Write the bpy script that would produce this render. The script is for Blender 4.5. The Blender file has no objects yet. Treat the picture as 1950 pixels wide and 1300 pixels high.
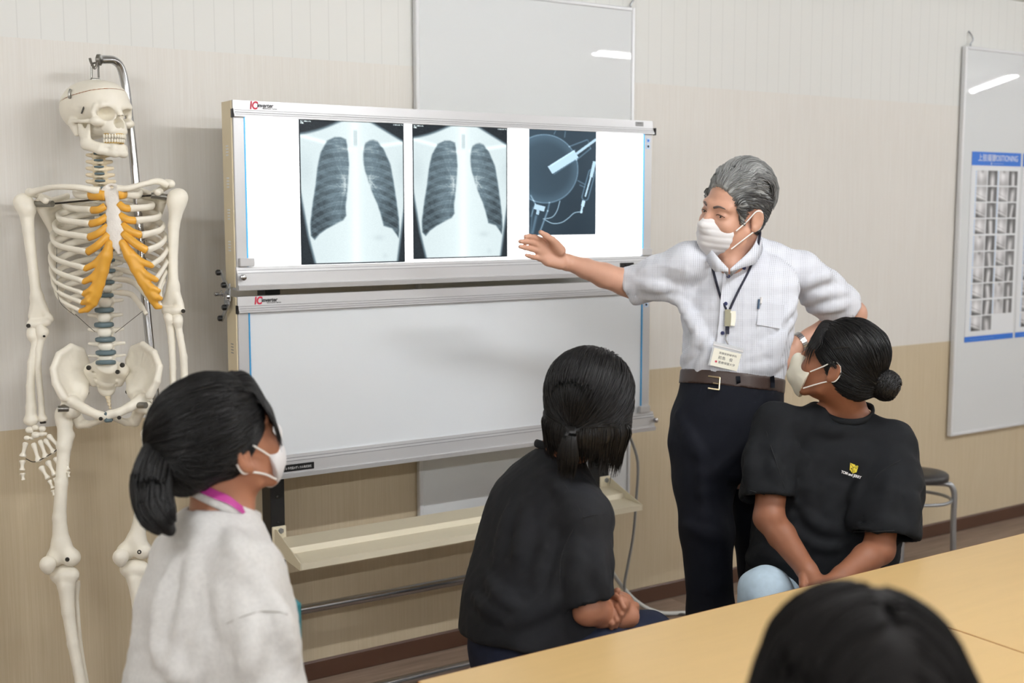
import bpy, bmesh, math, random
import numpy as np
from mathutils import Vector, Matrix, noise as mnoise

random.seed(7)
SC = bpy.context.scene
COL = SC.collection

# ------------------------------------------------------------------ camera, exposure, world
FPX, EYE = 2286.0, 1.55
HEAD = math.radians(33.2)
PITCH = math.atan(255.0 / 2286.0)
_fh = np.array([math.sin(HEAD), math.cos(HEAD), 0.0])
RGT = np.array([math.cos(HEAD), -math.sin(HEAD), 0.0])
FWD = math.cos(PITCH) * _fh + np.array([0, 0, -math.sin(PITCH)])
UPV = np.cross(RGT, FWD)
EYEP = np.array([0.0, 0.0, EYE])

cam_data = bpy.data.cameras.new('camera')
cam = bpy.data.objects.new('camera', cam_data)
COL.objects.link(cam)
cam_data.sensor_width = 36.0
cam_data.lens = 36.0 * FPX / 1950.0
cam_data.clip_start = 0.05
cam_data.dof.use_dof = True
cam_data.dof.focus_distance = 3.1
cam_data.dof.aperture_fstop = 3.4
_m = Matrix(((RGT[0], UPV[0], -FWD[0]), (RGT[1], UPV[1], -FWD[1]), (RGT[2], UPV[2], -FWD[2])))
cam.matrix_world = Matrix.Translation(EYEP.tolist()) @ _m.to_4x4()
SC.camera = cam

SC.view_settings.view_transform = 'Standard'
SC.view_settings.look = 'None'
SC.view_settings.gamma = 1.0
SC.view_settings.use_curve_mapping = False
SC.view_settings.exposure = 0.0
LAMP_POWER = 220
world = bpy.data.worlds.new('world')
SC.world = world
world.use_nodes = True
world.node_tree.nodes['Background'].inputs[0].default_value = (0.85, 0.92, 1.0, 1)
world.node_tree.nodes['Background'].inputs[1].default_value = 0.3


def ray(x, y):
    return FWD + RGT * (x - 975) / FPX + UPV * (650 - y) / FPX


def P(x, y, d):          # a point at depth d metres along the view axis
    return EYEP + ray(x, y) * d


def onY(x, y, Y):
    r = ray(x, y)
    return EYEP + r * (Y / r[1])


# ------------------------------------------------------------------ small helpers
def lin(c):
    out = []
    for v in c[:3]:
        v = v / 255.0
        out.append(v / 12.92 if v <= 0.04045 else ((v + 0.055) / 1.055) ** 2.4)
    return (out[0], out[1], out[2], 1.0)


def mat(name, rgb, rough=0.5, metal=0.0, spec=0.5, var=0.0, vscale=20.0, vstretch=(1, 1, 1), bump=0.0, bscale=200.0,
        bstretch=(1, 1, 1), sss=0.0, sheen=0.0, emit=None, estr=0.0, attr=None, coat=0.0, alpha=None, trans=0.0, randv=0.0, coords='Object'):
    m = bpy.data.materials.new(name)
    m.use_nodes = True
    nt = m.node_tree
    b = nt.nodes['Principled BSDF']
    c = lin(rgb)
    b.inputs['Base Color'].default_value = c
    b.inputs['Roughness'].default_value = rough
    b.inputs['Metallic'].default_value = metal
    b.inputs['Specular IOR Level'].default_value = spec
    b.inputs['Coat Weight'].default_value = coat
    b.inputs['Sheen Weight'].default_value = sheen
    if sss:
        b.inputs['Subsurface Weight'].default_value = sss
        b.inputs['Subsurface Radius'].default_value = (0.012, 0.005, 0.003)
        b.inputs['Subsurface Scale'].default_value = 0.5
    if trans:
        b.inputs['Transmission Weight'].default_value = trans
    if alpha is not None:
        b.inputs['Alpha'].default_value = alpha
    if emit:
        b.inputs['Emission Color'].default_value = lin(emit)
        b.inputs['Emission Strength'].default_value = estr
    tc = nt.nodes.new('ShaderNodeTexCoord')
    src = None
    if attr:
        a = nt.nodes.new('ShaderNodeVertexColor')
        a.layer_name = attr
        src = a.outputs['Color']
    if var or randv:
        mix = nt.nodes.new('ShaderNodeMix')
        mix.data_type = 'RGBA'
        mix.blend_type = 'MULTIPLY'
        mix.inputs[0].default_value = 1.0
        if src is not None:
            nt.links.new(src, mix.inputs[6])
        else:
            mix.inputs[6].default_value = c
        mp = nt.nodes.new('ShaderNodeMapping')
        mp.inputs['Scale'].default_value = vstretch
        nt.links.new(tc.outputs[coords], mp.inputs[0])
        n = nt.nodes.new('ShaderNodeTexNoise')
        n.inputs['Scale'].default_value = vscale
        n.inputs['Detail'].default_value = 4.0
        nt.links.new(mp.outputs[0], n.inputs['Vector'])
        rng = nt.nodes.new('ShaderNodeMapRange')
        rng.inputs['From Min'].default_value = 0.25
        rng.inputs['From Max'].default_value = 0.75
        rng.inputs['To Min'].default_value = 1.0 - var
        rng.inputs['To Max'].default_value = 1.0 + var
        rng.clamp = False
        nt.links.new(n.outputs[0], rng.inputs[0])
        val = rng.outputs[0]
        if randv:
            oi = nt.nodes.new('ShaderNodeObjectInfo')
            r2 = nt.nodes.new('ShaderNodeMapRange')
            r2.inputs['To Min'].default_value = 1.0 - randv
            r2.inputs['To Max'].default_value = 1.0 + randv
            nt.links.new(oi.outputs['Random'], r2.inputs[0])
            mm = nt.nodes.new('ShaderNodeMath')
            mm.operation = 'MULTIPLY'
            nt.links.new(val, mm.inputs[0])
            nt.links.new(r2.outputs[0], mm.inputs[1])
            val = mm.outputs[0]
        cmb = nt.nodes.new('ShaderNodeCombineColor')
        for i in range(3):
            nt.links.new(val, cmb.inputs[i])
        nt.links.new(cmb.outputs[0], mix.inputs[7])
        src = mix.outputs[2]
    if src is not None:
        nt.links.new(src, b.inputs['Base Color'])
    if bump:
        mp = nt.nodes.new('ShaderNodeMapping')
        mp.inputs['Scale'].default_value = bstretch
        nt.links.new(tc.outputs[coords], mp.inputs[0])
        n = nt.nodes.new('ShaderNodeTexNoise')
        n.inputs['Scale'].default_value = bscale
        n.inputs['Detail'].default_value = 3.0
        nt.links.new(mp.outputs[0], n.inputs['Vector'])
        bp = nt.nodes.new('ShaderNodeBump')
        bp.inputs['Strength'].default_value = bump
        bp.inputs['Distance'].default_value = 0.004
        nt.links.new(n.outputs[0], bp.inputs['Height'])
        nt.links.new(bp.outputs[0], b.inputs['Normal'])
    return m


class MB:
    """collects plain geometry and links it as ONE mesh object"""

    def __init__(s):
        s.v, s.f = [], []

    def add(s, verts, faces):
        o = len(s.v)
        s.v += [tuple(map(float, p)) for p in verts]
        s.f += [tuple(i + o for i in f) for f in faces]

    def box(s, lo, hi, c=0.002):
        lo, hi = np.minimum(lo, hi), np.maximum(lo, hi)
        c = min(c, 0.45 * float((np.array(hi) - lo).min()))
        bm = bmesh.new()
        for i in range(8):
            k = [(i >> a) & 1 for a in range(3)]
            p = [(hi if k[a] else lo)[a] for a in range(3)]
            for ax in range(3):
                q = list(p)
                for b2 in range(3):
                    if b2 != ax:
                        q[b2] += -c if k[b2] else c
                bm.verts.new(q)
        bmesh.ops.convex_hull(bm, input=bm.verts)
        bmesh.ops.dissolve_limit(bm, angle_limit=0.01, verts=bm.verts, edges=bm.edges)
        bm.verts.index_update()
        s.add([v.co for v in bm.verts], [[v.index for v in f.verts] for f in bm.faces])
        bm.free()
        return s

    def prism(s, prof, x0, x1, axis=0):
        """profile polygon of (a, b) pairs swept along an axis (0: X with (y,z); 1: Y with (x,z); 2: Z with (x,y))"""
        n = len(prof)

        def pt(a, b, t):
            return (t, a, b) if axis == 0 else ((a, t, b) if axis == 1 else (a, b, t))
        s.add([pt(a, b, x0) for a, b in prof] + [pt(a, b, x1) for a, b in prof],
              [[i, (i + 1) % n, n + (i + 1) % n, n + i] for i in range(n)] + [list(range(n))[::-1], list(range(n, 2 * n))])
        return s

    def tube(s, pts, r, n=10, cap=True, flat=None, fdir=None):
        pts = np.array(pts, float)
        m = len(pts)
        rs = np.full(m, r) if np.isscalar(r) else np.array(r, float)
        tan = np.gradient(pts, axis=0)
        tan /= np.linalg.norm(tan, axis=1)[:, None] + 1e-12
        if fdir is not None:
            a = np.array(fdir, float)
        else:
            a = np.array([0, 0, 1.0]) if abs(tan[0][2]) < 0.9 else np.array([1.0, 0, 0])
        V = []
        for i in range(m):
            a = a - tan[i] * (a @ tan[i])
            a /= np.linalg.norm(a) + 1e-12
            b = np.cross(tan[i], a)
            fl = 1.0 if flat is None else flat
            for k in range(n):
                t = 2 * math.pi * k / n
                V.append(pts[i] + rs[i] * (math.cos(t) * a * fl + math.sin(t) * b))
        F = [[i * n + k, i * n + (k + 1) % n, (i + 1) * n + (k + 1) % n, (i + 1) * n + k] for i in range(m - 1) for k in range(n)]
        if cap:
            F += [list(range(n))[::-1], list(range((m - 1) * n, m * n))]
        s.add(V, F)
        return s

    def lathe(s, prof, origin=(0, 0, 0), axis=(0, 0, 1), n=24):
        ax = np.array(axis, float)
        ax /= np.linalg.norm(ax)
        a = np.cross(ax, [1, 0, 0] if abs(ax[0]) < 0.9 else [0, 1, 0])
        a /= np.linalg.norm(a)
        b = np.cross(ax, a)
        o = np.array(origin, float)
        V = []
        for r, z in prof:
            for k in range(n):
                t = 2 * math.pi * k / n
                V.append(o + ax * z + r * (math.cos(t) * a + math.sin(t) * b))
        m = len(prof)
        F = [[i * n + k, i * n + (k + 1) % n, (i + 1) * n + (k + 1) % n, (i + 1) * n + k] for i in range(m - 1) for k in range(n)]
        F += [list(range(n))[::-1], list(range((m - 1) * n, m * n))]
        s.add(V, F)
        return s

    def build(s, name, material, parent=None, smooth=False, inv=True):
        me = bpy.data.meshes.new(name)
        me.from_pydata(s.v, [], s.f)
        bm = bmesh.new()
        bm.from_mesh(me)
        bmesh.ops.recalc_face_normals(bm, faces=bm.faces)
        bm.to_mesh(me)
        bm.free()
        return link(name, me, material, parent, smooth)


def link(name, me, material, parent=None, smooth=False):
    o = bpy.data.objects.new(name, me)
    COL.objects.link(o)
    if material is not None and not me.materials:
        for mm in (material if isinstance(material, (list, tuple)) else [material]):
            me.materials.append(mm)
    if smooth:
        me.polygons.foreach_set('use_smooth', [True] * len(me.polygons))
        if smooth != 'all':
            me.set_sharp_from_angle(angle=math.radians(40))
    if parent is not None:
        o.parent = parent
        o.matrix_parent_inverse = world_of(parent).inverted()
    return o


def world_of(o):
    m = o.matrix_basis.copy()
    if o.parent is not None:
        m = world_of(o.parent) @ o.matrix_parent_inverse @ m
    return m


def tag(o, label=None, cat=None, group=None, kind=None):
    if label:
        o['label'] = label
    if cat:
        o['category'] = cat
    if group:
        o['group'] = group
    if kind:
        o['kind'] = kind
    return o


def empty(name, loc, label, cat, group=None):
    o = bpy.data.objects.new(name, None)
    o.empty_display_size = 0.05
    COL.objects.link(o)
    o.location = [float(v) for v in loc]
    return tag(o, label, cat, group)


def spline(pts, n=8):
    """Catmull-Rom through the points"""
    p = np.array(pts, float)
    p = np.vstack([2 * p[0] - p[1], p, 2 * p[-1] - p[-2]])
    out = []
    for i in range(1, len(p) - 2):
        for k in range(n):
            t = k / n
            out.append(0.5 * ((2 * p[i]) + (-p[i - 1] + p[i + 1]) * t + (2 * p[i - 1] - 5 * p[i] + 4 * p[i + 1] - p[i + 2]) * t * t
                              + (-p[i - 1] + 3 * p[i] - 3 * p[i + 1] + p[i + 2]) * t ** 3))
    out.append(p[-2])
    return np.array(out)


def text(name, body, size, origin, xdir, zdir, material, parent=None, thick=0.0004, align='LEFT', bold=0.0, squash=1.0):
    cu = bpy.data.curves.new(name, 'FONT')
    cu.body = body
    cu.size = size
    cu.align_x = align
    cu.extrude = thick
    cu.offset = bold
    tmp = bpy.data.objects.new(name, cu)
    COL.objects.link(tmp)
    dg = bpy.context.evaluated_depsgraph_get()
    dg.update()
    me = bpy.data.meshes.new_from_object(tmp.evaluated_get(dg))
    bpy.data.objects.remove(tmp)
    bpy.data.curves.remove(cu)
    me.name = name
    x = np.array(xdir, float)
    x /= np.linalg.norm(x)
    z = np.array(zdir, float)
    z /= np.linalg.norm(z)
    y = np.cross(x, z)
    M = Matrix(((x[0] * squash, z[0], -y[0], origin[0]), (x[1] * squash, z[1], -y[1], origin[1]), (x[2] * squash, z[2], -y[2], origin[2]), (0, 0, 0, 1)))
    me.transform(M)
    return link(name, me, material, parent)


def color_grid(name, ni, nj, fpos, rgb, material, parent=None):
    """a flat sheet of ni x nj quads whose print is a vertex colour; fpos(u,v) -> point; rgb array (nj, ni, 3) linear"""
    U, V = np.meshgrid(np.linspace(0, 1, ni), np.linspace(0, 1, nj))
    pts = fpos(U, V).reshape(-1, 3)
    idx = np.arange(ni * nj).reshape(nj, ni)
    F = np.stack([idx[:-1, :-1], idx[1:, :-1], idx[1:, 1:], idx[:-1, 1:]], -1).reshape(-1, 4)
    me = np_mesh(name, pts, F)
    ca = me.color_attributes.new('print', 'FLOAT_COLOR', 'POINT')
    buf = np.ones((ni * nj, 4), np.float32)
    buf[:, :3] = rgb.reshape(-1, 3)
    ca.data.foreach_set('color', buf.ravel())
    return link(name, me, material, parent)


def np_mesh(name, v, f):
    me = bpy.data.meshes.new(name)
    v = np.ascontiguousarray(v, np.float32)
    f = np.ascontiguousarray(f, np.int32)
    me.vertices.add(len(v))
    me.vertices.foreach_set('co', v.ravel())
    n = f.shape[1]
    me.loops.add(f.size)
    me.loops.foreach_set('vertex_index', f.ravel())
    me.polygons.add(len(f))
    me.polygons.foreach_set('loop_start', np.arange(0, f.size, n, dtype=np.int32))
    me.update(calc_edges=True)
    me.validate()
    return me


# ------------------------------------------------------------------ signed distance modelling on a grid
def axis_coords(lo, hi, h, fine=()):
    """grid coordinates from lo to hi with step h, finer inside the ranges (a, b, hf)"""
    out = [lo]
    while out[-1] < hi:
        x = out[-1]
        st = h
        for a, b, hf in fine:
            if a - 0.012 <= x <= b:
                st = min(st, hf)
        out.append(x + st)
    return np.array(out, np.float64)


class Field:
    def __init__(s, lo, hi, h, fx=(), fy=(), fz=()):
        s.X = axis_coords(lo[0], hi[0], h, fx)
        s.Y = axis_coords(lo[1], hi[1], h, fy)
        s.Z = axis_coords(lo[2], hi[2], h, fz)
        s.h = h
        s.d = np.full((len(s.X), len(s.Y), len(s.Z)), 0.2, np.float32)

    def win(s, lo, hi):
        sl = []
        for C, a, b in zip((s.X, s.Y, s.Z), lo, hi):
            i, j = np.searchsorted(C, a), np.searchsorted(C, b)
            if j <= i:
                return None
            sl.append(slice(max(0, i - 1), min(len(C), j + 1)))
        return tuple(sl)

    def pts(s, sl):
        return (s.X[sl[0]][:, None, None].astype(np.float32), s.Y[sl[1]][None, :, None].astype(np.float32), s.Z[sl[2]][None, None, :].astype(np.float32))

    def comb(s, sl, v, k, mode):
        a = s.d[sl]
        if mode == 'u':
            t = np.clip(0.5 + 0.5 * (a - v) / k, 0, 1)
            s.d[sl] = a * (1 - t) + v * t - k * t * (1 - t)
        else:
            w = -v if mode == 'd' else v
            t = np.clip(0.5 - 0.5 * (a - w) / k, 0, 1)
            s.d[sl] = a * (1 - t) + w * t + k * t * (1 - t)

    def cone(s, a, b, ra, rb, k=0.01, mode='u', flat=None, fs=1.0):
        """tapered capsule; optional squash by fs along direction flat"""
        a, b = np.array(a, float), np.array(b, float)
        R = max(ra, rb) * max(1.0, fs) + k + 3 * s.h
        sl = s.win(np.minimum(a, b) - R, np.maximum(a, b) + R)
        if sl is None:
            return s
        X, Y, Z = s.pts(sl)
        ba = b - a
        L2 = float(ba @ ba) + 1e-12
        t = np.clip(((X - a[0]) * ba[0] + (Y - a[1]) * ba[1] + (Z - a[2]) * ba[2]) / L2, 0, 1)
        dx, dy, dz = X - a[0] - t * ba[0], Y - a[1] - t * ba[1], Z - a[2] - t * ba[2]
        d2 = dx * dx + dy * dy + dz * dz
        if flat is not None:
            f = np.array(flat, float)
            f /= np.linalg.norm(f)
            q = dx * f[0] + dy * f[1] + dz * f[2]
            d2 = np.maximum(d2 + q * q * (1 / fs ** 2 - 1), 0)
        v = np.sqrt(d2) - (ra + t * (rb - ra))
        if flat is not None:
            v = v * min(1.0, fs)
        s.comb(sl, v, k, mode)
        return s

    def chain(s, pts, rs, k=0.01, mode='u', flat=None, fs=1.0):
        for i in range(len(pts) - 1):
            s.cone(pts[i], pts[i + 1], rs[i], rs[i + 1], k if i == 0 else min(k, 0.35 * min(rs[i], rs[i + 1]) + 0.0005), mode, flat, fs)
        return s

    def ell(s, c, r, M=None, k=0.01, mode='u'):
        """ellipsoid; M 3x3 whose columns are its axes"""
        c, r = np.array(c, float), np.array(r, float)
        M = np.eye(3) if M is None else np.array(M, float)
        ext = np.sqrt(((M * r) ** 2).sum(1)) + k + 3 * s.h
        sl = s.win(c - ext, c + ext)
        if sl is None:
            return s
        X, Y, Z = s.pts(sl)
        X, Y, Z = X - c[0], Y - c[1], Z - c[2]
        q = [X * M[0, i] + Y * M[1, i] + Z * M[2, i] for i in range(3)]
        k0 = np.sqrt(sum((q[i] / r[i]) ** 2 for i in range(3)))
        k1 = np.sqrt(sum((q[i] / r[i] ** 2) ** 2 for i in range(3))) + 1e-9
        v = k0 * (k0 - 1) / k1
        s.comb(sl, v, k, mode)
        return s

    def loft(s, o, ax, side, rows, k=0.02, mode='u', ex=2.2):
        """rows (t, centre_side, centre_front, half_side, half_front) along axis ax from point o; front = side x ax"""
        o, ax = np.array(o, float), np.array(ax, float)
        L = np.linalg.norm(ax)
        ax = ax / L
        side = np.array(side, float)
        side = side - ax * (side @ ax)
        side /= np.linalg.norm(side)
        fr = np.cross(ax, side)
        rows = np.array(rows, float)
        den = np.linspace(rows[0, 0], rows[-1, 0], 200)
        tab = []
        for j in range(1, 5):
            y = np.interp(den, rows[:, 0], rows[:, j])
            w = np.hanning(31)
            w /= w.sum()
            yp = np.concatenate([2 * y[0] - y[15:0:-1], y, 2 * y[-1] - y[-2:-17:-1]])
            tab.append(np.convolve(yp, w, 'valid'))
        R = rows[:, 3:5].max() + np.abs(rows[:, 1:3]).max() + k + 3 * s.h
        p0, p1 = o + ax * rows[0, 0], o + ax * rows[-1, 0]
        sl = s.win(np.minimum(p0, p1) - R, np.maximum(p0, p1) + R)
        if sl is None:
            return s
        X, Y, Z = s.pts(sl)
        X, Y, Z = X - o[0], Y - o[1], Z - o[2]
        t = X * ax[0] + Y * ax[1] + Z * ax[2]
        u = X * side[0] + Y * side[1] + Z * side[2]
        w = X * fr[0] + Y * fr[1] + Z * fr[2]
        cs, cf, rs, rf = [np.interp(t.ravel(), den, T).reshape(t.shape) for T in tab]
        q = (np.abs((u - cs) / rs) ** ex + np.abs((w - cf) / rf) ** ex) ** (1 / ex)
        v = (q - 1) * np.minimum(rs, rf)
        e = np.maximum(rows[0, 0] - t, t - rows[-1, 0])
        kk = 0.02
        h2 = np.clip(0.5 - 0.5 * (v - e) / kk, 0, 1)
        v = v * (1 - h2) + e * h2 + kk * h2 * (1 - h2)
        s.comb(sl, v.astype(np.float32), k, mode)
        return s

    def plane(s, p, n, k=0.004):
        """keep the side the normal points away from"""
        p, n = np.array(p, float), np.array(n, float)
        n /= np.linalg.norm(n)
        sl = (slice(None),) * 3
        X, Y, Z = s.pts(sl)
        s.comb(sl, ((X - p[0]) * n[0] + (Y - p[1]) * n[1] + (Z - p[2]) * n[2]).astype(np.float32), k, 'i')
        return s

    def disp(s, fn, band=0.03):
        sel = np.argwhere(np.abs(s.d) < band)
        if len(sel):
            i, j, k = sel.T
            s.d[i, j, k] += fn(np.stack([s.X[i], s.Y[j], s.Z[k]], -1)).astype(np.float32)
        return s

    def sample(s, p):
        """distance at points (nearest lower cell, trilinear)"""
        p = np.array(p, float)
        idx, fr = [], []
        for C, a in zip((s.X, s.Y, s.Z), p.T):
            i = np.clip(np.searchsorted(C, a) - 1, 0, len(C) - 2)
            idx.append(i)
            fr.append(np.clip((a - C[i]) / (C[i + 1] - C[i]), 0, 1))
        out = 0
        for c in range(8):
            w = 1.0
            ii = []
            for a in range(3):
                bit = (c >> a) & 1
                ii.append(idx[a] + bit)
                w = w * (fr[a] if bit else 1 - fr[a])
            out = out + w * s.d[ii[0], ii[1], ii[2]]
        return out

    def mesh(s, name, smooth_it=1):
        d = s.d.copy()
        for a in range(3):                     # keep it closed at the grid's border
            sl = [slice(None)] * 3
            for e in (0, -1):
                sl[a] = e
                d[tuple(sl)] = np.maximum(d[tuple(sl)], 1e-3)
        ins = d < 0
        nx, ny, nz = d.shape
        cnt = np.zeros((nx - 1, ny - 1, nz - 1), np.int8)
        off = [(c & 1, (c >> 1) & 1, (c >> 2) & 1) for c in range(8)]
        for a, b, c in off:
            cnt += ins[a:nx - 1 + a, b:ny - 1 + b, c:nz - 1 + c]
        act = np.argwhere((cnt > 0) & (cnt < 8))
        ix = np.full(cnt.shape, -1, np.int32)
        ix[act[:, 0], act[:, 1], act[:, 2]] = np.arange(len(act))
        val = [d[act[:, 0] + a, act[:, 1] + b, act[:, 2] + c] for a, b, c in off]
        acc = np.zeros((len(act), 3))
        num = np.zeros(len(act))
        for i in range(8):
            for ax in range(3):
                j = i | (1 << ax)
                if j == i:
                    continue
                cr = (val[i] < 0) != (val[j] < 0)
                t = np.where(cr, val[i] / (val[i] - val[j] + 1e-20), 0)
                for q in range(3):
                    acc[:, q] += np.where(cr, off[i][q] + (t if q == ax else 0), 0)
                num += cr
        acc /= num[:, None]
        V = np.empty((len(act), 3))
        for q, C in enumerate((s.X, s.Y, s.Z)):
            i = act[:, q]
            V[:, q] = C[i] + acc[:, q] * (C[i + 1] - C[i])
        F = []
        for ax in range(3):
            sl0, sl1 = [slice(1, -1)] * 3, [slice(1, -1)] * 3
            sl0[ax], sl1[ax] = slice(0, -1), slice(1, None)
            A, B = ins[tuple(sl0)], ins[tuple(sl1)]
            o1, o2 = [(1, 2), (2, 0), (0, 1)][ax]
            e = np.argwhere(A != B)
            fl = A[e[:, 0], e[:, 1], e[:, 2]]
            base = e.copy()
            for q in range(3):
                if q != ax:
                    base[:, q] += 1

            def cell(d1, d2):
                c = base.copy()
                c[:, o1] += d1
                c[:, o2] += d2
                return ix[c[:, 0], c[:, 1], c[:, 2]]
            q4 = np.stack([cell(-1, -1), cell(0, -1), cell(0, 0), cell(-1, 0)], -1)
            q4[~fl] = q4[~fl][:, ::-1]
            F.append(q4)
        F = np.concatenate(F)
        F = F[(F >= 0).all(1)]
        for _ in range(smooth_it):
            acc = np.zeros_like(V)
            n = np.zeros(len(V))
            for a, b in ((0, 1), (1, 2), (2, 3), (3, 0)):
                for q in range(3):
                    acc[:, q] += np.bincount(F[:, a], V[F[:, b], q], len(V)) + np.bincount(F[:, b], V[F[:, a], q], len(V))
                n += np.bincount(F[:, a], minlength=len(V)) + np.bincount(F[:, b], minlength=len(V))
            V = 0.5 * V + 0.5 * acc / np.maximum(n, 1)[:, None]
        return np_mesh(name, V, F)

    def build(s, name, material, parent=None, smooth_it=1):
        return link(name, s.mesh(name, smooth_it), material, parent, 'all')


def wave(p, seeds, amp, freq, stretch=(1, 1, 1)):
    """cheap smooth noise: a few warped sines"""
    rng = np.random.RandomState(seeds)
    q = p * np.array(stretch) * freq
    out = np.zeros(len(p))
    for i in range(5):
        a, b = rng.normal(size=3), rng.normal(size=3)
        out += np.sin(q @ a * (1 + 0.3 * i) + 1.3 * np.sin(q @ b * 0.7 + i) + rng.rand() * 6)
    return amp * out / 2.2


def seg_dist(px, py, a, b):
    ax, ay, bx, by = a[0], a[1], b[0], b[1]
    t = np.clip(((px - ax) * (bx - ax) + (py - ay) * (by - ay)) / ((bx - ax) ** 2 + (by - ay) ** 2 + 1e-12), 0, 1)
    return np.hypot(px - ax - t * (bx - ax), py - ay - t * (by - ay))


def poly_sd(px, py, poly):
    d = np.full(px.shape, 9.0)
    ins = np.zeros(px.shape, bool)
    n = len(poly)
    for i in range(n):
        a, b = poly[i], poly[(i + 1) % n]
        d = np.minimum(d, seg_dist(px, py, a, b))
        c = ((a[1] > py) != (b[1] > py)) & (px < (b[0] - a[0]) * (py - a[1]) / (b[1] - a[1] + 1e-12) + a[0])
        ins ^= c
    return np.where(ins, -d, d)


def sstep(x, a, b):
    t = np.clip((x - a) / (b - a), 0, 1)
    return t * t * (3 - 2 * t)

# ------------------------------------------------------------------ materials of the room
def wall_material():
    m = bpy.data.materials.new('wallpaper')
    m.use_nodes = True
    nt = m.node_tree
    b = nt.nodes['Principled BSDF']
    b.inputs['Roughness'].default_value = 0.62
    b.inputs['Specular IOR Level'].default_value = 0.35
    N, L = nt.nodes.new, nt.links.new
    tc = N('ShaderNodeTexCoord')
    sep = N('ShaderNodeSeparateXYZ')
    L(tc.outputs['Object'], sep.inputs[0])

    def math_(op, a, bb=None):
        n = N('ShaderNodeMath')
        n.operation = op
        for i, v in enumerate((a, bb)):
            if v is None:
                continue
            if isinstance(v, (int, float)):
                n.inputs[i].default_value = v
            else:
                L(v, n.inputs[i])
        return n.outputs[0]

    def grain(scale, st, detail=5):
        mp = N('ShaderNodeMapping')
        mp.inputs['Scale'].default_value = st
        L(tc.outputs['Object'], mp.inputs[0])
        n = N('ShaderNodeTexNoise')
        n.inputs['Scale'].default_value = scale
        n.inputs['Detail'].default_value = detail
        n.inputs['Distortion'].default_value = 0.4
        L(mp.outputs[0], n.inputs['Vector'])
        return n.outputs[0]
    fine = grain(1.0, (240, 240, 5.0))
    broad = grain(1.0, (14, 14, 1.3), 3)
    # boards of the top band: narrow grooves every 6 cm
    g = math_('ABSOLUTE', math_('SUBTRACT', math_('FRACT', math_('DIVIDE', math_('ADD', sep.outputs[0], 20.0), 0.062)), 0.5))
    groove = math_('GREATER_THAN', g, 0.472)
    top = math_('GREATER_THAN', sep.outputs[2], 2.013)
    low = math_('LESS_THAN', sep.outputs[2], 0.927)

    def mix(fac, a, bb):
        n = N('ShaderNodeMix')
        n.data_type = 'RGBA'
        for i, v in ((0, fac), (6, a), (7, bb)):
            if hasattr(v, 'links'):
                L(v, n.inputs[i])
            else:
                n.inputs[i].default_value = v
        return n.outputs[2]
    f2 = N('ShaderNodeMapRange')
    f2.inputs['From Min'].default_value = 0.38
    f2.inputs['From Max'].default_value = 0.66
    L(fine, f2.inputs[0])
    mid_c = mix(f2.outputs[0], lin((222, 218, 211)), lin((226, 223, 217)))
    low_c = mix(f2.outputs[0], lin((202, 186, 156)), lin((210, 195, 168)))
    low_c2 = mix(math_('MULTIPLY', broad, 0.5), low_c, lin((193, 176, 146)))
    top_c = mix(groove, lin((224, 224, 220)), lin((215, 215, 211)))
    c = mix(low, mid_c, low_c2)
    c = mix(top, c, top_c)
    L(c, b.inputs['Base Color'])
    bp = N('ShaderNodeBump')
    bp.inputs['Strength'].default_value = 0.16
    bp.inputs['Distance'].default_value = 0.002
    h = math_('ADD', math_('MULTIPLY', fine, math_('SUBTRACT', 1.0, top)), math_('MULTIPLY', math_('MULTIPLY', groove, top), -1.5))
    L(h, bp.inputs['Height'])
    L(bp.outputs[0], b.inputs['Normal'])
    return m


M = {}
M['wall'] = wall_material()
M['plain_wall'] = mat('plain_wall', (212, 209, 200), 0.7)
M['ceiling'] = mat('ceiling_board', (228, 228, 224), 0.8, var=0.03, vscale=60)
M['subfloor'] = mat('subfloor', (70, 58, 50), 0.8)
M['plank'] = mat('vinyl_plank', (140, 121, 106), 0.5, var=0.30, vscale=3.0, vstretch=(1.2, 16, 8), randv=0.16, bump=0.08, bscale=60, bstretch=(1, 12, 1))
M['base'] = mat('brown_baseboard', (80, 53, 38), 0.45, var=0.04)
M['beech'] = mat('beech_laminate', (208, 176, 122), 0.38, spec=0.45, var=0.03, vscale=5, vstretch=(1, 9, 1))
M['edge'] = mat('table_edging', (150, 98, 52), 0.5)
M['gray_metal'] = mat('silver_paint', (165, 168, 172), 0.35, metal=0.75)
M['chrome'] = mat('chrome', (188, 188, 190), 0.2, metal=1.0)
M['alu'] = mat('satin_aluminium', (206, 206, 207), 0.38, metal=0.35, bump=0.03, bscale=120, bstretch=(1, 60, 60))
M['alu_dark'] = mat('groove_shadow_metal', (128, 128, 130), 0.5, metal=0.3)
M['cream'] = mat('cream_enamel', (228, 214, 182), 0.42)
M['cream_shelf'] = mat('ivory_enamel', (234, 225, 200), 0.42)
M['black_metal'] = mat('black_enamel', (22, 22, 23), 0.45)
M['black_plastic'] = mat('black_plastic', (20, 20, 21), 0.35)
M['rubber'] = mat('black_rubber', (25, 25, 25), 0.7)
M['blue_edge'] = mat('blue_acrylic_edge', (70, 160, 215), 0.3)
M['blue_edge_lit'] = mat('lit_acrylic_edge', (70, 160, 215), 0.3, emit=(95, 185, 235), estr=0.5)
M['screen_on'] = mat('lit_diffuser', (250, 252, 255), 0.4, emit=(250, 253, 255), estr=2.1)
M['screen_off'] = mat('unlit_diffuser', (228, 232, 235), 0.22, spec=0.5)
M['board'] = mat('whiteboard_enamel', (222, 225, 226), 0.012, spec=0.5, bump=0.006, bscale=2.2)
M['board_frame'] = mat('white_aluminium', (222, 223, 225), 0.35, metal=0.1)
M['red_print'] = mat('red_print', (206, 44, 74), 0.5)
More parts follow.
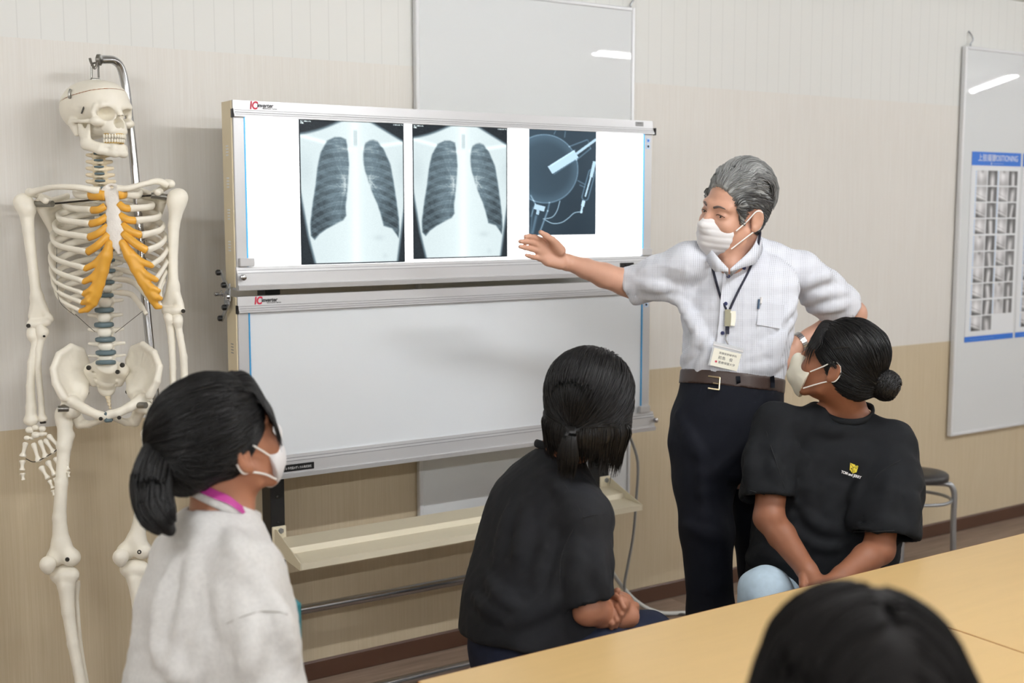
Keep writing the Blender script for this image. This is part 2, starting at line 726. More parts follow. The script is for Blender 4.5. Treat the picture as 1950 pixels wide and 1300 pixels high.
M['dark_print'] = mat('dark_print', (40, 40, 44), 0.5)
M['gray_label'] = mat('grey_label', (150, 150, 150), 0.5)
M['white_print'] = mat('white_print', (235, 235, 235), 0.5)
M['blue_print'] = mat('blue_print', (52, 118, 214), 0.45)
M['paper'] = mat('poster_paper', (230, 232, 235), 0.35)
M['print'] = mat('picture_print', (255, 255, 255), 0.4, attr='print')
M['pale_blue'] = mat('pale_blue_print', (190, 212, 238), 0.5)
M['cable_gray'] = mat('grey_cable', (150, 150, 148), 0.45)
M['cable_white'] = mat('white_cable', (208, 208, 204), 0.4)
M['cable_dark'] = mat('dark_cable', (92, 88, 84), 0.5)
M['lamp'] = mat('lamp_diffuser', (255, 255, 255), 0.5, emit=(250, 252, 255), estr=LAMP_POWER)
M['white_paint'] = mat('white_paint', (235, 235, 232), 0.5)
M['seat_black'] = mat('black_vinyl', (44, 42, 42), 0.42, bump=0.03, bscale=400)


def film_material():
    m = bpy.data.materials.new('radiograph_film')
    m.use_nodes = True
    nt = m.node_tree
    b = nt.nodes['Principled BSDF']
    a = nt.nodes.new('ShaderNodeVertexColor')
    a.layer_name = 'print'
    b.inputs['Base Color'].default_value = (0.004, 0.005, 0.006, 1)
    b.inputs['Specular IOR Level'].default_value = 0.15
    b.inputs['Roughness'].default_value = 0.3
    nt.links.new(a.outputs['Color'], b.inputs['Emission Color'])
    b.inputs['Emission Strength'].default_value = 1.12  # screen light passing through is put in as the film's own glow
    return m


M['film'] = film_material()

# ------------------------------------------------------------------ the room
WY = 3.56
XL, XR, YB, ZC = -2.6, 9.6, -3.0, 2.52


def struct(name, lo, hi, m, c=0.001):
    o = MB().box(lo, hi, c).build(name, m)
    return tag(o, kind='structure')


wall_back = struct('wall_back', (XL, WY, 0), (XR, WY + 0.1, ZC), M['wall'])
struct('wall_left', (XL - 0.1, YB, 0), (XL, WY, ZC), M['plain_wall'])
struct('wall_right', (XR, YB, 0), (XR + 0.1, WY, ZC), M['plain_wall'])
struct('wall_front', (XL, YB - 0.1, 0), (XR, YB, ZC), M['plain_wall'])
struct('ceiling', (XL, YB, ZC), (XR, WY + 0.1, ZC + 0.1), M['ceiling'])
floor = struct('floor', (XL, YB, -0.1), (XR, WY + 0.1, -0.004), M['subfloor'])
bb = MB().prism([(WY - 0.007, 0.0), (WY - 0.007, 0.058), (WY - 0.003, 0.064), (WY, 0.064), (WY, 0.0)], XL, XR).build('baseboard_back', M['base'])
tag(bb, kind='structure')
PW, PL = 0.12, 0.92
pme = None
for r in range(14):
    y1 = WY - 0.008 - r * PW
    off = (r * 0.37) % PL
    for c in range(9):
        x0 = -0.6 + c * PL - off
        if pme is None:
            o = MB().box((0, 0, -0.004), (PL - 0.0012, PW - 0.0012, 0.0), 0.0008).build('plank', M['plank'], floor)
            pme = o.data
        else:
            o = bpy.data.objects.new('plank', pme)
            COL.objects.link(o)
            o.parent = floor
        o.location = (x0, y1 - PW + 0.0006, 0)
# the rest of the floor, out of view, keeps plain planks joined in one piece
rest = MB()
rest.box((XL, YB, -0.004), (XR, WY - 0.008 - 14 * PW, 0.0), 0.0005)
rest.box((-0.6 + 9 * PL - 0.92, WY - 0.008 - 14 * PW, -0.0042), (XR, WY - 0.008, -0.0004), 0.0003)
rest.box((XL, WY - 0.008 - 14 * PW, -0.0042), (-0.55, WY - 0.008, -0.0004), 0.0003)
rest.build('plank_field', M['plank'], floor)


def ceiling_light(x, y, label, ang=0.0):
    t = empty('ceiling_light', (x, y, ZC), label, 'lamp', None)
    b = MB()
    b.prism([(y - 0.075, ZC), (y - 0.05, ZC - 0.028), (y + 0.05, ZC - 0.028), (y + 0.075, ZC)], x - 0.62, x + 0.62)
    b.build('housing', M['white_paint'], t)
    for s in (-1, 1):
        MB().box((x + s * 0.62, y - 0.055, ZC - 0.05), (x + s * 0.6, y + 0.055, ZC), 0.004).build('end_cap', M['white_paint'], t)
    d = MB()
    d.tube([(x - 0.598, y, ZC - 0.045), (x + 0.598, y, ZC - 0.045)], 0.012, 12)
    d.build('tube_lamp', M['lamp'], t, smooth=True)
    t.rotation_euler.z = ang


for x, lab in ((-0.85, 'ceiling batten lamp over the skeleton end of the room'), (2.1, 'ceiling batten lamp above the wooden tables'),
               (5.05, 'ceiling batten lamp mirrored in the hanging whiteboard'), (8.05, 'unseen ceiling batten lamp furthest along the room, slant made up for the board streak')):
    ceiling_light(x, 1.17 if x < 8 else 1.37, lab, 0.0 if x < 8 else math.radians(130))  # the last lamp's slant is made up to shape the right board's streak
for x, lab in ((-1.6, 'unseen batten lamp of the rear row added to soften wall shadows, left end'), (0.5, 'unseen batten lamp of the rear row added to soften wall shadows, second from the left'), (2.6, 'unseen batten lamp of the rear row added to soften wall shadows, third from the left'), (7.6, 'unseen batten lamp of the rear row added to soften wall shadows, right end')):
    ceiling_light(x, -1.35, lab)  # unseen rear row, added and spaced to soften shadows on the back wall


# ------------------------------------------------------------------ hanging whiteboards
def whiteboard(name, x0, x1, z0, z1, label):
    t = empty(name, ((x0 + x1) / 2, WY - 0.02, z0), label, 'whiteboard')
    f = 0.014
    y0, y1 = WY - 0.03, WY - 0.006
    MB().box((x0 + f * .6, y0 + 0.006, z0 + f * .6), (x1 - f * .6, y1, z1 - f * .6), 0.001).build('writing_surface', M['board'], t)
    for (a, b) in (((x0, y0, z0), (x0 + f, y1, z1)), ((x1 - f, y0, z0), (x1, y1, z1)), ((x0 + f, y0, z1 - f), (x1 - f, y1, z1)), ((x0 + f, y0, z0), (x1 - f, y1, z0 + f))):
        MB().box(a, b, 0.003).build('frame_rail', M['board_frame'], t)
    for hx in (x0 + 0.055 if name == 'whiteboard_b' else x1 - 0.012, x0 + 0.045):
        h = MB()
        h.tube(spline([(hx, WY - 0.004, z1 + 0.07), (hx, WY - 0.02, z1 + 0.05), (hx + 0.006, WY - 0.024, z1 + 0.03), (hx - 0.004, WY - 0.02, z1 + 0.012), (hx, WY - 0.018, z1 - 0.002)], 5), 0.0035, 8)
        h.build('hanging_hook', M['gray_metal'], t, smooth=True)
    return t


wb1 = whiteboard('whiteboard', 1.935, 2.853, 0.44, 2.279, 'tall white board hung on the wall behind the film viewer')
wb2 = whiteboard('whiteboard', 4.78, 5.72, 0.476, 2.281, 'tall white board with blue headed posters at the right edge')


def poster_print(seed, nj, ni, short):
    """two columns of small photograph pairs: a pale pose beside a dark film with a pale bone"""
    rng = np.random.RandomState(seed)
    v, u = np.meshgrid(np.linspace(0, 1, nj), np.linspace(0, 1, ni), indexing='ij')
    img = np.ones((nj, ni, 3)) * np.array(lin((232, 235, 238))[:3])
    for c in range(2):
        for r in range(10):
            if c == 1 and r == 9:
                continue
            u0, u1 = 0.10 + 0.47 * c, 0.53 + 0.44 * c
            v0 = 0.012 + r * 0.0975
            v1 = v0 + 0.089
            um = u0 + (u1 - u0) * 0.52
            for a, b, dark in ((u0, um - 0.012, False), (um, u1, True)):
                s = (u > a) & (u < b) & (v > v0) & (v < v1)
                x, y = (u - (a + b) / 2) / (b - a), (v - (v0 + v1) / 2) / (v1 - v0)
                if dark:
                    g = 0.16 + 0.05 * np.sin(9 * x + rng.rand() * 6)
                    k = rng.uniform(-0.25, 0.25)
                    w = rng.uniform(0.12, 0.24)
                    g = g + 0.6 * np.exp(-((x - k * y) / w) ** 2) * sstep(y, -0.5, rng.uniform(-0.4, 0.3))
                else:
                    g = 0.55 + 0.1 * np.sin(5 * y + rng.rand() * 6)
                    g = g + 0.28 * np.exp(-((x + .1) ** 2 / 0.05 + (y + 0.1) ** 2 / 0.2))
                    if rng.rand() < 0.6:
                        g = g - 0.42 * (y > 0.12 + 0.35 * x)
                        g = g + 0.55 * np.exp(-((y - 0.25 - 0.3 * x) / 0.1) ** 2)
                    else:
                        g = g - 0.4 * np.exp(-(x ** 2 / .02 + (y + .42) ** 2 / 0.02))
                g = np.clip(g, 0.05, 0.9)[..., None] * np.array([1, 1, 1.02])
                img = np.where(s[..., None], g, img)
            s = (u > u0 - 0.035) & (u < u0 - 0.012) & (v > v0) & (v < v1) & ((v * nj).astype(int) % 4 > 0)
            img = np.where(s[..., None], np.array(lin((170, 198, 232))[:3]), img)
    return img


def poster(x0, x1, z0, z1, seed, label):
    y = WY - 0.0252
    t = empty('poster', (x0, y, z0), label, 'poster')
    MB().box((x0, y - 0.0006, z0), (x1, y, z1), 0.0002).build('sheet', M['paper'], t)
    hz = z1 - 0.063
    MB().box((x0, y - 0.0012, hz), (x1, y - 0.0006, z1), 0.0002).build('header_band', M['blue_print'], t)
    MB().box((x0, y - 0.0012, z0), (x1, y - 0.0006, z0 + 0.026), 0.0002).build('footer_band', M['blue_print'], t)
    text('header_text', '上肢撮影', 0.036, (x0 + 0.045, y - 0.0014, z1 - 0.04), (1, 0, 0), (0, 0, 1), M['white_print'], t, 0.0002, squash=0.95)
    text('header_text', 'POSITIONING', 0.038, (x0 + 0.165, y - 0.0014, z1 - 0.04), (1, 0, 0), (0, 0, 1), M['white_print'], t, 0.0002, squash=0.78)
    text('header_text', '▮ ———————', 0.012, (x0 + 0.14, y - 0.0014, z1 - 0.056), (1, 0, 0), (0, 0, 1), M['white_print'], t, 0.0002)
    text('footer_text', '— —————————————————', 0.011, (x0 + 0.04, y - 0.0014, z0 + 0.009), (1, 0, 0), (0, 0, 1), M['pale_blue'], t, 0.0002, squash=0.9)
    a, b = hz - 0.012, z0 + 0.034
    ni, nj = 110, 260
    color_grid('photo_grid', ni, nj, lambda U, V: np.stack([x0 + 0.01 + U * (x1 - x0 - 0.02), np.full(U.shape, y - 0.0009), a + V * (b - a)], -1),
               poster_print(seed, nj, ni, True), M['print'], t)


poster(4.857, 5.232, 0.918, 1.808, 3, 'blue headed poster of arm positions on the board, left one')
poster(5.248, 5.623, 0.918, 1.808, 8, 'blue headed poster cut off by the right edge of the picture')

# ------------------------------------------------------------------ film viewer on its stand
stand = empty('film_viewer_stand', (1.973, 3.38, 0), 'two-tier radiograph viewer with lit upper screen on black posts and ivory shelf', 'film viewer')
PX = (1.353, 2.595)
for x in PX:
    b = MB()
    b.box((x - 0.023, 3.362, 0.03), (x + 0.023, 3.43, 1.80), 0.002)
    p = b.build('post', M['black_metal'], stand)
    for zz in (0.42, 0.60, 0.68, 0.74):
        MB().lathe([(0.005, 0), (0.005, 0.002), (0.002, 0.003)], (x, 3.362, zz), (0, -1, 0), 10).build('post_hole', M['black_plastic'], p)
    f = MB()
    f.prism([(3.10, 0.028), (3.10, 0.05), (3.13, 0.062), (3.50, 0.062), (3.53, 0.05), (3.53, 0.028)], x - 0.025, x + 0.025)
    fo = f.build('foot', M['black_metal'], stand)
    for yy in (3.125, 3.5):
        MB().lathe([(0.016, 0.0), (0.02, 0.004), (0.02, 0.014), (0.008, 0.018), (0.008, 0.03)], (x, yy, 0.0), (0, 0, 1), 14).build('levelling_pad', M['rubber'], fo, True)
MB().tube([(PX[0], 3.375, 0.312), (PX[1], 3.375, 0.300)], 0.0155, 16).build('cross_bar', M['chrome'], stand, True)
MB().tube([(PX[0], 3.30, 0.040), (PX[1], 3.30, 0.040)], 0.015, 16).build('base_bar', M['chrome'], stand, True)

# shelf with its raised back, step and front lip
sx0, sx1 = 1.338, 2.606
prof = [(3.352, 0.556), (3.262, 0.548), (3.252, 0.532), (3.160, 0.526), (3.158, 0.527), (3.158, 0.508), (3.161, 0.508), (3.161, 0.523), (3.254, 0.529), (3.264, 0.545), (3.352, 0.553)]
shelf = MB().prism(prof, sx0 + 0.002, sx1 - 0.002).build('shelf', M['cream_shelf'], stand)
for x, s in ((sx0, -1), (sx1, 1)):
    MB().prism([(3.352, 0.515), (3.352, 0.585), (3.335, 0.588), (3.31, 0.578), (3.158, 0.527), (3.158, 0.508), (3.165, 0.506)], x - 0.0012, x + 0.0012).build('shelf_bracket', M['cream_shelf'], shelf)
    px = PX[0] if s < 0 else PX[1]
    pl = MB().box((px - 0.022, 3.352, 0.488), (px + 0.022, 3.36, 0.592), 0.002).build('mounting_plate', M['cream_shelf'], shelf)
    for zz in (0.578, 0.502):
        MB().lathe([(0.009, 0), (0.009, 0.004), (0.006, 0.007)], (px + 0.004, 3.352, zz), (0, -1, 0), 6).build('bolt', M['gray_metal'], shelf)


def light_box(z0, z1, lit, zs0, zs1):
    """one viewer: aluminium rails around an acrylic screen, enamelled side panels"""
    x0, x1, yf, yb = 1.213, 2.733, 3.28, 3.36
    t = bpy.data.objects.new('light_box', None)
    COL.objects.link(t)
    t.parent = stand
    t.location = (0, 0, 0)
    t.matrix_parent_inverse = world_of(stand).inverted()
    MB().box((x0 + 0.003, yf + 0.022, z0 + 0.01), (x1 - 0.003, yb, z1 - 0.004), 0.002).build('housing', M['cream'], t)
    # top rail: flat band, two ribs, overhanging film lip
    h = z1
    r = [(yf + 0.03, h), (yf, h), (yf - 0.001, h - 0.026), (yf - 0.004, h - 0.0265), (yf - 0.004, h - 0.0325), (yf - 0.007, h - 0.033), (yf - 0.007, h - 0.0385),
         (yf - 0.011, h - 0.039), (yf - 0.011, h - 0.0455), (yf - 0.007, h - 0.0465), (yf + 0.03, h - 0.0465)]
    MB().prism(r, x0, x1).build('top_rail', M['alu'], t)
    for z in (0.0268, 0.0335, 0.0393):
        MB().box((x0 + 0.003, yf - 0.0115 + (0.0393 - z) * .55, h - z - 0.0006), (x1, yf, h - z + 0.0004), 0.0001).build('rail_groove_shade', M['alu_dark'], t)  # dark strips put in as the shade between the ribs
    for x, s in ((x0, -1), (x1, 1)):
        MB().box((x - 0.0015 + 0.004 * s, yf - 0.0135, h - 0.049), (x + 0.0015 + 0.004 * s, yf + 0.004, h - 0.024), 0.0012).build('rail_end_cap', M['black_plastic'], t)
        # side rails
        a, b2 = (x0, x0 + 0.033) if s < 0 else (x1 - 0.037, x1)
        MB().box((a, yf + 0.001, z0 + 0.03), (b2, yf + 0.028, h - 0.04), 0.002).build('side_rail', M['alu'], t)
        ex = x0 + 0.0335 if s < 0 else x1 - 0.0375
        MB().box((ex - 0.0022, yf - 0.0005, zs0), (ex + 0.0022, yf + 0.02, zs1 + 0.004), 0.0004).build('screen_edge', M['blue_edge_lit' if lit else 'blue_edge'], t)
        MB().box((x - 0.004 * (s < 0), yf + 0.006, z0 + 0.008), (x + 0.004 * (s > 0), yb, z1 - 0.001), 0.001).build('side_panel', M['cream'], t)
        # film clip at the foot of the side rail
        cx = x0 + 0.005 if s < 0 else x1 - 0.05
        c = MB().box((cx, yf - 0.013, zs0 + 0.001), (cx + 0.045, yf + 0.003, zs0 + 0.025), 0.002).build('film_stop', M['alu'], t)
    MB().box((x0 + 0.033, yf + 0.004, zs0 - 0.004), (x1 - 0.037, yf + 0.02, zs1 + 0.006), 0.001).build('screen', M['screen_on' if lit else 'screen_off'], t)
    # bottom rail: two steps, flat face, slanted lip
    b = z0
    r = [(yf + 0.03, zs0), (yf - 0.002, zs0), (yf - 0.003, zs0 - 0.009), (yf - 0.006, zs0 - 0.0095), (yf - 0.007, zs0 - 0.017), (yf - 0.010, zs0 - 0.0175),
         (yf - 0.012, b + 0.016), (yf - 0.020, b + 0.0145), (yf - 0.018, b + 0.001), (yf - 0.014, b), (yf + 0.03, b)]
    MB().prism(r, x0 - 0.002, x1 + 0.016).build('bottom_rail', M['alu'], t)
    for z, y in ((zs0 - 0.0093, yf - 0.0062), (zs0 - 0.0173, yf - 0.0102)):
        MB().box((x0, y, z - 0.0006), (x1 + 0.014, y + 0.006, z + 0.0005), 0.0001).build('rail_groove_shade', M['alu_dark'], t)  # shade under each step, laid on as a darker strip
    for kx, yk in ((x0 + 0.01, yf - 0.012), (x1 + 0.012, yf - 0.012)):
        MB().lathe([(0.003, -0.002), (0.003, 0.006), (0.0085, 0.006), (0.0085, 0.016), (0.006, 0.018)], (kx, yk, (z0 + zs0) / 2 + 0.005), (0, -1, 0), 16).build('thumb_screw', M['chrome'], t, True)
    # switch plate
    s = MB().box((2.585, yf - 0.0135, z0 + 0.019), (2.645, yf - 0.006, z0 + 0.045), 0.001).build('switch_plate', M['black_plastic'], t)
    MB().box((2.605, yf - 0.0165, z0 + 0.024), (2.622, yf - 0.012, z0 + 0.040), 0.001).build('rocker_switch', M['rubber'], t)
    MB().box((2.628, yf - 0.0140, z0 + 0.030), (2.634, yf - 0.013, z0 + 0.034), 0.0003).build('indicator_mark', M['red_print'], t)
    # maker's lettering
    lx, lz = (1.262, h - 0.0225)
    yl = yf - 0.0014
    text('lettering', 'IC', 0.030, (lx, yl, lz), (1, 0, 0), (0.12, 0, 1), M['red_print'], t, 0.0003, bold=0.0011, squash=0.8)
    text('lettering', 'inverter', 0.0165, (lx + 0.022, yl - 0.0006, lz + 0.0055), (1, 0, 0), (0.12, 0, 1), M['dark_print'], t, 0.0003, bold=0.0003, squash=0.9)
    text('lettering', 'Illuminator Series', 0.0062, (lx + 0.038, yl, lz + 0.0005), (1, 0, 0), (0, 0, 1), M['dark_print'], t, 0.0002)
    # control stickers on the right rail
    for i, zz in enumerate((0.068, 0.088)):
        st = MB().box((x1 - 0.028, yf - 0.0006, h - zz - 0.008), (x1 - 0.012, yf + 0.002, h - zz + 0.008), 0.0003).build('control_sticker', M['pale_blue'], t)
        MB().lathe([(0.0045, 0), (0.0045, 0.0004)], (x1 - 0.02, yf - 0.0006, h - zz), (0, -1, 0), 12).build('control_symbol', M['blue_print'] if i == 0 else M['dark_print'], t)
    return t


lb_up = light_box(1.315, 1.849, True, 1.382, 1.8035)
lb_lo = light_box(0.757, 1.297, False, 0.824, 1.2515)
for g, z in enumerate((1.725, 1.635, 1.545, 1.455)):
    for k in range(4):
        MB().box((1.2085, 3.312, z - k * 0.0085), (1.2105, 3.332, z - k * 0.0085 - 0.004), 0.0004).build('vent_slot', M['white_print'], lb_up)
for g, z in enumerate((1.16, 1.07)):
    for k in range(4):
        MB().box((1.2085, 3.312, z - k * 0.0085), (1.2105, 3.332, z - k * 0.0085 - 0.0025), 0.0004).build('vent_slot', M['alu_dark'], lb_lo)
# little serial plate upper right, maker's plate lower left
MB().box((2.655, 3.2786, 1.829), (2.69, 3.2800, 1.844), 0.0003).build('serial_plate', M['gray_label'], lb_up)
text('lettering', '▪ ▪ ▪', 0.008, (2.663, 3.2784, 1.837), (1, 0, 0), (0, 0, 1), M['dark_print'], lb_up, 0.0002)
MB().box((1.335, 3.2655, 0.777), (1.432, 3.272, 0.797), 0.0005).build('maker_plate', M['black_plastic'], lb_lo)
text('lettering', '◫ 千代田メディカル株式会社', 0.0088, (1.341, 3.2648, 0.7835), (1, 0, 0), (0, 0, 1), M['white_print'], lb_lo, 0.0002, squash=0.72)
# hinge bracket joining the two viewers on the left
hb = bpy.data.objects.new('tilt_bracket', None)
COL.objects.link(hb)
hb.parent = stand
hb.matrix_parent_inverse = world_of(stand).inverted()
xb = 1.198
MB().prism([(3.30, 1.335), (3.345, 1.30), (3.345, 1.255), (3.30, 1.285)], xb - 0.002, xb + 0.002).build('bracket_plate', M['gray_metal'], hb)
MB().prism([(3.355, 1.372), (3.362, 1.362), (3.30, 1.312), (3.290, 1.322)], xb - 0.008, xb - 0.003).build('link_arm', M['gray_metal'], hb)
MB().prism([(3.355, 1.222), (3.362, 1.232), (3.30, 1.285), (3.290, 1.275)], xb - 0.008, xb - 0.003).build('link_arm', M['gray_metal'], hb)
for y, z in ((3.357, 1.364), (3.315, 1.330), (3.315, 1.266), (3.352, 1.232)):
    MB().lathe([(0.004, 0), (0.0085, 0.002), (0.0085, 0.010), (0.006, 0.013)], (xb - 0.006, y, z), (-1, 0, 0), 12).build('black_knob', M['black_plastic'], hb, True)
MB().lathe([(0.011, 0), (0.011, 0.003), (0.006, 0.003), (0.006, 0.022), (0.004, 0.024)], (xb - 0.004, 3.352, 1.302), (-1, 0, 0), 12).build('pivot_bolt', M['chrome'], hb, True)
MB().lathe([(0.009, 0), (0.009, 0.008), (0.005, 0.010)], (xb - 0.003, 3.302, 1.297), (-1, 0, 0), 12).build('pivot_bolt', M['chrome'], hb, True)

# ------------------------------------------------------------------ radiographs


def film_color(b):
    b = np.clip(b, 0, 1)[..., None]
    dark, mid, hi = np.array(lin((24, 28, 33))[:3]), np.array(lin((118, 138, 148))[:3]), np.array(lin((240, 254, 255))[:3])
    return np.where(b < 0.5, dark + (mid - dark) * (b / 0.5), mid + (hi - mid) * ((b - 0.5) / 0.5))


def chest_print(ni, nj):
    rng = np.random.RandomState(5)
    v, u = np.meshgrid(np.linspace(0, 1, nj), np.linspace(0, 1, ni), indexing='ij')
    asp = 0.755
    b = 0.865 + 0.05 * np.exp(-((u - .52) / .2) ** 2) - 0.05 * np.exp(-((v - .35) / .12) ** 2) * sstep(np.abs(u - .52), .36, .46)
    # body outline: shoulders and flanks
    b *= 1 - 0.975 * sstep(0.112 - 0.25 * u - v + .01 * np.sin(9 * u), -0.012, 0.022) * (u < 0.5)
    b *= 1 - 0.975 * sstep((u - 0.66) * 0.41 + .002 - v, -0.012, 0.022) * (u > 0.5)
    b *= 1 - 0.96 * sstep(0.22 * (v - 0.44) + 0.02 * np.clip((v - .8) / .2, 0, 1) - u, -0.012, 0.03)
    b *= 1 - 0.96 * sstep(u - (1.0 - 0.19 * (v - 0.54)), -0.012, 0.03)
    x, y = u, v / asp
    Lp = [(.39, .115), (.44, .13), (.455, .2), (.465, .3), (.455, .42), (.44, .52), (.425, .6), (.43, .66), (.40, .695), (.33, .72), (.25, .755), (.185, .79), (.14, .83), (.105, .80), (.10, .72), (.125, .58), (.155, .45), (.175, .33), (.205, .23), (.265, .145), (.33, .115)]
    Rp = [(.66, .13), (.62, .15), (.60, .19), (.595, .27), (.62, .34), (.655, .42), (.69, .50), (.74, .58), (.775, .66), (.80, .735), (.86, .755), (.905, .80), (.925, .825), (.935, .77), (.93, .68), (.91, .56), (.885, .43), (.855, .30), (.80, .19), (.74, .135), (.70, .125)]
    lung = np.zeros(u.shape)
    for poly in (Lp, Rp):
        sd = poly_sd(x, y, [(p[0] - .012 if p[0] < .3 else (p[0] + .012 if p[0] > .8 else (p[0] - .012 if p[0] > .6 and p[1] > .3 else p[0])), p[1] / asp) for p in poly])
        lung = np.maximum(lung, 1 - sstep(sd, -0.016, 0.010))
    dens = 0.135 + 0.16 * sstep(np.abs(u - 0.52), 0.34, 0.12) + 0.07 * np.sin(3 * v + 1)
    # ribs: posterior arcs (down and outwards) and fainter anterior ones
    for side in (-1, 1):
        c = np.clip((u - 0.52) * side, 0, 1)
        post = v - 0.95 * c ** 2.0 + 0.24 * c - 0.02
        s = (post / 0.0615) % 1.0
        band = sstep(s, 0.0, 0.08) * (1 - sstep(s, 0.40, 0.5))
        edge = np.exp(-((s - 0.05) / 0.05) ** 2) + np.exp(-((s - 0.45) / 0.05) ** 2)
        ant = v + 0.55 * (0.42 - c) * 0 + 0.9 * (0.40 - c) ** 2 - 0.42 * (0.4 - c)
        s2 = (ant / 0.085 + 0.3) % 1.0
        band2 = sstep(s2, 0.0, 0.1) * (1 - sstep(s2, 0.34, 0.46)) * sstep(c, 0.12, 0.2)
        sel = c > 0
        dens = dens + sel * (0.095 * band + 0.07 * edge + 0.06 * band2)
    # vessels fanning out from each hilum
    for hx, hy, s in ((.425, .44, -1), (.655, .42, 1)):
        for k in range(44):
            a = rng.uniform(-1.25, 1.35)
            Ln = rng.uniform(0.12, 0.34)
            p0 = (hx, hy / asp + rng.uniform(-.05, .08))
            p1 = (hx + s * Ln * math.cos(a) * 0.75, hy / asp + Ln * math.sin(a) * 1.2 + .03)
            q = ((p0[0] + p1[0]) / 2 + rng.uniform(-.02, .02), (p0[1] + p1[1]) / 2)
            d = np.minimum(seg_dist(x, y, p0, q), seg_dist(x, y, q, p1))
            dens = dens + 0.035 * np.exp(-(d / 0.005) ** 2)
        dd = np.hypot(x - hx, (y - hy / asp) * 0.6)
        dens = dens + 0.12 * np.exp(-(dd / 0.06) ** 2)
    dens = dens + 0.03 * rng.randn(*u.shape) + 0.035 * np.sin(31 * u + 9 * np.sin(13 * v)) * np.sin(37 * v + 5 * np.sin(17 * u)) + 0.03 * np.sin(11 * v + 4 * np.sin(9 * u))
    b = b * (1 - lung) + np.clip(dens, 0.08, 0.95) * lung
    b += 0.09 * np.exp(-((u - 0.52) / 0.05) ** 2)
    # windpipe, collar bones, gas under the left dome
    tr = sstep(0.022 - np.abs(u - 0.525), 0, 0.008) * sstep(v, .055, .075) * (1 - sstep(v, .16, .19))
    b -= 0.2 * tr
    for s, x0, y0, x1, y1 in ((-1, .02, .115, .47, .20), (1, .98, .14, .60, .19)):
        d = seg_dist(x, y, (x0, y0 / asp), (x1, y1 / asp))
        b += 0.16 * np.exp(-(d / 0.018) ** 2)
    b -= 0.07 * np.exp(-(((u - .74) / .05) ** 2 + ((v - .82) / .02) ** 2)) + 0.04 * np.exp(-(((u - .8) / .03) ** 2 + ((v - .95) / .02) ** 2))
    b += 0.012 * rng.randn(*u.shape)
    # black border and printed data
    ed = np.minimum(np.minimum(u, 1 - u), np.minimum(v, 1 - v) / asp)
    b = np.where(ed < 0.012, 0.02, b)
    for x0, y0, n in ((.015, .012, 5), (.07, .012, 4), (.015, .024, 3), (.895, .012, 4), (.945, .012, 4)):
        for k in range(n):
            s = (u > x0 + k * .0115) & (u < x0 + k * .0115 + .009) & (v > y0) & (v < y0 + .009)
            b = np.where(s & (rng.rand(*u.shape) > 0.25), 0.95, b)
    col = film_color(b)
    return col


def bulb_print(ni, nj):
    """film of a glass bulb: sphere, electrode, neck and side tube, measured in the film's own 385 x 585 units"""
    v, u = np.meshgrid(np.linspace(0, 1, nj), np.linspace(0, 1, ni), indexing='ij')
    x, y = u * 385, v * 585
    b = 0.125 - 0.04 * v + 0.02 * np.sin(4 * u + 2)
    r = np.hypot(x - 90, y - 218)
    b += 0.06 * (r < 189) * (0.4 + 0.6 * r / 189)
    b += 0.34 * np.exp(-((r - 188) / 3.0) ** 2) + 0.10 * sstep(r, 130, 188) * (r < 188)

    def line(a, c, w, s):
        return s * np.exp(-(seg_dist(x, y, a, c) / w) ** 2)
    for a, c, w, s in (((225, 92), (330, 50), 3, .35), ((268, 165), (352, 98), 3, .35), ((335, 50), (352, 98), 3, .2), ((140, 25), (150, 4), 2.5, .3), ((200, 40), (205, 4), 2.5, .3),
                       ((10, 365), (35, 410), 4, .4), ((35, 410), (12, 480), 3, .35), ((115, 405), (105, 450), 4, .4), ((105, 450), (55, 585), 4, .5), ((22, 430), (8, 585), 3, .2),
                       ((278, 280), (318, 300), 3, .3), ((290, 305), (315, 315), 3, .3), ((40, 480), (20, 570), 7, .3)):
        b += line(a, c, w, s)
    pts = [(90, 500), (135, 520), (185, 515), (225, 490), (258, 462), (298, 455)]
    pts2 = [(80, 495), (130, 485), (158, 450), (175, 395)]
    for q in (pts, pts2):
        q = spline(q, 5)
        for i in range(len(q) - 1):
            b = np.maximum(b, 0.85 * np.exp(-(seg_dist(x, y, q[i], q[i + 1]) / 2.2) ** 2))

    def rod(a, c, w, val):
        nonlocal b
        d = seg_dist(x, y, a, c)
        b = np.where(d < w, np.maximum(b, val), b)

    def bar(a, c, w, val):
        nonlocal b
        a, c = np.array(a), np.array(c)
        t = c - a
        L = np.hypot(*t)
        t = t / L
        p = (x - a[0]) * t[0] + (y - a[1]) * t[1]
        q = np.abs(-(x - a[0]) * t[1] + (y - a[1]) * t[0])
        b = np.where((p > 0) & (p < L) & (q < w), val, b)
    bar((118, 225), (268, 130), 24, 0.88)
    bar((266, 132), (385, 45), 7, 0.85)
    b += line((122, 200), (262, 108), 2.5, .3) + line((140, 246), (275, 156), 2.5, .3)
    bar((30, 425), (88, 440), 14, 0.85)
    bar((52, 440), (48, 470), 8, 0.8)
    d = np.abs(seg_dist(x, y, (360, 235), (322, 372)) - 19)
    b += 0.4 * np.exp(-(d / 3) ** 2)
    bar((376, 170), (356, 258), 9, 0.88)
    bar((354, 258), (322, 370), 4, 0.9)
    bar((314, 392), (306, 425), 9, 0.92)
    bar((306, 425), (299, 455), 5, 0.92)
    rod((300, 456), (298, 458), 6, 0.95)
    col = film_color(b)
    tint = np.array([0.78, 0.95, 1.12])
    return col * tint


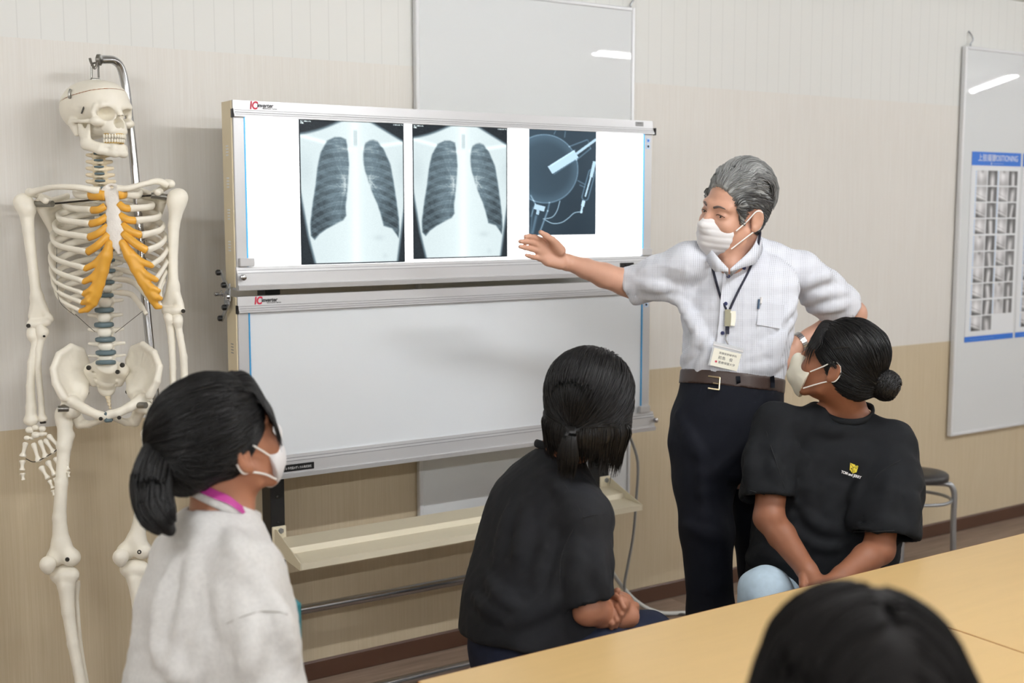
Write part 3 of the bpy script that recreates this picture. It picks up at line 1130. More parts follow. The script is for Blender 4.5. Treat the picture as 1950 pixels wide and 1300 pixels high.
def film(x0, x1, z0, z1, rgb, label, ni, nj, group=None):
    y = 3.2795
    o = color_grid('radiograph', ni, nj, lambda U, V: np.stack([x0 + U * (x1 - x0), np.full(U.shape, y), z1 + V * (z0 - z1)], -1), rgb, M['film'])
    so = o.modifiers.new('thickness', 'SOLIDIFY')
    so.thickness = 0.0004
    so.offset = 1
    return tag(o, label, 'radiograph', group)


cp = chest_print(210, 280)
film(1.409, 1.752, 1.382 + 0.001, 1.8055, cp, 'chest radiograph on the lit screen, the left one beside the blank area', 210, 280)
film(1.781, 2.128, 1.391, 1.8055, cp, 'chest radiograph on the lit screen, the one beside the smaller film', 210, 280)
film(2.212, 2.486, 1.459, 1.8055, bulb_print(150, 220), 'small dark radiograph of a glass bulb on the lit screen', 150, 220)

# ------------------------------------------------------------------ cables
o = MB().tube(spline([(2.70, 3.33, 0.775), (2.705, 3.36, 0.74), (2.765, 3.38, 0.62), (2.775, 3.40, 0.46), (2.78, 3.42, 0.33), (2.765, 3.43, 0.22), (2.765, 3.45, 0.13), (2.80, 3.47, 0.06), (2.85, 3.475, 0.006)], 6), 0.0055, 8).build('power_cable', M['cable_gray'], smooth=True)
tag(o, 'grey cable dropping from the right end of the film viewer', 'cable')
o = MB().tube(spline([(2.52, 3.50, 0.40), (2.60, 3.49, 0.31), (2.70, 3.48, 0.22), (2.76, 3.46, 0.13), (2.82, 3.43, 0.06), (2.90, 3.40, 0.016), (3.00, 3.36, 0.008), (3.06, 3.30, 0.008)], 6), 0.0075, 8).build('extension_cable', M['cable_white'], smooth=True)
tag(o, 'thick white cable curving down from behind the viewer to the floor', 'cable')
o = MB().tube(spline([(2.83, 3.47, 0.006), (2.88, 3.44, 0.006), (2.94, 3.40, 0.006), (2.99, 3.34, 0.006), (3.0, 3.25, 0.006)], 6), 0.0055, 8).build('floor_cable', M['cable_dark'], smooth=True)
tag(o, 'dark cable lying flat on the plank floor by the baseboard', 'cable')


# ------------------------------------------------------------------ tables
def table(x0, x1, y0, y1, label):
    t = empty('table', ((x0 + x1) / 2, (y0 + y1) / 2, 0), label, 'table')
    z = 0.70
    MB().box((x0 + 0.0015, y0 + 0.002, z - 0.027), (x1 - 0.0015, y1 - 0.002, z), 0.0012).build('table_top', M['beech'], t)
    for a, b in (((x0, y0, z - 0.027), (x0 + 0.0016, y1, z - 0.0006)), ((x1 - 0.0016, y0, z - 0.027), (x1, y1, z - 0.0006)), ((x0, y1 - 0.002, z - 0.027), (x1, y1, z - 0.0006)), ((x0, y0, z - 0.027), (x1, y0 + 0.002, z - 0.0006))):
        MB().box(a, b, 0.0004).build('edge_band', M['edge'], t)
    for lx in (x0 + 0.07, x1 - 0.07):
        for ly in (y0 + 0.07, y1 - 0.07):
            l = MB().tube([(lx, ly, 0.012), (lx, ly, z - 0.027)], 0.016, 14).build('leg', M['gray_metal'], t, True)
            MB().lathe([(0.018, 0), (0.019, 0.004), (0.019, 0.02), (0.016, 0.024)], (lx, ly, 0.0), (0, 0, 1), 14).build('foot_cap', M['rubber'], l, True)
    for ly in (y0 + 0.07, y1 - 0.07):
        MB().box((x0 + 0.07, ly - 0.012, z - 0.065), (x1 - 0.07, ly + 0.012, z - 0.028), 0.002).build('apron', M['gray_metal'], t)


table(1.0, 2.041, 0.98, 1.842, 'beech topped table left of the seam, nearest the picture bottom')
table(2.043, 3.30, 0.98, 1.842, 'beech topped table right of the seam, reaching the right picture edge')


# ------------------------------------------------------------------ stools
def stool(x, y, zs, rs, rl, ang, label, group=None):
    t = empty('stool', (x, y, 0), label, 'stool', group)
    MB().lathe([(rs * 0.86, -0.036), (rs * 0.98, -0.030), (rs, -0.018), (rs * 0.985, -0.006), (rs * 0.93, 0.0), (rs * 0.5, 0.003), (0.004, 0.003)], (x, y, zs), (0, 0, 1), 40).build('seat', M['seat_black'], t, True)
    for k in range(3):
        a = ang + k * 2 * math.pi / 3
        c, s = math.cos(a), math.sin(a)
        q = [(x + c * rr, y + s * rr, z) for rr, z in ((rs * 0.3, zs - 0.045), (rl * 0.78, zs - 0.046), (rl * 0.93, zs - 0.06), (rl, zs - 0.10), (rl, zs - 0.2), (rl + 0.006, 0.02))]
        l = MB().tube(spline(q, 6), 0.0125, 14).build('leg', M['gray_metal'], t, True)
        MB().lathe([(0.013, 0.0), (0.0145, 0.003), (0.0145, 0.025), (0.012, 0.028)], (q[-1][0], q[-1][1], 0), (0, 0, 1), 14).build('foot_cap', M['rubber'], l, True)
    n = 48
    ring = [(x + (rl - 0.012) * math.cos(2 * math.pi * i / n), y + (rl - 0.012) * math.sin(2 * math.pi * i / n), zs - 0.115) for i in range(n + 1)]
    MB().tube(ring, 0.0075, 10, cap=False).build('ring', M['gray_metal'], t, True)
    return t


sc = P(1751, 908, 5.22)
stool(sc[0], sc[1], 0.408, 0.122, 0.146, HEAD * -1 + math.radians(-14), 'empty round black stool by the wall under the poster board')

# ------------------------------------------------------------------ the skeleton model
M['bone'] = mat('ivory_bone_plastic', (243, 237, 222), 0.42, var=0.05, vscale=18, bump=0.06, bscale=90)
M['bone_dark'] = mat('tan_bone_plastic', (232, 217, 188), 0.45, var=0.06, vscale=25)
M['cartilage'] = mat('amber_cartilage', (232, 172, 66), 0.38, var=0.06, vscale=25)
M['disc'] = mat('slate_disc', (98, 116, 122), 0.5)
M['tooth'] = mat('tooth_enamel', (244, 238, 222), 0.3)
M['gum'] = mat('tooth_gap', (206, 172, 96), 0.5)
M['steel'] = mat('dull_steel', (140, 138, 132), 0.3, metal=0.9)
M['iron'] = mat('dark_screw', (60, 57, 52), 0.4, metal=0.7)
M['seam'] = mat('skull_seam', (150, 92, 48), 0.7)
M['sternum'] = mat('pale_sternum', (236, 230, 222), 0.6, var=0.05, vscale=60, bump=0.3, bscale=220)

SD = 3.25                                  # depth of the skeleton's middle plane
TOCAM = -FWD
SKY = P(205, 500, SD)


def S(px, py, dz=0.0):
    return P(px, py, SD - dz)


MM = SD / FPX                              # metres per pixel at that depth
skel = empty('anatomical_skeleton', S(205, 640), 'life-size ivory plastic skeleton model hanging from a chrome stand', 'skeleton')


def part(fld, name, m, parent, smooth_it=1):
    return fld.build(name, m, parent, smooth_it)


def bounds(pts, pad):
    p = np.array(pts)
    return p.min(0) - pad, p.max(0) + pad


def corners(x0, y0, x1, y1, a, b):
    return [S(x, y, z) for x in (x0, x1) for y in (y0, y1) for z in (a, b)]


def frame(yaw_left, pitch_up=0.0, roll=0.0):
    """axes (right, forward, up) of a head or body that faces yaw_left degrees to the picture's left of the camera, from the camera's side.
    pitch_up raises the face, roll > 0 drops the figure's left side"""
    a = math.radians(yaw_left)
    back = np.array([-_fh[0], -_fh[1], 0.0])         # horizontally towards the camera
    f = -math.sin(a) * RGT + math.cos(a) * back
    l = math.cos(a) * RGT + math.sin(a) * back
    r = -l
    u = np.array([0, 0, 1.0])
    p = math.radians(pitch_up)
    f, u = math.cos(p) * f + math.sin(p) * u, math.cos(p) * u - math.sin(p) * f
    q = math.radians(roll)
    r, u = math.cos(q) * r + math.sin(q) * u, math.cos(q) * u - math.sin(q) * r
    return np.stack([r, f, u], 1)                   # columns


# ---- skull
HB = frame(-55, 1, 1)
HO = S(187, 224, 0.0)


def hl(p, s=1.0):
    return HO + HB @ (np.array(p, float) * HS)


HS = np.array([1.04, 1.06, .965])


def head_field(h, lo=(-.1, -.125, -.135), hi=(.1, .13, .135)):
    return Field(np.array(lo), np.array(hi), h)     # in head coordinates


def place(me, O, B, s=1.0):
    n = len(me.vertices)
    co = np.empty(n * 3, np.float32)
    me.vertices.foreach_get('co', co)
    co = (co.reshape(-1, 3) * np.array(s)) @ B.T + O
    me.vertices.foreach_set('co', co.astype(np.float32).ravel())
    me.update()
    return me


f = head_field(0.0019)
f.ell((0, -.018, .038), (.0725, .095, .068)).ell((0, -.054, .018), (.060, .055, .054), k=.02).ell((0, .035, .043), (.057, .052, .052), k=.02)
f.cone((-.037, .071, .026), (.037, .071, .026), .012, .012, k=.012)
f.ell((0, .056, -.030), (.030, .034, .024), k=.012).cone((-.016, .078, -.043), (.016, .078, -.043), .0105, .0105, k=.012)
f.cone((0, .080, .020), (0, .096, -.004), .008, .006, k=.008)
f.cone((0, .05, -.02), (0, -.03, -.03), .034, .034, k=.015)
for s in (-1, 1):
    f.ell((s * .046, .058, -.017), (.018, .016, .014), k=.008)
    f.chain([(s * .050, .054, -.016), (s * .066, .022, -.016), (s * .064, -.012, -.014)], (.0065, .005, .005), k=.006)
    f.chain([(s * .050, .060, .024), (s * .055, .054, .006), (s * .050, .056, -.012)], (.0075, .0065, .007), k=.006)
    f.cone((s * .056, -.026, -.018), (s * .052, -.020, -.048), .014, .007, k=.01)
for s in (-1, 1):
    f.ell((s * .075, .026, .006), (.014, .022, .018), k=.008, mode='d')
    f.ell((s * .0325, .083, .003), (.0215, .050, .0182), np.array([[math.cos(.38), s * math.sin(.38), 0], [-s * math.sin(.38), math.cos(.38), 0], [0, 0, 1]]), k=.003, mode='d')
    f.ell((s * .0070, .094, -.022), (.0092, .042, .0135), k=.002, mode='d')
f.ell((0, .096, -.013), (.0072, .036, .014), k=.003, mode='d')
f.ell((0, .0, -.085), (.040, .055, .034), k=.012, mode='d')
cap_f = head_field(0.0019)
cap_f.d = f.d.copy()
cut_n = np.array([0, -0.20, 1.0])
cut_p = np.array([0, 0, 0.058])
f.plane(cut_p - [0, 0, .0006], cut_n, .0008)
skull = link('skull', place(f.mesh('skull'), HO, HB, HS), M['bone'], skel, 'all')
cap_f.plane(cut_p + [0, 0, .0006], -cut_n, .0008)
link('skull_cap', place(cap_f.mesh('skull_cap'), HO, HB, HS), M['bone'], skull, 'all')
sf = head_field(0.0025)
sf.ell((0, -.018, .038), (.0715, .094, .067)).ell((0, .035, .043), (.056, .051, .051), k=.02)
sf.plane(cut_p + [0, 0, .003], cut_n, .001).plane(cut_p - [0, 0, .003], -cut_n, .001)
link('saw_line', place(sf.mesh('saw_line'), HO, HB, HS), M['seam'], skull, 'all')
# jaw
f = head_field(0.0018)
for s in (-1, 1):
    f.chain([(s * .056, .000, -.020), (s * .053, .004, -.045), (s * .047, .010, -.078)], (.0075, .011, .012), k=.006, flat=HB[:, 0] * 0 + [1, 0, 0], fs=.62)
    f.cone((s * .050, .028, -.026), (s * .049, .018, -.055), .005, .012, k=.006, flat=(1, 0, 0), fs=.6)
    f.chain([(s * .047, .010, -.078), (s * .036, .050, -.096), (s * .014, .078, -.104)], (.012, .0105, .010), k=.012)
    f.chain([(s * .044, .022, -.076), (s * .033, .054, -.083), (s * .013, .077, -.086)], (.009, .0085, .008), k=.014)
f.cone((-.014, .080, -.102), (.014, .080, -.102), .0105, .0105, k=.008).cone((-.013, .077, -.086), (.013, .077, -.086), .008, .008, k=.008)
jaw = link('jaw', place(f.mesh('jaw'), HO, HB, HS), M['bone'], skel, 'all')
gum_f = head_field(.002)
tooth_me = None
for row, (z0, zh, rx, yc, par) in enumerate(((-.0565, .0115, .0265, .0905, skull), (-.0685, .0105, .0250, .0875, jaw))):
    pr = None
    for k in range(14):
        a = (k - 6.5) / 6.5
        x = rx * math.sin(a * 1.45)
        y = yc - .044 * (1 - math.cos(a * 1.30))
        w = .0036 if abs(a) < .6 else .0046
        nrm = np.array([math.sin(a * 1.3), math.cos(a * 1.3), 0])
        sd = np.array([nrm[1], -nrm[0], 0])
        mb = MB()
        vs = []
        for zz, ww, dd in ((-1, .75, .6), (-.4, 1, 1), (.5, .96, 1), (1, .72, .7)):
            for cx, cy in ((-1, -1), (-.5, 1), (.5, 1), (1, -1)):
                vs.append(hl(np.array([x, y, z0 + (zz if row == 0 else -zz) * zh / 2]) + sd * cx * w * ww + nrm * cy * .0032 * dd))
        mb.add(vs, [[i * 4 + j, i * 4 + (j + 1) % 4, (i + 1) * 4 + (j + 1) % 4, (i + 1) * 4 + j] for i in range(3) for j in range(4)] + [[3, 2, 1, 0], [12, 13, 14, 15]])
        mb.build('tooth', M['tooth'], par, 'all')
    g = MB()
    arc = [hl((rx * .97 * math.sin(a * 1.45), yc - .0018 - .044 * (1 - math.cos(a * 1.30)), z0 + (.0052 if row == 0 else -.0048))) for a in np.linspace(-1, 1, 22)]
    g.tube(arc, .0026, 8).build('gum_line', M['gum'], par, True)
# skull fittings
o = MB()
o.tube([hl((.058, .030, .036)), hl((.066, .022, .004))], .0022, 8).build('jaw_spring', M['iron'], skull, True)
o = MB()
o.tube([hl((.071, -.012, .072)), hl((.075, -.012, .062)), hl((.0745, -.012, .052))], .0035, 8)
o.lathe([(.003, 0), (.006, .001), (.006, .004), (.002, .005)], hl((.072, -.012, .052)), HB[:, 0], 10)
o.build('skull_latch', M['steel'], skull, True)
# shackle on the crown
o = MB()
top = S(181, 152)
o.box(top + [-.012, -.008, -.004], top + [.012, .008, .004], .002)
b0, b1 = S(174, 148), S(188, 148)
t0, t1 = S(175, 124), S(187, 124)
o.tube(spline([b0, (b0 + t0) / 2, t0, (t0 + t1) / 2 + [0, 0, .006], t1, (t1 + b1) / 2, b1], 5), .0028, 8)
o.build('hanging_shackle', M['steel'], skel, True)

# ---- spine
vf = Field((-.05, -.06, -.03), (.05, .035, .03), .0022)


def vertebra_mesh(name, body_w, body_d, body_h, trans, spin):
    f = Field((-.055, -.075, -.03), (.055, .04, .03), .0021)
    f.loft((0, 0, 0), (0, 0, 1), (1, 0, 0), [(-body_h / 2, 0, 0, body_w, body_d), (0, 0, 0, body_w * .86, body_d * .86), (body_h / 2, 0, 0, body_w, body_d)], k=.004)
    for s in (-1, 1):
        f.cone((s * body_w * .6, -body_d * .7, .002), (s * body_w * .7, -body_d * 1.5, .002), .006, .006, k=.004)
        f.cone((s * body_w * .7, -body_d * 1.5, .002), (s * trans, -body_d * 1.6, .004), .0055, .0038, k=.004)
        f.cone((s * body_w * .65, -body_d * 1.5, -body_h * .5), (s * body_w * .65, -body_d * 1.5, body_h * .6), .005, .005, k=.004)
        f.cone((s * body_w * .65, -body_d * 1.5, 0), (0, -body_d * 1.9, -.004), .005, .005, k=.004)
    f.cone((0, -body_d * 1.9, -.004), (0, -body_d * 1.9 - spin, -.014), .005, .004, k=.004)
    return f.mesh(name)


lum_me = vertebra_mesh('vertebra', .0235, .0175, .026, .046, .022)
tho_me = vertebra_mesh('vertebra', .0165, .0145, .018, .030, .028)
cer_me = vertebra_mesh('vertebra', .0115, .0085, .012, .026, .016)
SB = frame(-12)


def put(me, name, m, px, py, dz, sc, tilt=0.0, B=None):
    o = bpy.data.objects.new(name, me)
    COL.objects.link(o)
    if not me.materials:
        me.materials.append(m)
        me.polygons.foreach_set('use_smooth', [True] * len(me.polygons))
    B = SB if B is None else B
    R = Matrix(B.tolist()).to_4x4() @ Matrix.Rotation(tilt, 4, 'X') @ Matrix.Diagonal((sc[0], sc[1], sc[2], 1))
    o.matrix_world = Matrix.Translation(S(px, py, dz).tolist()) @ R
    o.parent = skel
    o.matrix_parent_inverse = world_of(skel).inverted()
    o.matrix_basis = Matrix.Translation(S(px, py, dz).tolist()) @ R
    return o


disc_me = MB().lathe([(.0195, -.0045), (.0225, -.003), (.0232, 0), (.0225, .003), (.0195, .0045)], (0, 0, 0), (0, 0, 1), 24)
dm = bpy.data.meshes.new('disc')
dm.from_pydata(disc_me.v, [], disc_me.f)
disc_me = dm
cerv = [(186.5, 292), (187.5, 305), (188.5, 317.5), (189.5, 330.5), (190.5, 344), (191.5, 357)]
for i in range(7):
    y = 285.5 + 12.7 * i
    put(cer_me, 'vertebra', M['bone_dark'], 186 + i * .95, y, .010 - .006 * abs(i - 3) + .004, (1.12 + .05 * i, 1.1 + .05 * i, 1.22 + .04 * i))
    if i < 6:
        put(disc_me, 'disc', M['disc'], cerv[i][0], cerv[i][1], .010 - .006 * abs(i - 2.5) + .004, (.52 + .02 * i, .40, .62))
ty = [364, 379, 394, 409, 425, 441, 458, 476, 495, 515, 537, 562]
tx = [195, 196, 198, 200, 202, 203, 204, 205, 205.5, 206, 203.5, 201.5]
for i in range(12):
    y0 = ty[i]
    y1 = ty[i + 1] if i < 11 else 590
    dz = -.055 - .035 * math.sin(math.pi * min(i, 9) / 9) + (.012 * max(0, i - 8))
    if i < 11:
        put(tho_me, 'vertebra', M['bone'], (tx[i] + tx[i + 1]) / 2, (y0 + y1) / 2, dz, (.86 + .035 * i, .9 + .02 * i, (y1 - y0) * MM / .0215), 0)
    put(disc_me, 'disc', M['disc'], tx[i], y0, dz + .004, (.62 + .026 * i, .55 + .02 * i, .55 + .055 * i))
ly = [562, 590, 618, 646, 671, 691]
lx = [201.5, 198.5, 198, 200.6, 201.5, 201.5]
for i in range(5):
    put(lum_me, 'vertebra', M['bone'], (lx[i] + lx[i + 1]) / 2, (ly[i] + ly[i + 1]) / 2, -.010 + .010 * min(i, 3), (.93 + .02 * i, .95, (ly[i + 1] - ly[i]) * MM / .0315))
    if i:
        put(disc_me, 'disc', M['disc'], lx[i], ly[i], -.006 + .010 * min(i, 3), (1.08 + .02 * i, 1.0, 1.35))
put(disc_me, 'disc', M['disc'], 201.5, 690, .022, (1.15, 1.0, 1.3), .15)

# ---- sternum, ribs and their cartilages
f = Field(*bounds([S(195, 355, .1), S(240, 490, .1)], .06), .0021)
f.chain([S(213, 366, .076), S(214, 382, .08)], (.0245, .0165), k=.006, flat=TOCAM, fs=.34)
f.cone(S(200, 366, .074), S(227, 364, .074), .009, .009, k=.008, flat=TOCAM, fs=.6)
f.chain([S(214, 386, .083), S(216, 410, .09), S(219, 440, .098), S(221, 464, .102)], (.0150, .0180, .0215, .0120), k=.005, flat=TOCAM, fs=.36)
f.cone(S(222, 466, .102), S(226, 481, .1), .008, .005, k=.005, flat=TOCAM, fs=.45)
f.ell(S(211, 357, .08), (.009, .009, .006), k=.006, mode='d')
f.build('sternum', M['sternum'], skel)

L_end = [(172, 371), (175, 400), (172, 426), (169, 452), (166, 480), (163, 511), (160, 536), (160, 559), (157, 576), (152, 591)]
R_end = [(236, 369), (246, 397), (258, 420), (269, 448), (280, 477), (288, 505), (297, 532), (301, 553), (305, 568), (305, 584)]
L_st = [(200, 372), (201, 392), (204, 412), (206, 430), (208, 446), (209, 456), (209, 463)]
R_st = [(226, 370), (226, 388), (228, 410), (232, 428), (234, 443), (234, 454), (233, 462)]
Wr = [62, 84, 96, 103, 107, 110, 110, 109, 106, 100, 92, 70]


def rib_z(i):
    return (.060, .072, .078, .083, .088, .088, .085, .080, .072, .062)[i]


ribend = {}
for side in (-1, 1):
    for i in range(12):
        W = Wr[i]
        yb = ty[i] - 6
        cx = 205
        bz = -.075 - .03 * math.sin(math.pi * min(i, 9) / 9) + (.01 * max(0, i - 8))
        v0 = (cx + side * 9 - 3, yb, bz + .004)
        ang = (cx + side * W * .55 - 3, yb + 6 + i * .6, bz - .022)
        if i < 10:
            e = (L_end if side < 0 else R_end)[i]
            ez = rib_z(i)
            ylat = yb + .42 * (e[1] - yb) + 8
            lat = (cx + side * W + 2, ylat, -.012)
            q = .62
            al = (cx + 4 + side * (W * (.90 if i > 1 else .86)), ylat + (e[1] - ylat) * .55, .045 if i > 1 else .03)
            pts = [v0, ang, (cx + side * W * .9 - 1, (ylat + yb) / 2 + 5, -.07), lat, al, (e[0], e[1], ez)]
            if i == 0:
                pts = [v0, (cx + side * 45, 362, -.06), (cx + side * 62, 366, -.01), (cx + side * 56, 372, .035), (e[0], e[1], ez)]
        else:
            k = i - 10
            if side > 0:
                pts = [v0, (cx + 40, yb + 3, bz - .012), (cx + 62 - 8 * k, yb + 18 - 4 * k, -.05), (cx + 88 - 14 * k, yb + 48 - 6 * k, -.02)]
            else:
                pts = [v0, (cx - 48, yb + 4, bz - .012), (cx - 88 + 10 * k, yb + 20, -.04), (cx - 72 + 10 * k, yb + 62 - 20 * k, .005)]
        p = spline([S(*q) for q in pts], 8)
        n = len(p)
        r = np.full(n, .0066 if i < 7 else .0056)
        r[:4] *= .75
        r[-3:] *= (1.08 if i < 10 else .7)
        MB().tube(p, r, 12, flat=1.45, fdir=(0, 0, 1)).build('rib', M['bone'], skel, 'all')
        ribend[(side, i)] = p[-1]
    st = L_st if side < 0 else R_st
    ends = L_end if side < 0 else R_end
    # costal cartilage: the upper five bars
    for i in range(5):
        e = S(*ends[i], rib_z(i))
        s_ = S(*st[i], .078 + .005 * i)
        md = S((ends[i][0] * .5 + st[i][0] * .5), (ends[i][1] * .5 + st[i][1] * .5) + (3 if i else 0), rib_z(i) * .5 + .045 + .003 * i)
        r = (.0105, .0076, .0078, .0080, .0082)[i]
        MB().tube(spline([e, md, s_], 6), r, 12, fdir=(0, 0, 1), flat=1.3).build('costal_cartilage', M['cartilage'], skel, 'all')
    # the lower bars run together along the costal margin
    if side < 0:
        marg = [(209, 464), (203, 487), (196, 515), (190, 540), (185, 560), (179, 577), (166, 589), (153, 592)]
    else:
        marg = [(234, 463), (247, 486), (259, 511), (272, 536), (283, 556), (291, 572), (298, 583), (305, 584)]
    mz = np.linspace(.100, .062, len(marg))
    f = Field(*bounds([S(*m, z) for m, z in zip(marg, mz)] + [S(*ends[5], .09)], .03), .0024)
    mp = [S(*m, z) for m, z in zip(marg, mz)]
    f.chain(mp, (.0110, .0150, .0145, .013, .0115, .0095, .0078, .0066), k=.008)
    for i in range(5, 10):
        e = S(*ends[i], rib_z(i))
        j = min(i - 3, 6)
        c = np.array(marg[min(i - 4, 6)], float)
        if i < 9:
            up = S(*(np.array(marg[max(i - 5, 0)]) * .55 + c * .45), mz[i - 5])
            md = S(*(np.array(ends[i]) * .55 + c * .45 + [0, 2]), rib_z(i) * .6 + .038)
            f.chain([e, md, up], (.0098 - .0003 * i, .0092, .0095), k=.008)
    f.build('costal_arch', M['cartilage'], skel)

# ---- shoulder girdle
for side in (-1, 1):
    ac = S(60, 366, .02) if side < 0 else S(318, 352, -.005)
    st = S(190, 364, .078) if side < 0 else S(226, 360, .078)
    if side < 0:
        pts = [st, S(150, 357, .085), S(105, 356, .062), S(75, 362, .03), ac]
    else:
        pts = [st, S(245, 358, .08), S(275, 350, .05), S(300, 345, .015), ac]
    p = spline(pts, 7)
    r = np.interp(np.linspace(0, 1, len(p)), [0, .15, .5, .85, 1], [.0115, .0085, .0072, .0095, .010])
    MB().tube(p, r, 12).build('collarbone', M['bone'], skel, True)
    f = Field(*bounds(corners(50, 350, 175, 480, .05, -.15) if side < 0 else corners(240, 335, 340, 470, .05, -.15), .02), .0026)
    if side < 0:
        gl, acr, cor, inf, sup, spn = S(72, 388, -.01), S(56, 366, .008), S(87, 382, .035), S(112, 468, -.105), S(128, 372, -.10), S(126, 392, -.112)
    else:
        gl, acr, cor, inf, sup, spn = S(310, 380, -.02), S(325, 350, -.012), S(300, 366, .03), S(281, 455, -.115), S(262, 358, -.11), S(262, 378, -.12)
    f.chain([gl, (gl + inf) / 2 + TOCAM * -.012, inf], (.011, .008, .007), k=.006)
    f.chain([sup, inf], (.006, .006), k=.006)
    f.chain([sup, gl], (.006, .008), k=.006)
    for t in np.linspace(.12, .9, 8):
        a = gl + (inf - gl) * t
        f.cone(a + TOCAM * -.01 * math.sin(t * 3), sup + (inf - sup) * t, .006, .0042, k=.012, flat=TOCAM, fs=.8)
    f.chain([spn, (spn + acr) / 2 - TOCAM * .02, acr], (.006, .0085, .010), k=.008)
    f.chain([acr, acr + (S(70, 372) - S(62, 368)) * (1 if side < 0 else -1)], (.010, .008), k=.008)
    f.chain([gl, (gl + cor) / 2 + [0, 0, .012], cor], (.010, .0085, .0095), k=.008)
    f.build('shoulder_blade', M['bone'], skel)
    # steel rod through the shoulder
    j0, j1 = (S(66, 388, .0), S(100, 388, .03)) if side < 0 else (S(326, 376, .0), S(288, 372, .02))
    MB().tube([j0, j1], .0085, 12).build('joint_pin', M['steel'], skel, True)

MB().tube([S(98, 388, .015), S(206, 378, .0), S(290, 372, .012)], .0026, 8).build('shoulder_rod', M['iron'], skel, True)


def long_bone(name, field_pts, ops, h=.0026, m='bone', pad=.05):
    f = Field(*bounds(field_pts, pad), h)
    for o in ops:
        getattr(f, o[0])(*o[1:-1], **o[-1]) if isinstance(o[-1], dict) else getattr(f, o[0])(*o[1:])
    return f.build(name, M[m], skel)


def screw(p, d=None, r=.0055):
    d = TOCAM if d is None else d
    MB().lathe([(r, -.002), (r, .002), (r * .8, .003), (r * .45, .003), (r * .4, .0015)], p, d, 12).build('screw', M['iron'], skel, True)


# ---- arms
A = S(46, 388, .005)
B = S(76, 608, .0)
long_bone('upper_arm_bone', [A, B], [
    ('ell', A + [0, 0, 0], (.0265, .025, .026), {'k': .01}), ('cone', S(42, 383, .005), S(54, 398, .01), .018, .019, {'k': .014}),
    ('chain', [S(50, 398, .005), S(54, 440, .004), S(64, 520, .002), S(70, 565, 0)], (.0205, .0150, .0132, .0145), {'k': .012}),
    ('chain', [S(70, 565, 0), S(62, 602, 0)], (.0140, .0120), {'k': .012}), ('chain', [S(71, 565, 0), S(94, 606, -.004)], (.0130, .0085), {'k': .012}),
    ('ell', S(77, 592, .0), (.016, .008, .03), {'k': .012}), ('cone', S(60, 617, .008), S(70, 618, .008), .0125, .0120, {'k': .008}), ('cone', S(72, 617, .006), S(90, 613, .003), .0110, .0115, {'k': .006}), ('cone', S(96, 603, -.004), S(99, 608, -.004), .007, .006, {'k': .006}),
    ('cone', S(79, 600, .02), S(79, 606, .02), .008, .008, {'k': .006, 'mode': 'd'})])
screw(S(54, 620, .022)); screw(S(84, 640, .016), r=.003)
long_bone('radius_bone', [S(62, 630), S(62, 810)], [
    ('cone', S(62, 632, .008), S(62, 638, .008), .0155, .0150, {'k': .004}), ('chain', [S(64, 640, .006), S(67, 655, .004), S(60, 690, .004), S(58, 735, .006), S(59, 775, .008), S(59, 800, .008)], (.0110, .0098, .0105, .0108, .0135, .0155), {'k': .012}),
    ('cone', S(52, 800, .008), S(66, 799, .008), .0095, .0095, {'k': .01})])
long_bone('ulna_bone', [S(80, 620), S(83, 806)], [
    ('cone', S(78, 627, .008), S(84, 632, .004), .0120, .0130, {'k': .01}), ('cone', S(76, 620, .012), S(76, 634, .01), .008, .010, {'k': .008}),
    ('chain', [S(80, 634, .003), S(73, 665, .002), S(72, 700, .0), S(78, 760, .0), S(80, 795, .002)], (.0125, .0102, .0088, .0080, .0085), {'k': .012}),
    ('cone', S(80, 797, .002), S(84, 797, .002), .0095, .0088, {'k': .008})])
MB().tube([S(77, 804, .004), S(87, 803, .004)], .004, 8).build('wire_tie', M['iron'], skel, True)
A, B = S(337, 378, .0), S(329, 590, .0)
long_bone('upper_arm_bone', [A, B], [
    ('ell', A, (.0265, .025, .026), {'k': .01}), ('cone', S(343, 374), S(334, 390), .018, .019, {'k': .014}),
    ('chain', [S(337, 392, 0), S(331, 430, 0), S(329, 500, 0), S(330, 545, 0)], (.0205, .0148, .0130, .0140), {'k': .012}),
    ('chain', [S(330, 545), S(342, 580)], (.0130, .0120), {'k': .012}), ('chain', [S(330, 545), S(312, 582)], (.0130, .0095), {'k': .012}),
    ('ell', S(328, 568, .0), (.014, .008, .028), {'k': .012}), ('cone', S(336, 591, .008), S(344, 590, .006), .0120, .0115, {'k': .008}), ('cone', S(315, 592, .006), S(330, 592, .006), .0105, .0110, {'k': .006})])
screw(S(349, 592, .018))
long_bone('radius_bone', [S(340, 600), S(352, 810)], [('cone', S(338, 606, .006), S(338, 611, .006), .0140, .0135, {'k': .004}),
          ('chain', [S(338, 612, .004), S(343, 640, .002), S(350, 680, 0), S(352, 740, 0), S(348, 800, 0)], (.0098, .0092, .0098, .0098, .0150), {'k': .012})])
long_bone('ulna_bone', [S(320, 600), S(331, 806)], [('cone', S(320, 602, .006), S(326, 608, .006), .0125, .0115, {'k': .008}),
          ('chain', [S(323, 612, .002), S(327, 650, 0), S(329, 700, 0), S(330, 760, 0), S(331, 795, 0)], (.0115, .0098, .0088, .0080, .0085), {'k': .012})])


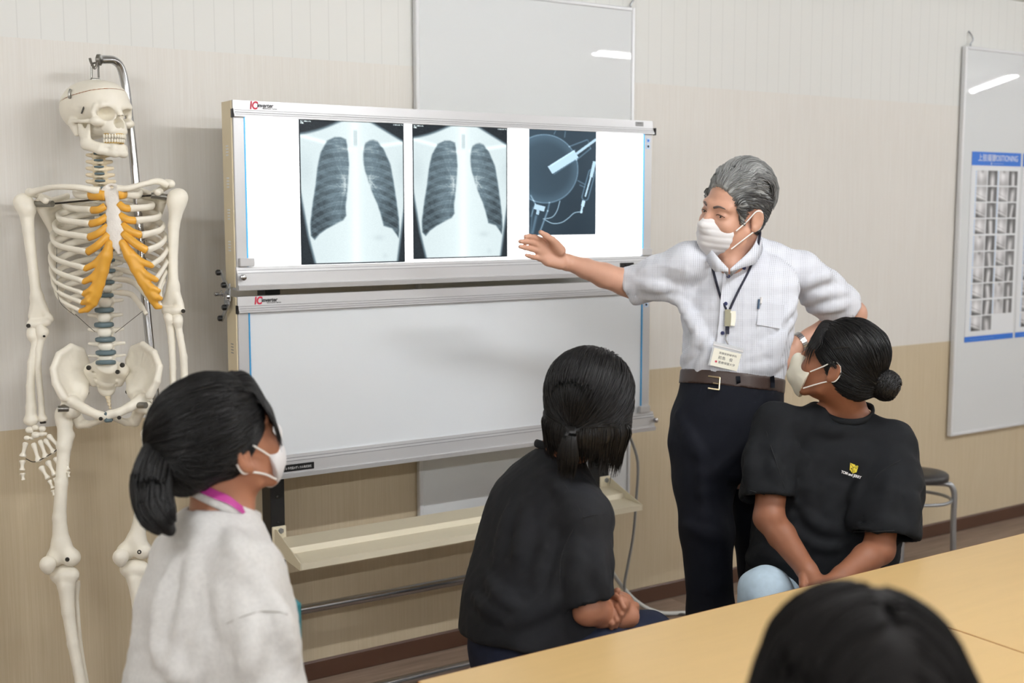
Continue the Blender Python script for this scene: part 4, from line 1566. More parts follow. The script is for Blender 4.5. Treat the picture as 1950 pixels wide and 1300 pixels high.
def hand_bones(T, parent_name):
    def finger_bone(name, a, b, r0, r1, rm):
        a, b = np.array(a), np.array(b)
        ts = np.array([0, .06, .16, .3, .5, .7, .86, .95, 1])
        r = np.array([.55 * r0, .95 * r0, r0, (r0 + rm) / 2 * .96, rm, rm * 1.02, r1 * .95, r1, .6 * r1])
        MB().tube(a[None] + (b - a)[None] * ts[:, None], r, 10).build(name, M['bone'], hand, True)
    f = Field(*bounds([T(215, 260), T(560, 420)], .02), .0016)
    for (x, y, rx, ry, dz) in ((262, 278, 42, 50, 0), (345, 246, 36, 36, 0), (348, 345, 42, 46, .002), (437, 262, 40, 36, .004), (428, 335, 40, 32, 0), (225, 388, 38, 30, .004), (296, 390, 24, 26, 0), (480, 330, 22, 26, 0)):
        f.cone(T(x - rx * .25, y, dz), T(x + rx * .25, y, dz), min(rx, ry) * 1.08 * .000198, min(rx, ry) * 1.08 * .000198, k=.0008)
    hand = f.build('wrist_bones', M['bone'], skel)
    u = .000222
    for a, b, w in (((210, 445), (165, 650), 34), ((315, 455), (392, 722), 34), ((405, 415), (492, 665), 33), ((470, 400), (605, 600), 31), ((515, 345), (690, 530), 33)):
        finger_bone('metacarpal', T(*a), T(*b, .004), w * u, (w + 8) * u, w * .66 * u)
    for bones in ((((165, 690), (160, 838), 40, 34),), (((415, 775), (520, 952), 38, 33), ((535, 965), (585, 1085), 30, 26)), (((508, 700), (612, 905), 38, 33), ((612, 930), (636, 1070), 31, 27)),
                  (((618, 650), (692, 845), 36, 31), ((700, 855), (735, 985), 29, 25)), (((698, 570), (762, 712), 31, 27), ((766, 725), (798, 830), 25, 22))):
        for a, b, w0, w1 in bones:
            finger_bone('phalanx', T(*a, .006), T(*b, .010), w0 * u, w1 * u, w1 * .62 * u)
    for a, b, w in (((165, 868), (176, 968), 34), ((580, 1102), (602, 1180), 26), ((640, 1085), (642, 1150), 26), ((733, 1000), (735, 1090), 26), ((796, 850), (802, 925), 24)):
        finger_bone('fingertip', T(*a, .012), T(*b, .012), w * u, w * .7 * u, w * .5 * u)
    return hand


hand_bones(lambda x, y, dz=0.0: S(20 + x / 7.225, 780 + y / 7.225, dz + .01), 'l')
hand_bones(lambda x, y, dz=0.0: S(372 - x / 7.225 * .72, 778 + y / 7.225 * .86, dz - .005), 'r')
MB().tube(spline([S(49, 873, .02), S(62, 879, .02), S(73, 877, .02), S(88, 869, .02), S(100, 862, .02), S(112, 853, .02)], 5), .0012, 6).build('hand_wire', M['iron'], skel, True)

# ---- pelvis
pb = corners(90, 640, 320, 830, .08, -.1)
f = Field(*bounds(pb, .02), .0028)
for side in (-1, 1):
    def Q(x, y, dz):            # left-hand picture coordinates mirrored about the pelvis centre
        return S(x, y, dz) if side < 0 else S(205 + (205 - x) * .93 + 2, y - 4, dz)
    rim = [Q(160, 726, -.055), Q(163, 690, -.05), Q(155, 668, -.03), Q(135, 660, .0), Q(112, 675, .035), Q(101, 702, .055), Q(106, 730, .060), Q(121, 756, .055)]
    ctr = [Q(158, 738, -.035), Q(152, 742, -.02), Q(146, 748, .01), Q(140, 760, .03)]
    f.chain(rim, (.010, .010, .0085, .008, .0075, .0075, .009, .012), k=.008)
    for i in range(7):
        for t in (0, .33, .66):
            a = rim[i] * (1 - t) + rim[i + 1] * t
            c = Q(152, 752, -.012)
            bow = -TOCAM * .022
            md = (a + c) / 2 + bow
            f.cone(a, md, .0058, .0066, k=.010)
            f.cone(md, c, .0066, .0105, k=.010)
    f.chain([Q(160, 724, -.05), Q(155, 745, -.02), Q(140, 768, .02)], (.014, .016, .020), k=.012)          # arcuate line
    f.ell(Q(137, 771, .012), (.029, .029, .029), k=.012)
    f.chain([Q(138, 764, .038), Q(162, 779, .058), Q(186, 790, .066), Q(203, 793, .066)], (.015, .0125, .0115, .012), k=.010)   # pubic ramus
    f.chain([Q(142, 785, -.015), Q(152, 806, -.03), Q(170, 808, -.01), Q(188, 802, .03), Q(201, 797, .055)], (.017, .0145, .010, .008, .009), k=.010)
    f.chain([Q(152, 752, -.04), Q(166, 748, -.062)], (.010, .007), k=.01)
    f.ell(Q(133, 779, .020), (.022, .022, .022), k=.005, mode='d')
pel = f.build('pelvis', M['bone'], skel)
f = Field(*bounds(corners(160, 680, 250, 800, .06, -.12), .01), .0024)
f.chain([S(202, 697, .008), S(202, 715, -.03), S(203, 738, -.05)], (.030, .031, .025), k=.01, flat=TOCAM, fs=.5)
for s in (-1, 1):
    f.chain([S(203 + s * 16, 698, -.012), S(203 + s * 30, 705, -.03), S(203 + s * 24, 728, -.05)], (.016, .018, .012), k=.012)
    for i, (y, x) in enumerate(((709, 23), (722, 21), (733, 18))):
        f.ell(S(203 + s * x, y, -.006 - .014 * i), (.0045, .008, .004), k=.003, mode='d')
f.build('sacrum', M['bone'], skel)
f = Field(*bounds(corners(190, 735, 222, 790, .0, -.1), .01), .0020)
f.chain([S(205, 744, -.055), S(205, 752, -.055)], (.013, .009), k=.004, flat=TOCAM, fs=.6)
for i in range(4):
    f.ell(S(206 + i * 1.2, 757 + 6.5 * i, -.05 + .004 * i), (.0075 - i * .001,) * 3, k=.0015)
f.build('tailbone', M['bone_dark'], skel)
MB().box(S(205, 793, .062) + [-.011, -.014, -.014], S(205, 793, .062) + [.011, .014, .014], .004).build('pubic_disc', M['disc'], skel)
for p in ((S(169, 700, .012), .0065), (S(233, 695, .012), .0065), (S(224, 708, .008), .006), (S(165, 748, -.04), .006), (S(243, 746, -.04), .006), (S(192, 797, .085), .005), (S(227, 795, .085), .005)):
    screw(p[0], None, p[1])

# ---- legs
for side in (-1, 1):
    if side < 0:
        hd, tr, sh = S(139, 781, .022), S(119, 792, -.012), [S(124, 808, 0), S(122, 850, .01), S(117, 920, .016), S(113, 985, .012), S(116, 1032, .006)]
        c1, c2, pat = S(104, 1062, .01), S(134, 1062, .008), S(91, 1074, .045)
        tib = [S(123, 1096, .002), S(126, 1115, .004), S(130, 1165, .008), S(139, 1225, .010), S(150, 1280, .008), S(166, 1372, 0)]
        fib = [S(144, 1106, -.03), S(146, 1150, -.03), S(153, 1230, -.03), S(170, 1330, -.025), S(176, 1378, -.02)]
    else:
        hd, tr, sh = S(269, 771, .022), S(300, 788, -.012), [S(290, 806, 0), S(285, 845, .01), S(276, 920, .016), S(268, 985, .012), S(260, 1025, .006)]
        c1, c2, pat = S(238, 1050, .012), S(270, 1048, .006), S(230, 1060, .04)
        tib = [S(256, 1084, .002), S(258, 1102, .004), S(264, 1150, .008), S(274, 1220, .010), S(284, 1280, .008), S(296, 1366, 0)]
        fib = [S(276, 1096, -.03), S(280, 1140, -.03), S(288, 1230, -.03), S(298, 1320, -.025), S(304, 1372, -.02)]
    f = Field(*bounds([hd, tr, c1, c2] + sh, .05), .0028)
    f.ell(hd, (.0225,) * 3, k=.004).cone(hd, tr, .0135, .019, k=.012).cone(tr + [0, 0, .012], tr - [0, 0, .015], .017, .018, k=.012)
    f.chain(sh, (.0205, .0175, .0162, .0175, .0225), k=.014)
    f.cone((sh[0] + sh[1]) / 2 + (RGT if side < 0 else -RGT) * .018, sh[1], .010, .013, k=.014)
    for c in (c1, c2):
        f.cone(sh[-1], c, .0200, .0225, k=.012)
        f.ell(c - TOCAM * .012, (.0225, .024, .022), k=.010)
    f.ell((c1 + c2) / 2 - TOCAM * .03 - [0, 0, .018], (.009, .03, .016), k=.008, mode='d')
    f.build('thigh_bone', M['bone'], skel)
    f = Field(*bounds([pat], .04), .0022)
    f.ell(pat, (.0215, .0175, .0225), k=.01).cone(pat, pat - [0, 0, .02], .015, .008, k=.01)
    f.build('kneecap', M['bone'], skel)
    f = Field(*bounds(tib + fib, .05), .003)
    mm = MM
    f.cone(tib[0] - RGT * .022, tib[0] + RGT * .022, .0155, .0155, k=.014).cone(tib[0] + [0, 0, .006] - RGT * .02, tib[0] + [0, 0, .006] + RGT * .02, .014, .014, k=.014)
    f.chain(tib, (.027, .022, .0165, .0150, .0140, .0190), k=.016)
    f.cone(tib[1] + TOCAM * .016, tib[2] + TOCAM * .006, .010, .008, k=.012)
    f.build('shin_bone', M['bone'], skel)
    MB().tube(spline(fib, 6), np.interp(np.linspace(0, 1, 25), [0, .06, .2, .8, .95, 1], [.012, .012, .007, .0066, .011, .009]), 12).build('calf_bone', M['bone'], skel, True)
    # foot, below the picture's edge
    an = tib[-1]
    f = Field(*bounds([an + TOCAM * .16, an - TOCAM * .06, an - [0, 0, .09]], .03), .003)
    f.ell(an - [0, 0, .03], (.022, .022, .016), k=.004).ell(an - TOCAM * .035 - [0, 0, .055], (.02, .032, .02), k=.006)
    for k in range(5):
        o_ = RGT * (k - 2) * .013
        b0 = an - [0, 0, .05] + TOCAM * .03 + o_ * .7
        b1 = an - [0, 0, .078] + TOCAM * (.10 - .008 * abs(k - 1)) + o_ * 1.2
        b2 = b1 + TOCAM * .04 - [0, 0, .004]
        f.cone(an - [0, 0, .04] + TOCAM * .005, b0, .014, .010, k=.003).cone(b0, b1, .0075, .0068, k=.002).cone(b1 + TOCAM * .004, b2, .0062, .005, k=.0005)
    f.build('foot_bones', M['bone'], skel)
    screw(c2 + RGT * .0 + TOCAM * .021 if side < 0 else c2 + TOCAM * .02, None, .006)
    hp = S(122, 778, .04) if side < 0 else S(272, 771, .052)
    MB().tube([hp - RGT * .012 * side, hp + RGT * .012 * side + TOCAM * .012], .0085, 12).build('hip_bolt', M['steel'], skel, True)
for a, b in (((143, 598), (181, 632)), ((272, 592), (219, 634))):
    MB().tube([S(*a, .03), S(*b, .012)], .0007, 5).build('rib_wire', M['iron'], skel)
MB().tube(spline([S(108, 470, .03), S(108, 520, .045), S(110, 560, .05), S(118, 580, .055), S(142, 600, .04)], 5), .0007, 5).build('rib_wire', M['iron'], skel)

# ---- the chrome stand it hangs from
pole = [S(191, 114, -.0), S(204, 113.5, -.02), S(216, 115, -.04), S(228, 125, -.06), S(236, 150, -.075), S(243, 195, -.085), S(258, 345, -.10), S(276, 560, -.108), S(297, 770, -.115)]
end = np.array([pole[-1][0] + .12, pole[-1][1] + .01, 0.05])
base = spline(pole, 6)
st = empty('skeleton_stand', (end[0], end[1], 0), 'bent chrome pole stand that the skeleton hangs from', 'stand')
pm = MB().tube(np.vstack([base, end[None]]), .0115, 16).build('pole', M['chrome'], st, True)
hk = MB()
hk.tube(spline([S(191, 114, .0), S(186, 118, .006), S(183, 126, .01), S(180.5, 130, .012), S(177, 126, .012), S(173, 118, .012), S(171, 111, .012)], 6), .0035, 8)
hk.build('hook', M['steel'], pm, True)
MB().lathe([(.0118, 0), (.0155, .002), (.0155, .010), (.008, .014)], S(193, 114, -.004), -RGT, 14).build('pole_end', M['steel'], pm, True)
for k in range(5):
    a = 2 * math.pi * k / 5 + .4
    e = end + np.array([math.cos(a) * .20, math.sin(a) * .10 - .03, 0])
    l = MB().tube([end + [0, 0, .0], (end + e) / 2 + [0, 0, .0], e + [0, 0, .01]], (.014, .012, .010), 10).build('base_leg', M['chrome'], st, True)
    MB().lathe([(.006, 0), (.022, .006), (.026, .022), (.022, .040), (.006, .046)], (e[0], e[1], 0), (0, 0, 1), 14).build('caster', M['black_plastic'], l, True)

# ------------------------------------------------------------------ people: shared tools
M['skin_man'] = mat('warm_skin', (206, 158, 134), 0.5, var=0.07, vscale=14, bump=0.05, bscale=260)
M['skin_girl'] = mat('tan_skin', (142, 92, 66), 0.52, var=0.06, vscale=14, bump=0.04, bscale=260)
M['skin_fair'] = mat('light_tan_skin', (168, 114, 87), 0.52, var=0.06, vscale=14, bump=0.04, bscale=260)
M['hair_black'] = mat('black_hair', (13, 12, 13), 0.46, spec=0.34)
M['hair_grey'] = mat('grey_hair', (120, 122, 120), 0.45, attr='shade')
M['hair_soft'] = mat('matt_black_hair', (20, 18, 17), 0.75, spec=0.18)
M['hair_tie'] = mat('hair_tie', (18, 18, 20), 0.8)
M['mask_white'] = mat('white_mask', (224, 222, 223), 0.7, bump=0.08, bscale=500)
M['mask_cream'] = mat('cream_mask', (226, 222, 206), 0.72, bump=0.08, bscale=500)
M['strap'] = mat('mask_strap', (240, 238, 234), 0.7)
M['tee_black'] = mat('black_cotton', (21, 23, 26), 0.85, spec=0.2, sheen=0.0, var=0.06, vscale=60, bump=0.12, bscale=900)
M['tee_charcoal'] = mat('charcoal_cotton', (29, 30, 33), 0.85, spec=0.22, sheen=0.0, var=0.08, vscale=40, bump=0.12, bscale=900)
M['tee_grey'] = mat('heather_cotton', (208, 206, 203), 0.85, sheen=0.1, var=0.07, vscale=150, bump=0.15, bscale=700)
M['jeans_light'] = mat('light_denim', (178, 198, 212), 0.8, var=0.07, vscale=50, bump=0.15, bscale=600)
M['jeans_dark'] = mat('dark_denim', (30, 35, 52), 0.85, spec=0.2, var=0.18, vscale=45, bump=0.15, bscale=600)
M['navy_wool'] = mat('navy_wool', (15, 18, 27), 0.8, spec=0.2, sheen=0.0, var=0.05, vscale=50, bump=0.1, bscale=700)
M['leather'] = mat('dark_leather', (58, 42, 36), 0.4, var=0.1, vscale=60, bump=0.1, bscale=250)
M['brass'] = mat('pale_brass', (200, 184, 148), 0.28, metal=0.9)
M['navy'] = mat('navy_cord', (22, 24, 44), 0.7)
M['button'] = mat('navy_button', (42, 50, 96), 0.4)
M['vinyl'] = mat('clear_vinyl', (228, 230, 232), 0.12, spec=0.6, alpha=0.55)
M['card'] = mat('card_paper', (240, 237, 222), 0.4)
M['tag_olive'] = mat('olive_tag', (150, 146, 122), 0.6)
M['magenta'] = mat('magenta_ribbon', (176, 52, 136), 0.6)
M['teal'] = mat('teal_print', (40, 118, 128), 0.6)
M['eye_white'] = mat('eye_white', (226, 220, 214), 0.2)
M['iris'] = mat('dark_iris', (28, 20, 16), 0.1)
M['brow'] = mat('dark_brow', (98, 84, 78), 0.8)
M['lip'] = mat('lip', (172, 96, 88), 0.5)
M['shoe'] = mat('black_shoe', (22, 22, 23), 0.35)
M['yellow_print'] = mat('yellow_print', (226, 206, 52), 0.6)
M['watch_steel'] = mat('watch_steel', (190, 190, 192), 0.25, metal=0.9)
M['pen_blue'] = mat('pen_blue', (40, 70, 100), 0.3)
M['tee_line'] = mat('seam_thread', (22, 23, 25), 0.9)


def check_shirt():
    m = bpy.data.materials.new('checked_shirting')
    m.use_nodes = True
    nt = m.node_tree
    b = nt.nodes['Principled BSDF']
    b.inputs['Roughness'].default_value = 0.8
    N, L = nt.nodes.new, nt.links.new
    tc = N('ShaderNodeTexCoord')
    mp = N('ShaderNodeMapping')
    mp.vector_type = 'POINT'
    mp.inputs['Rotation'].default_value = (0, math.radians(3), HEAD + math.radians(18))
    L(tc.outputs['Object'], mp.inputs[0])
    sp = N('ShaderNodeSeparateXYZ')
    L(mp.outputs[0], sp.inputs[0])

    def stripe(o, per, duty):
        a = N('ShaderNodeMath'); a.operation = 'DIVIDE'; a.inputs[1].default_value = per
        L(o, a.inputs[0])
        c = N('ShaderNodeMath'); c.operation = 'ADD'; c.inputs[1].default_value = 500.0
        L(a.outputs[0], c.inputs[0])
        d = N('ShaderNodeMath'); d.operation = 'FRACT'
        L(c.outputs[0], d.inputs[0])
        e = N('ShaderNodeMath'); e.operation = 'LESS_THAN'; e.inputs[1].default_value = duty
        L(d.outputs[0], e.inputs[0])
        return e.outputs[0]

    def op(o, a, c):
        n = N('ShaderNodeMath'); n.operation = o
        for i, v in enumerate((a, c)):
            if isinstance(v, float):
                n.inputs[i].default_value = v
            else:
                L(v, n.inputs[i])
        return n.outputs[0]
    v1 = stripe(sp.outputs[0], 0.0048, 0.36)
    h1 = stripe(sp.outputs[2], 0.0050, 0.5)
    big = stripe(sp.outputs[0], 0.040, 0.5)
    bigh = stripe(sp.outputs[2], 0.042, 0.5)
    f = op('MULTIPLY', op('MULTIPLY', v1, op('ADD', op('MULTIPLY', h1, 0.6), 0.4)), op('ADD', op('MULTIPLY', big, 0.20), 0.22))
    f = op('ADD', f, op('MULTIPLY', bigh, 0.035))
    mx = N('ShaderNodeMix'); mx.data_type = 'RGBA'
    mx.inputs[6].default_value = lin((222, 225, 233))
    mx.inputs[7].default_value = lin((104, 104, 120))
    L(f, mx.inputs[0])
    L(mx.outputs[2], b.inputs['Base Color'])
    n = N('ShaderNodeTexNoise'); n.inputs['Scale'].default_value = 9.0; n.inputs['Detail'].default_value = 4
    L(tc.outputs['Object'], n.inputs['Vector'])
    bp = N('ShaderNodeBump'); bp.inputs['Strength'].default_value = 0.25; bp.inputs['Distance'].default_value = 0.02
    L(n.outputs[0], bp.inputs['Height'])
    L(bp.outputs[0], b.inputs['Normal'])
    return m


M['check'] = check_shirt()


def fold_bump(m, scale=7.0, strength=0.3, dist=0.02, stretch=(1, 1, 0.5)):
    """soft cloth creases as a bump on top of the weave"""
    nt = m.node_tree
    b = nt.nodes['Principled BSDF']
    tc = nt.nodes.new('ShaderNodeTexCoord')
    mp = nt.nodes.new('ShaderNodeMapping')
    mp.inputs['Scale'].default_value = stretch
    nt.links.new(tc.outputs['Object'], mp.inputs[0])
    n = nt.nodes.new('ShaderNodeTexNoise')
    n.inputs['Scale'].default_value = scale
    n.inputs['Detail'].default_value = 3
    n.inputs['Distortion'].default_value = 0.8
    nt.links.new(mp.outputs[0], n.inputs['Vector'])
    bp = nt.nodes.new('ShaderNodeBump')
    bp.inputs['Strength'].default_value = strength
    bp.inputs['Distance'].default_value = dist
    nt.links.new(n.outputs[0], bp.inputs['Height'])
    old = b.inputs['Normal'].links
    if old:
        nt.links.new(old[0].from_socket, bp.inputs['Normal'])
    nt.links.new(bp.outputs[0], b.inputs['Normal'])


for k in ('tee_black', 'tee_charcoal', 'tee_grey', 'jeans_light', 'navy_wool'):
    fold_bump(M[k])


def cyl(f, p, n, R, L, k=.003, mode='d'):
    """finite cylinder from p along n"""
    p, n = np.array(p, float), np.array(n, float)
    n /= np.linalg.norm(n)
    q = p + n * L
    pad = R + 3 * f.h + k
    sl = f.win(np.minimum(p, q) - pad, np.maximum(p, q) + pad)
    if sl is None:
        return f
    X, Y, Z = f.pts(sl)
    X, Y, Z = X - p[0], Y - p[1], Z - p[2]
    t = X * n[0] + Y * n[1] + Z * n[2]
    rad = np.sqrt(np.maximum(X * X + Y * Y + Z * Z - t * t, 0))
    f.comb(sl, np.maximum(np.abs(t - L / 2) - L / 2, rad - R), k, mode)
    return f


class Rig:
    """a head: origin between the ears at eye level, columns right / forward / up"""

    def __init__(s, O, B, k=1.0):
        s.O, s.B, s.k = np.array(O), np.array(B), k

    def w(s, p):
        return s.O + s.B @ (np.array(p, float) * s.k)

    def ell(s, f, c, r, k=.01, mode='u', M3=None):
        B = s.B if M3 is None else s.B @ np.array(M3)
        f.ell(s.w(c), np.array(r) * s.k, B, k * s.k, mode)

    def cone(s, f, a, b, ra, rb, k=.01, mode='u'):
        f.cone(s.w(a), s.w(b), ra * s.k, rb * s.k, k * s.k, mode)

    def chain(s, f, pts, rs, k=.01, mode='u'):
        f.chain([s.w(p) for p in pts], [r * s.k for r in rs], k * s.k, mode)


def head_skin(f, g):
    g.ell(f, (0, -.012, .042), (.072, .091, .076))
    g.ell(f, (0, .030, -.020), (.060, .062, .078), k=.03)
    g.ell(f, (0, .026, -.066), (.050, .050, .042), k=.03)
    for s in (-1, 1):
        g.chain(f, [(s * .057, .0, -.045), (s * .050, .012, -.072), (s * .028, .055, -.098), (0, .070, -.102)], (.013, .014, .014, .016), k=.02)
        g.ell(f, (s * .036, .064, -.030), (.024, .022, .022), k=.02)
        g.cone(f, (s * .012, .083, .022), (s * .044, .069, .022), .011, .010, k=.014)
        g.ell(f, (s * .033, .098, .000), (.019, .014, .011), k=.012, mode='d')
        g.ell(f, (s * .033, .075, .000), (.0165, .0128, .0110), k=.006)
        g.ell(f, (s * .011, .098, -.031), (.010, .011, .009), k=.008)
        # ear
        R = np.array([[math.cos(.35), s * math.sin(.35), 0], [-s * math.sin(.35), math.cos(.35), 0], [0, 0, 1]]).T
        g.ell(f, (s * .078, -.014, -.006), (.0075, .0185, .031), k=.005, M3=R)
        g.ell(f, (s * .0765, -.008, -.032), (.0065, .009, .010), k=.006)
        g.ell(f, (s * .0855, -.010, -.002), (.0058, .0105, .017), k=.005, mode='d', M3=R)
        g.ell(f, (s * .084, -.004, -.016), (.0055, .0075, .008), k=.004, mode='d', M3=R)
    g.chain(f, [(0, .086, .018), (0, .099, -.008), (0, .107, -.026)], (.0085, .0085, .0115), k=.010)
    g.cone(f, (-.018, .087, -.062), (.018, .087, -.062), .0085, .0085, k=.008)
    g.cone(f, (-.014, .085, -.073), (.014, .085, -.073), .008, .008, k=.008)
    for s in (-1, 1):
        g.ell(f, (s * .033, .092, -.0015), (.0130, .010, .0030), k=.002, mode='d')


def eyes(g, parent, look=(0, 1, 0)):
    for s in (-1, 1):
        me = MB()
        me.lathe([(.0118 * math.sin(a) * g.k + 1e-5, -.0118 * math.cos(a) * g.k) for a in np.linspace(0.05, math.pi - .05, 10)], g.w((s * .033, .0730, -.0015)), g.B[:, 1], 16)
        e = me.build('eye', M['eye_white'], parent, True)
        d = g.B @ np.array(look, float)
        d /= np.linalg.norm(d)
        c = g.w((s * .033, .0730, -.0015))
        MB().tube(spline([g.w((s * .0195, .0868, .0000)), g.w((s * .027, .0895, .0032)), g.w((s * .036, .0885, .0034)), g.w((s * .0475, .0805, -.0005))], 4), .0011 * g.k, 6).build('lash_line', M['iris'], parent, True)
        MB().lathe([(.0050 * g.k, .0104 * g.k), (.0045 * g.k, .0114 * g.k), (.001 * g.k, .0124 * g.k)], c, d, 14).build('iris', M['iris'], e, True)


def brows(g, parent, m):
    for s in (-1, 1):
        p = spline([g.w((s * .014, .0945, .020)), g.w((s * .030, .0895, .0255)), g.w((s * .047, .077, .021))], 5)
        MB().tube(p, np.interp(np.linspace(0, 1, len(p)), [0, .3, 1], [.0030, .0036, .0012]) * g.k, 8).build('eyebrow', m, parent, True)


def cloth_mask(g, parent, m, depth=0.0, pleat=True, back=.046, top=-.010, beak=False, strapm=None):
    """mask over nose and chin, in the head's own frame, with two ear loops"""
    f = Field((-.085, .0, -.14), (.085, .15, .03), .0022)
    f.ell((0, .028, -.060), (.0675, .083 + depth, .064)).cone((0, .092, -.012), (0, .108, -.032), .012, .017, k=.02)
    f.cone((0, .07, -.104), (0, .088, -.085), .022, .020, k=.02)
    if beak:
        f.cone((0, .100, -.03), (0, .108, -.075), .020, .016, k=.03)
    f.plane((0, back, 0), (0, -1, -.15), .003)
    f.plane((0, .10, top), (0, -.10, 1), .003)
    for s in (-1, 1):
        f.plane((s * .020, .085, top - .003), (s * .14, .02, 1), .004)
    if pleat:
        f.disp(lambda p: -.0016 * np.abs(np.sin((p[:, 2] + .02) * math.pi / .0185)) * sstep(.09 - np.abs(p[:, 2] + .06), .03, .06), .012)
    o = link('face_mask', place(f.mesh('face_mask'), g.O, g.B, g.k), m, parent, 'all')
    for s in (-1, 1):
        for pts in ([(s * .0665, back + .004, -.036), (s * .075, .022, -.008), (s * .0795, -.002, .018), (s * .083, -.022, .016), (s * .080, -.033, -.006)],
                    [(s * .0605, back + .006, -.088), (s * .070, .022, -.062), (s * .077, -.006, -.040), (s * .080, -.026, -.030), (s * .080, -.033, -.006)]):
            MB().tube(spline([g.w(p) for p in pts], 6), .0019 * g.k, 8).build('ear_loop', strapm or M['strap'], o, True)
    return o


def tubes_np(curves, rad, n=4):
    """many tapered strands at once: curves (N, m, 3), rad (N, m) -> vertices, quads"""
    N, m, _ = curves.shape
    tan = np.gradient(curves, axis=1)
    tan /= np.linalg.norm(tan, axis=2, keepdims=True) + 1e-12
    ref = np.where(np.abs(tan[..., 2:3]) < .9, np.array([0, 0, 1.0]), np.array([1.0, 0, 0]))
    a = np.cross(tan, ref)
    a /= np.linalg.norm(a, axis=2, keepdims=True) + 1e-12
    b = np.cross(tan, a)
    ang = np.arange(n) * 2 * math.pi / n
    V = curves[:, :, None, :] + rad[:, :, None, None] * (np.cos(ang)[None, None, :, None] * a[:, :, None, :] + np.sin(ang)[None, None, :, None] * b[:, :, None, :])
    idx = np.arange(N * m * n).reshape(N, m, n)
    q = np.stack([idx[:, :-1, :], np.roll(idx, -1, 2)[:, :-1, :], np.roll(idx, -1, 2)[:, 1:, :], idx[:, 1:, :]], -1)
    return V.reshape(-1, 3), q.reshape(-1, 4)


def mesh_arrays(me):
    n = len(me.vertices)
    v = np.empty(n * 3, np.float32)
    me.vertices.foreach_get('co', v)
    f = np.empty(len(me.polygons) * 4, np.int32)
    me.polygons.foreach_get('vertices', f)
    return v.reshape(-1, 3), f.reshape(-1, 4)


def hair_object(parent, base_me, strands, m, shades=None, name='hair'):
    """base shell and its strands as one mesh; strands: list of (curves, radii)"""
    V, F = mesh_arrays(base_me)
    Vs, Fs, Sh = [V], [F], [np.full(len(V), .5)]
    o = len(V)
    for i, (c, r) in enumerate(strands):
        v, f = tubes_np(c, r)
        Vs.append(v)
        Fs.append(f + o)
        sh = np.full(len(c), .5) if shades is None else shades[i]
        Sh.append(np.repeat(sh, c.shape[1] * 4))
        o += len(v)
    me = np_mesh(name, np.concatenate(Vs), np.concatenate(Fs))
    if shades is not None:
        sh = np.concatenate(Sh)
        ca = me.color_attributes.new('shade', 'FLOAT_COLOR', 'POINT')
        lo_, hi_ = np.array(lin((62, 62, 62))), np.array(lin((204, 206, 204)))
        if len(sh) == len(me.vertices):
            ca.data.foreach_set('color', (lo_ + (hi_ - lo_) * sh[:, None]).astype(np.float32).ravel())
    return link(name, me, m, parent, 'all')


def grad(fl, p, e=.002):
    g = np.stack([fl.sample(p + np.eye(3)[i] * e) - fl.sample(p - np.eye(3)[i] * e) for i in range(3)], -1)
    return unit(g)


def shell_strands(fl, n, comb, L, rad, rng, m=7, lift=.0012, where=None, jitter=.25):
    """strands that grow over the hair shell along a combing direction; everything in the head's own frame"""
    V, _ = mesh_arrays(fl.mesh('tmp', 0))
    V = V.astype(float)
    if where is not None:
        V = V[where(V)]
    p = V[rng.randint(0, len(V), n)] + rng.normal(0, .0008, (n, 3))
    ln = L * rng.uniform(.6, 1.15, n)[:, None]
    jit = rng.normal(0, jitter, (n, 3))
    cur = [p]
    lf = lift + rng.uniform(0, .0040, (n, 1)) ** 1.0
    for i in range(m - 1):
        d = comb(p)
        nn = grad(fl, p)
        d = d + jit * .35
        d = d - nn * (d * nn).sum(1, keepdims=True)
        q = p + unit(d) * ln / (m - 1)
        nn = grad(fl, q)
        h = fl.sample(q)[:, None]
        q = q - nn * np.clip(h - lf * min(1.0, .25 + 1.5 * i / m), -.012, .012)
        cur.append(q)
        p = q
    c = np.stack(cur, 1)
    r = np.interp(np.linspace(0, 1, m), [0, .2, .65, 1], [.35, 1, .85, .12])[None] * rad * rng.uniform(.7, 1.25, (n, 1))
    return c, r


def unit(a):
    return a / (np.linalg.norm(a, axis=-1, keepdims=True) + 1e-12)


def slerp(a, b, t):
    """a, b (N,3) unit, t (m,) -> (N,m,3)"""
    c = np.clip((a * b).sum(1), -.9999, .9999)
    w = np.arccos(c)[:, None, None]
    t = t[None, :, None]
    return (np.sin((1 - t) * w) * a[:, None] + np.sin(t * w) * b[:, None]) / np.sin(w)


def on_scalp(d, c=(0, -.016, .044), r=(.083, .104, .089), off=0.0):
    c, r = np.array(c), np.array(r)
    k = 1 / np.sqrt(((d / r) ** 2).sum(-1, keepdims=True))
    return c + d * (k + (off if np.isscalar(off) else off))


def hair_cap(g, h=.0026, face=True, side=.0, nape=-.070, grow=0.0, fringe=0.62):
    f = Field((-.13, -.16, -.14), (.13, .13, .16), h)
    f.ell((0, -.016, .044), (.0815 + grow, .1025 + grow, .0875 + grow)).ell((0, -.045, -.010), (.066 + grow, .060 + grow, .062), k=.03)
    f.plane((0, 0, nape), (0, .25, -1), .01)
    if face:
        f.ell((0, .10, -.040), (.078, .070, .092), k=.01, mode='d')
        for s in (-1, 1):
            f.ell((s * .080, .035, -.055), (.030, .050, .052), k=.01, mode='d')
    return f


def to_world(g, a):
    return g.O + (a * g.k) @ g.B.T


def person(loc, label):
    return empty('person', (loc[0], loc[1], 0), label, 'person')


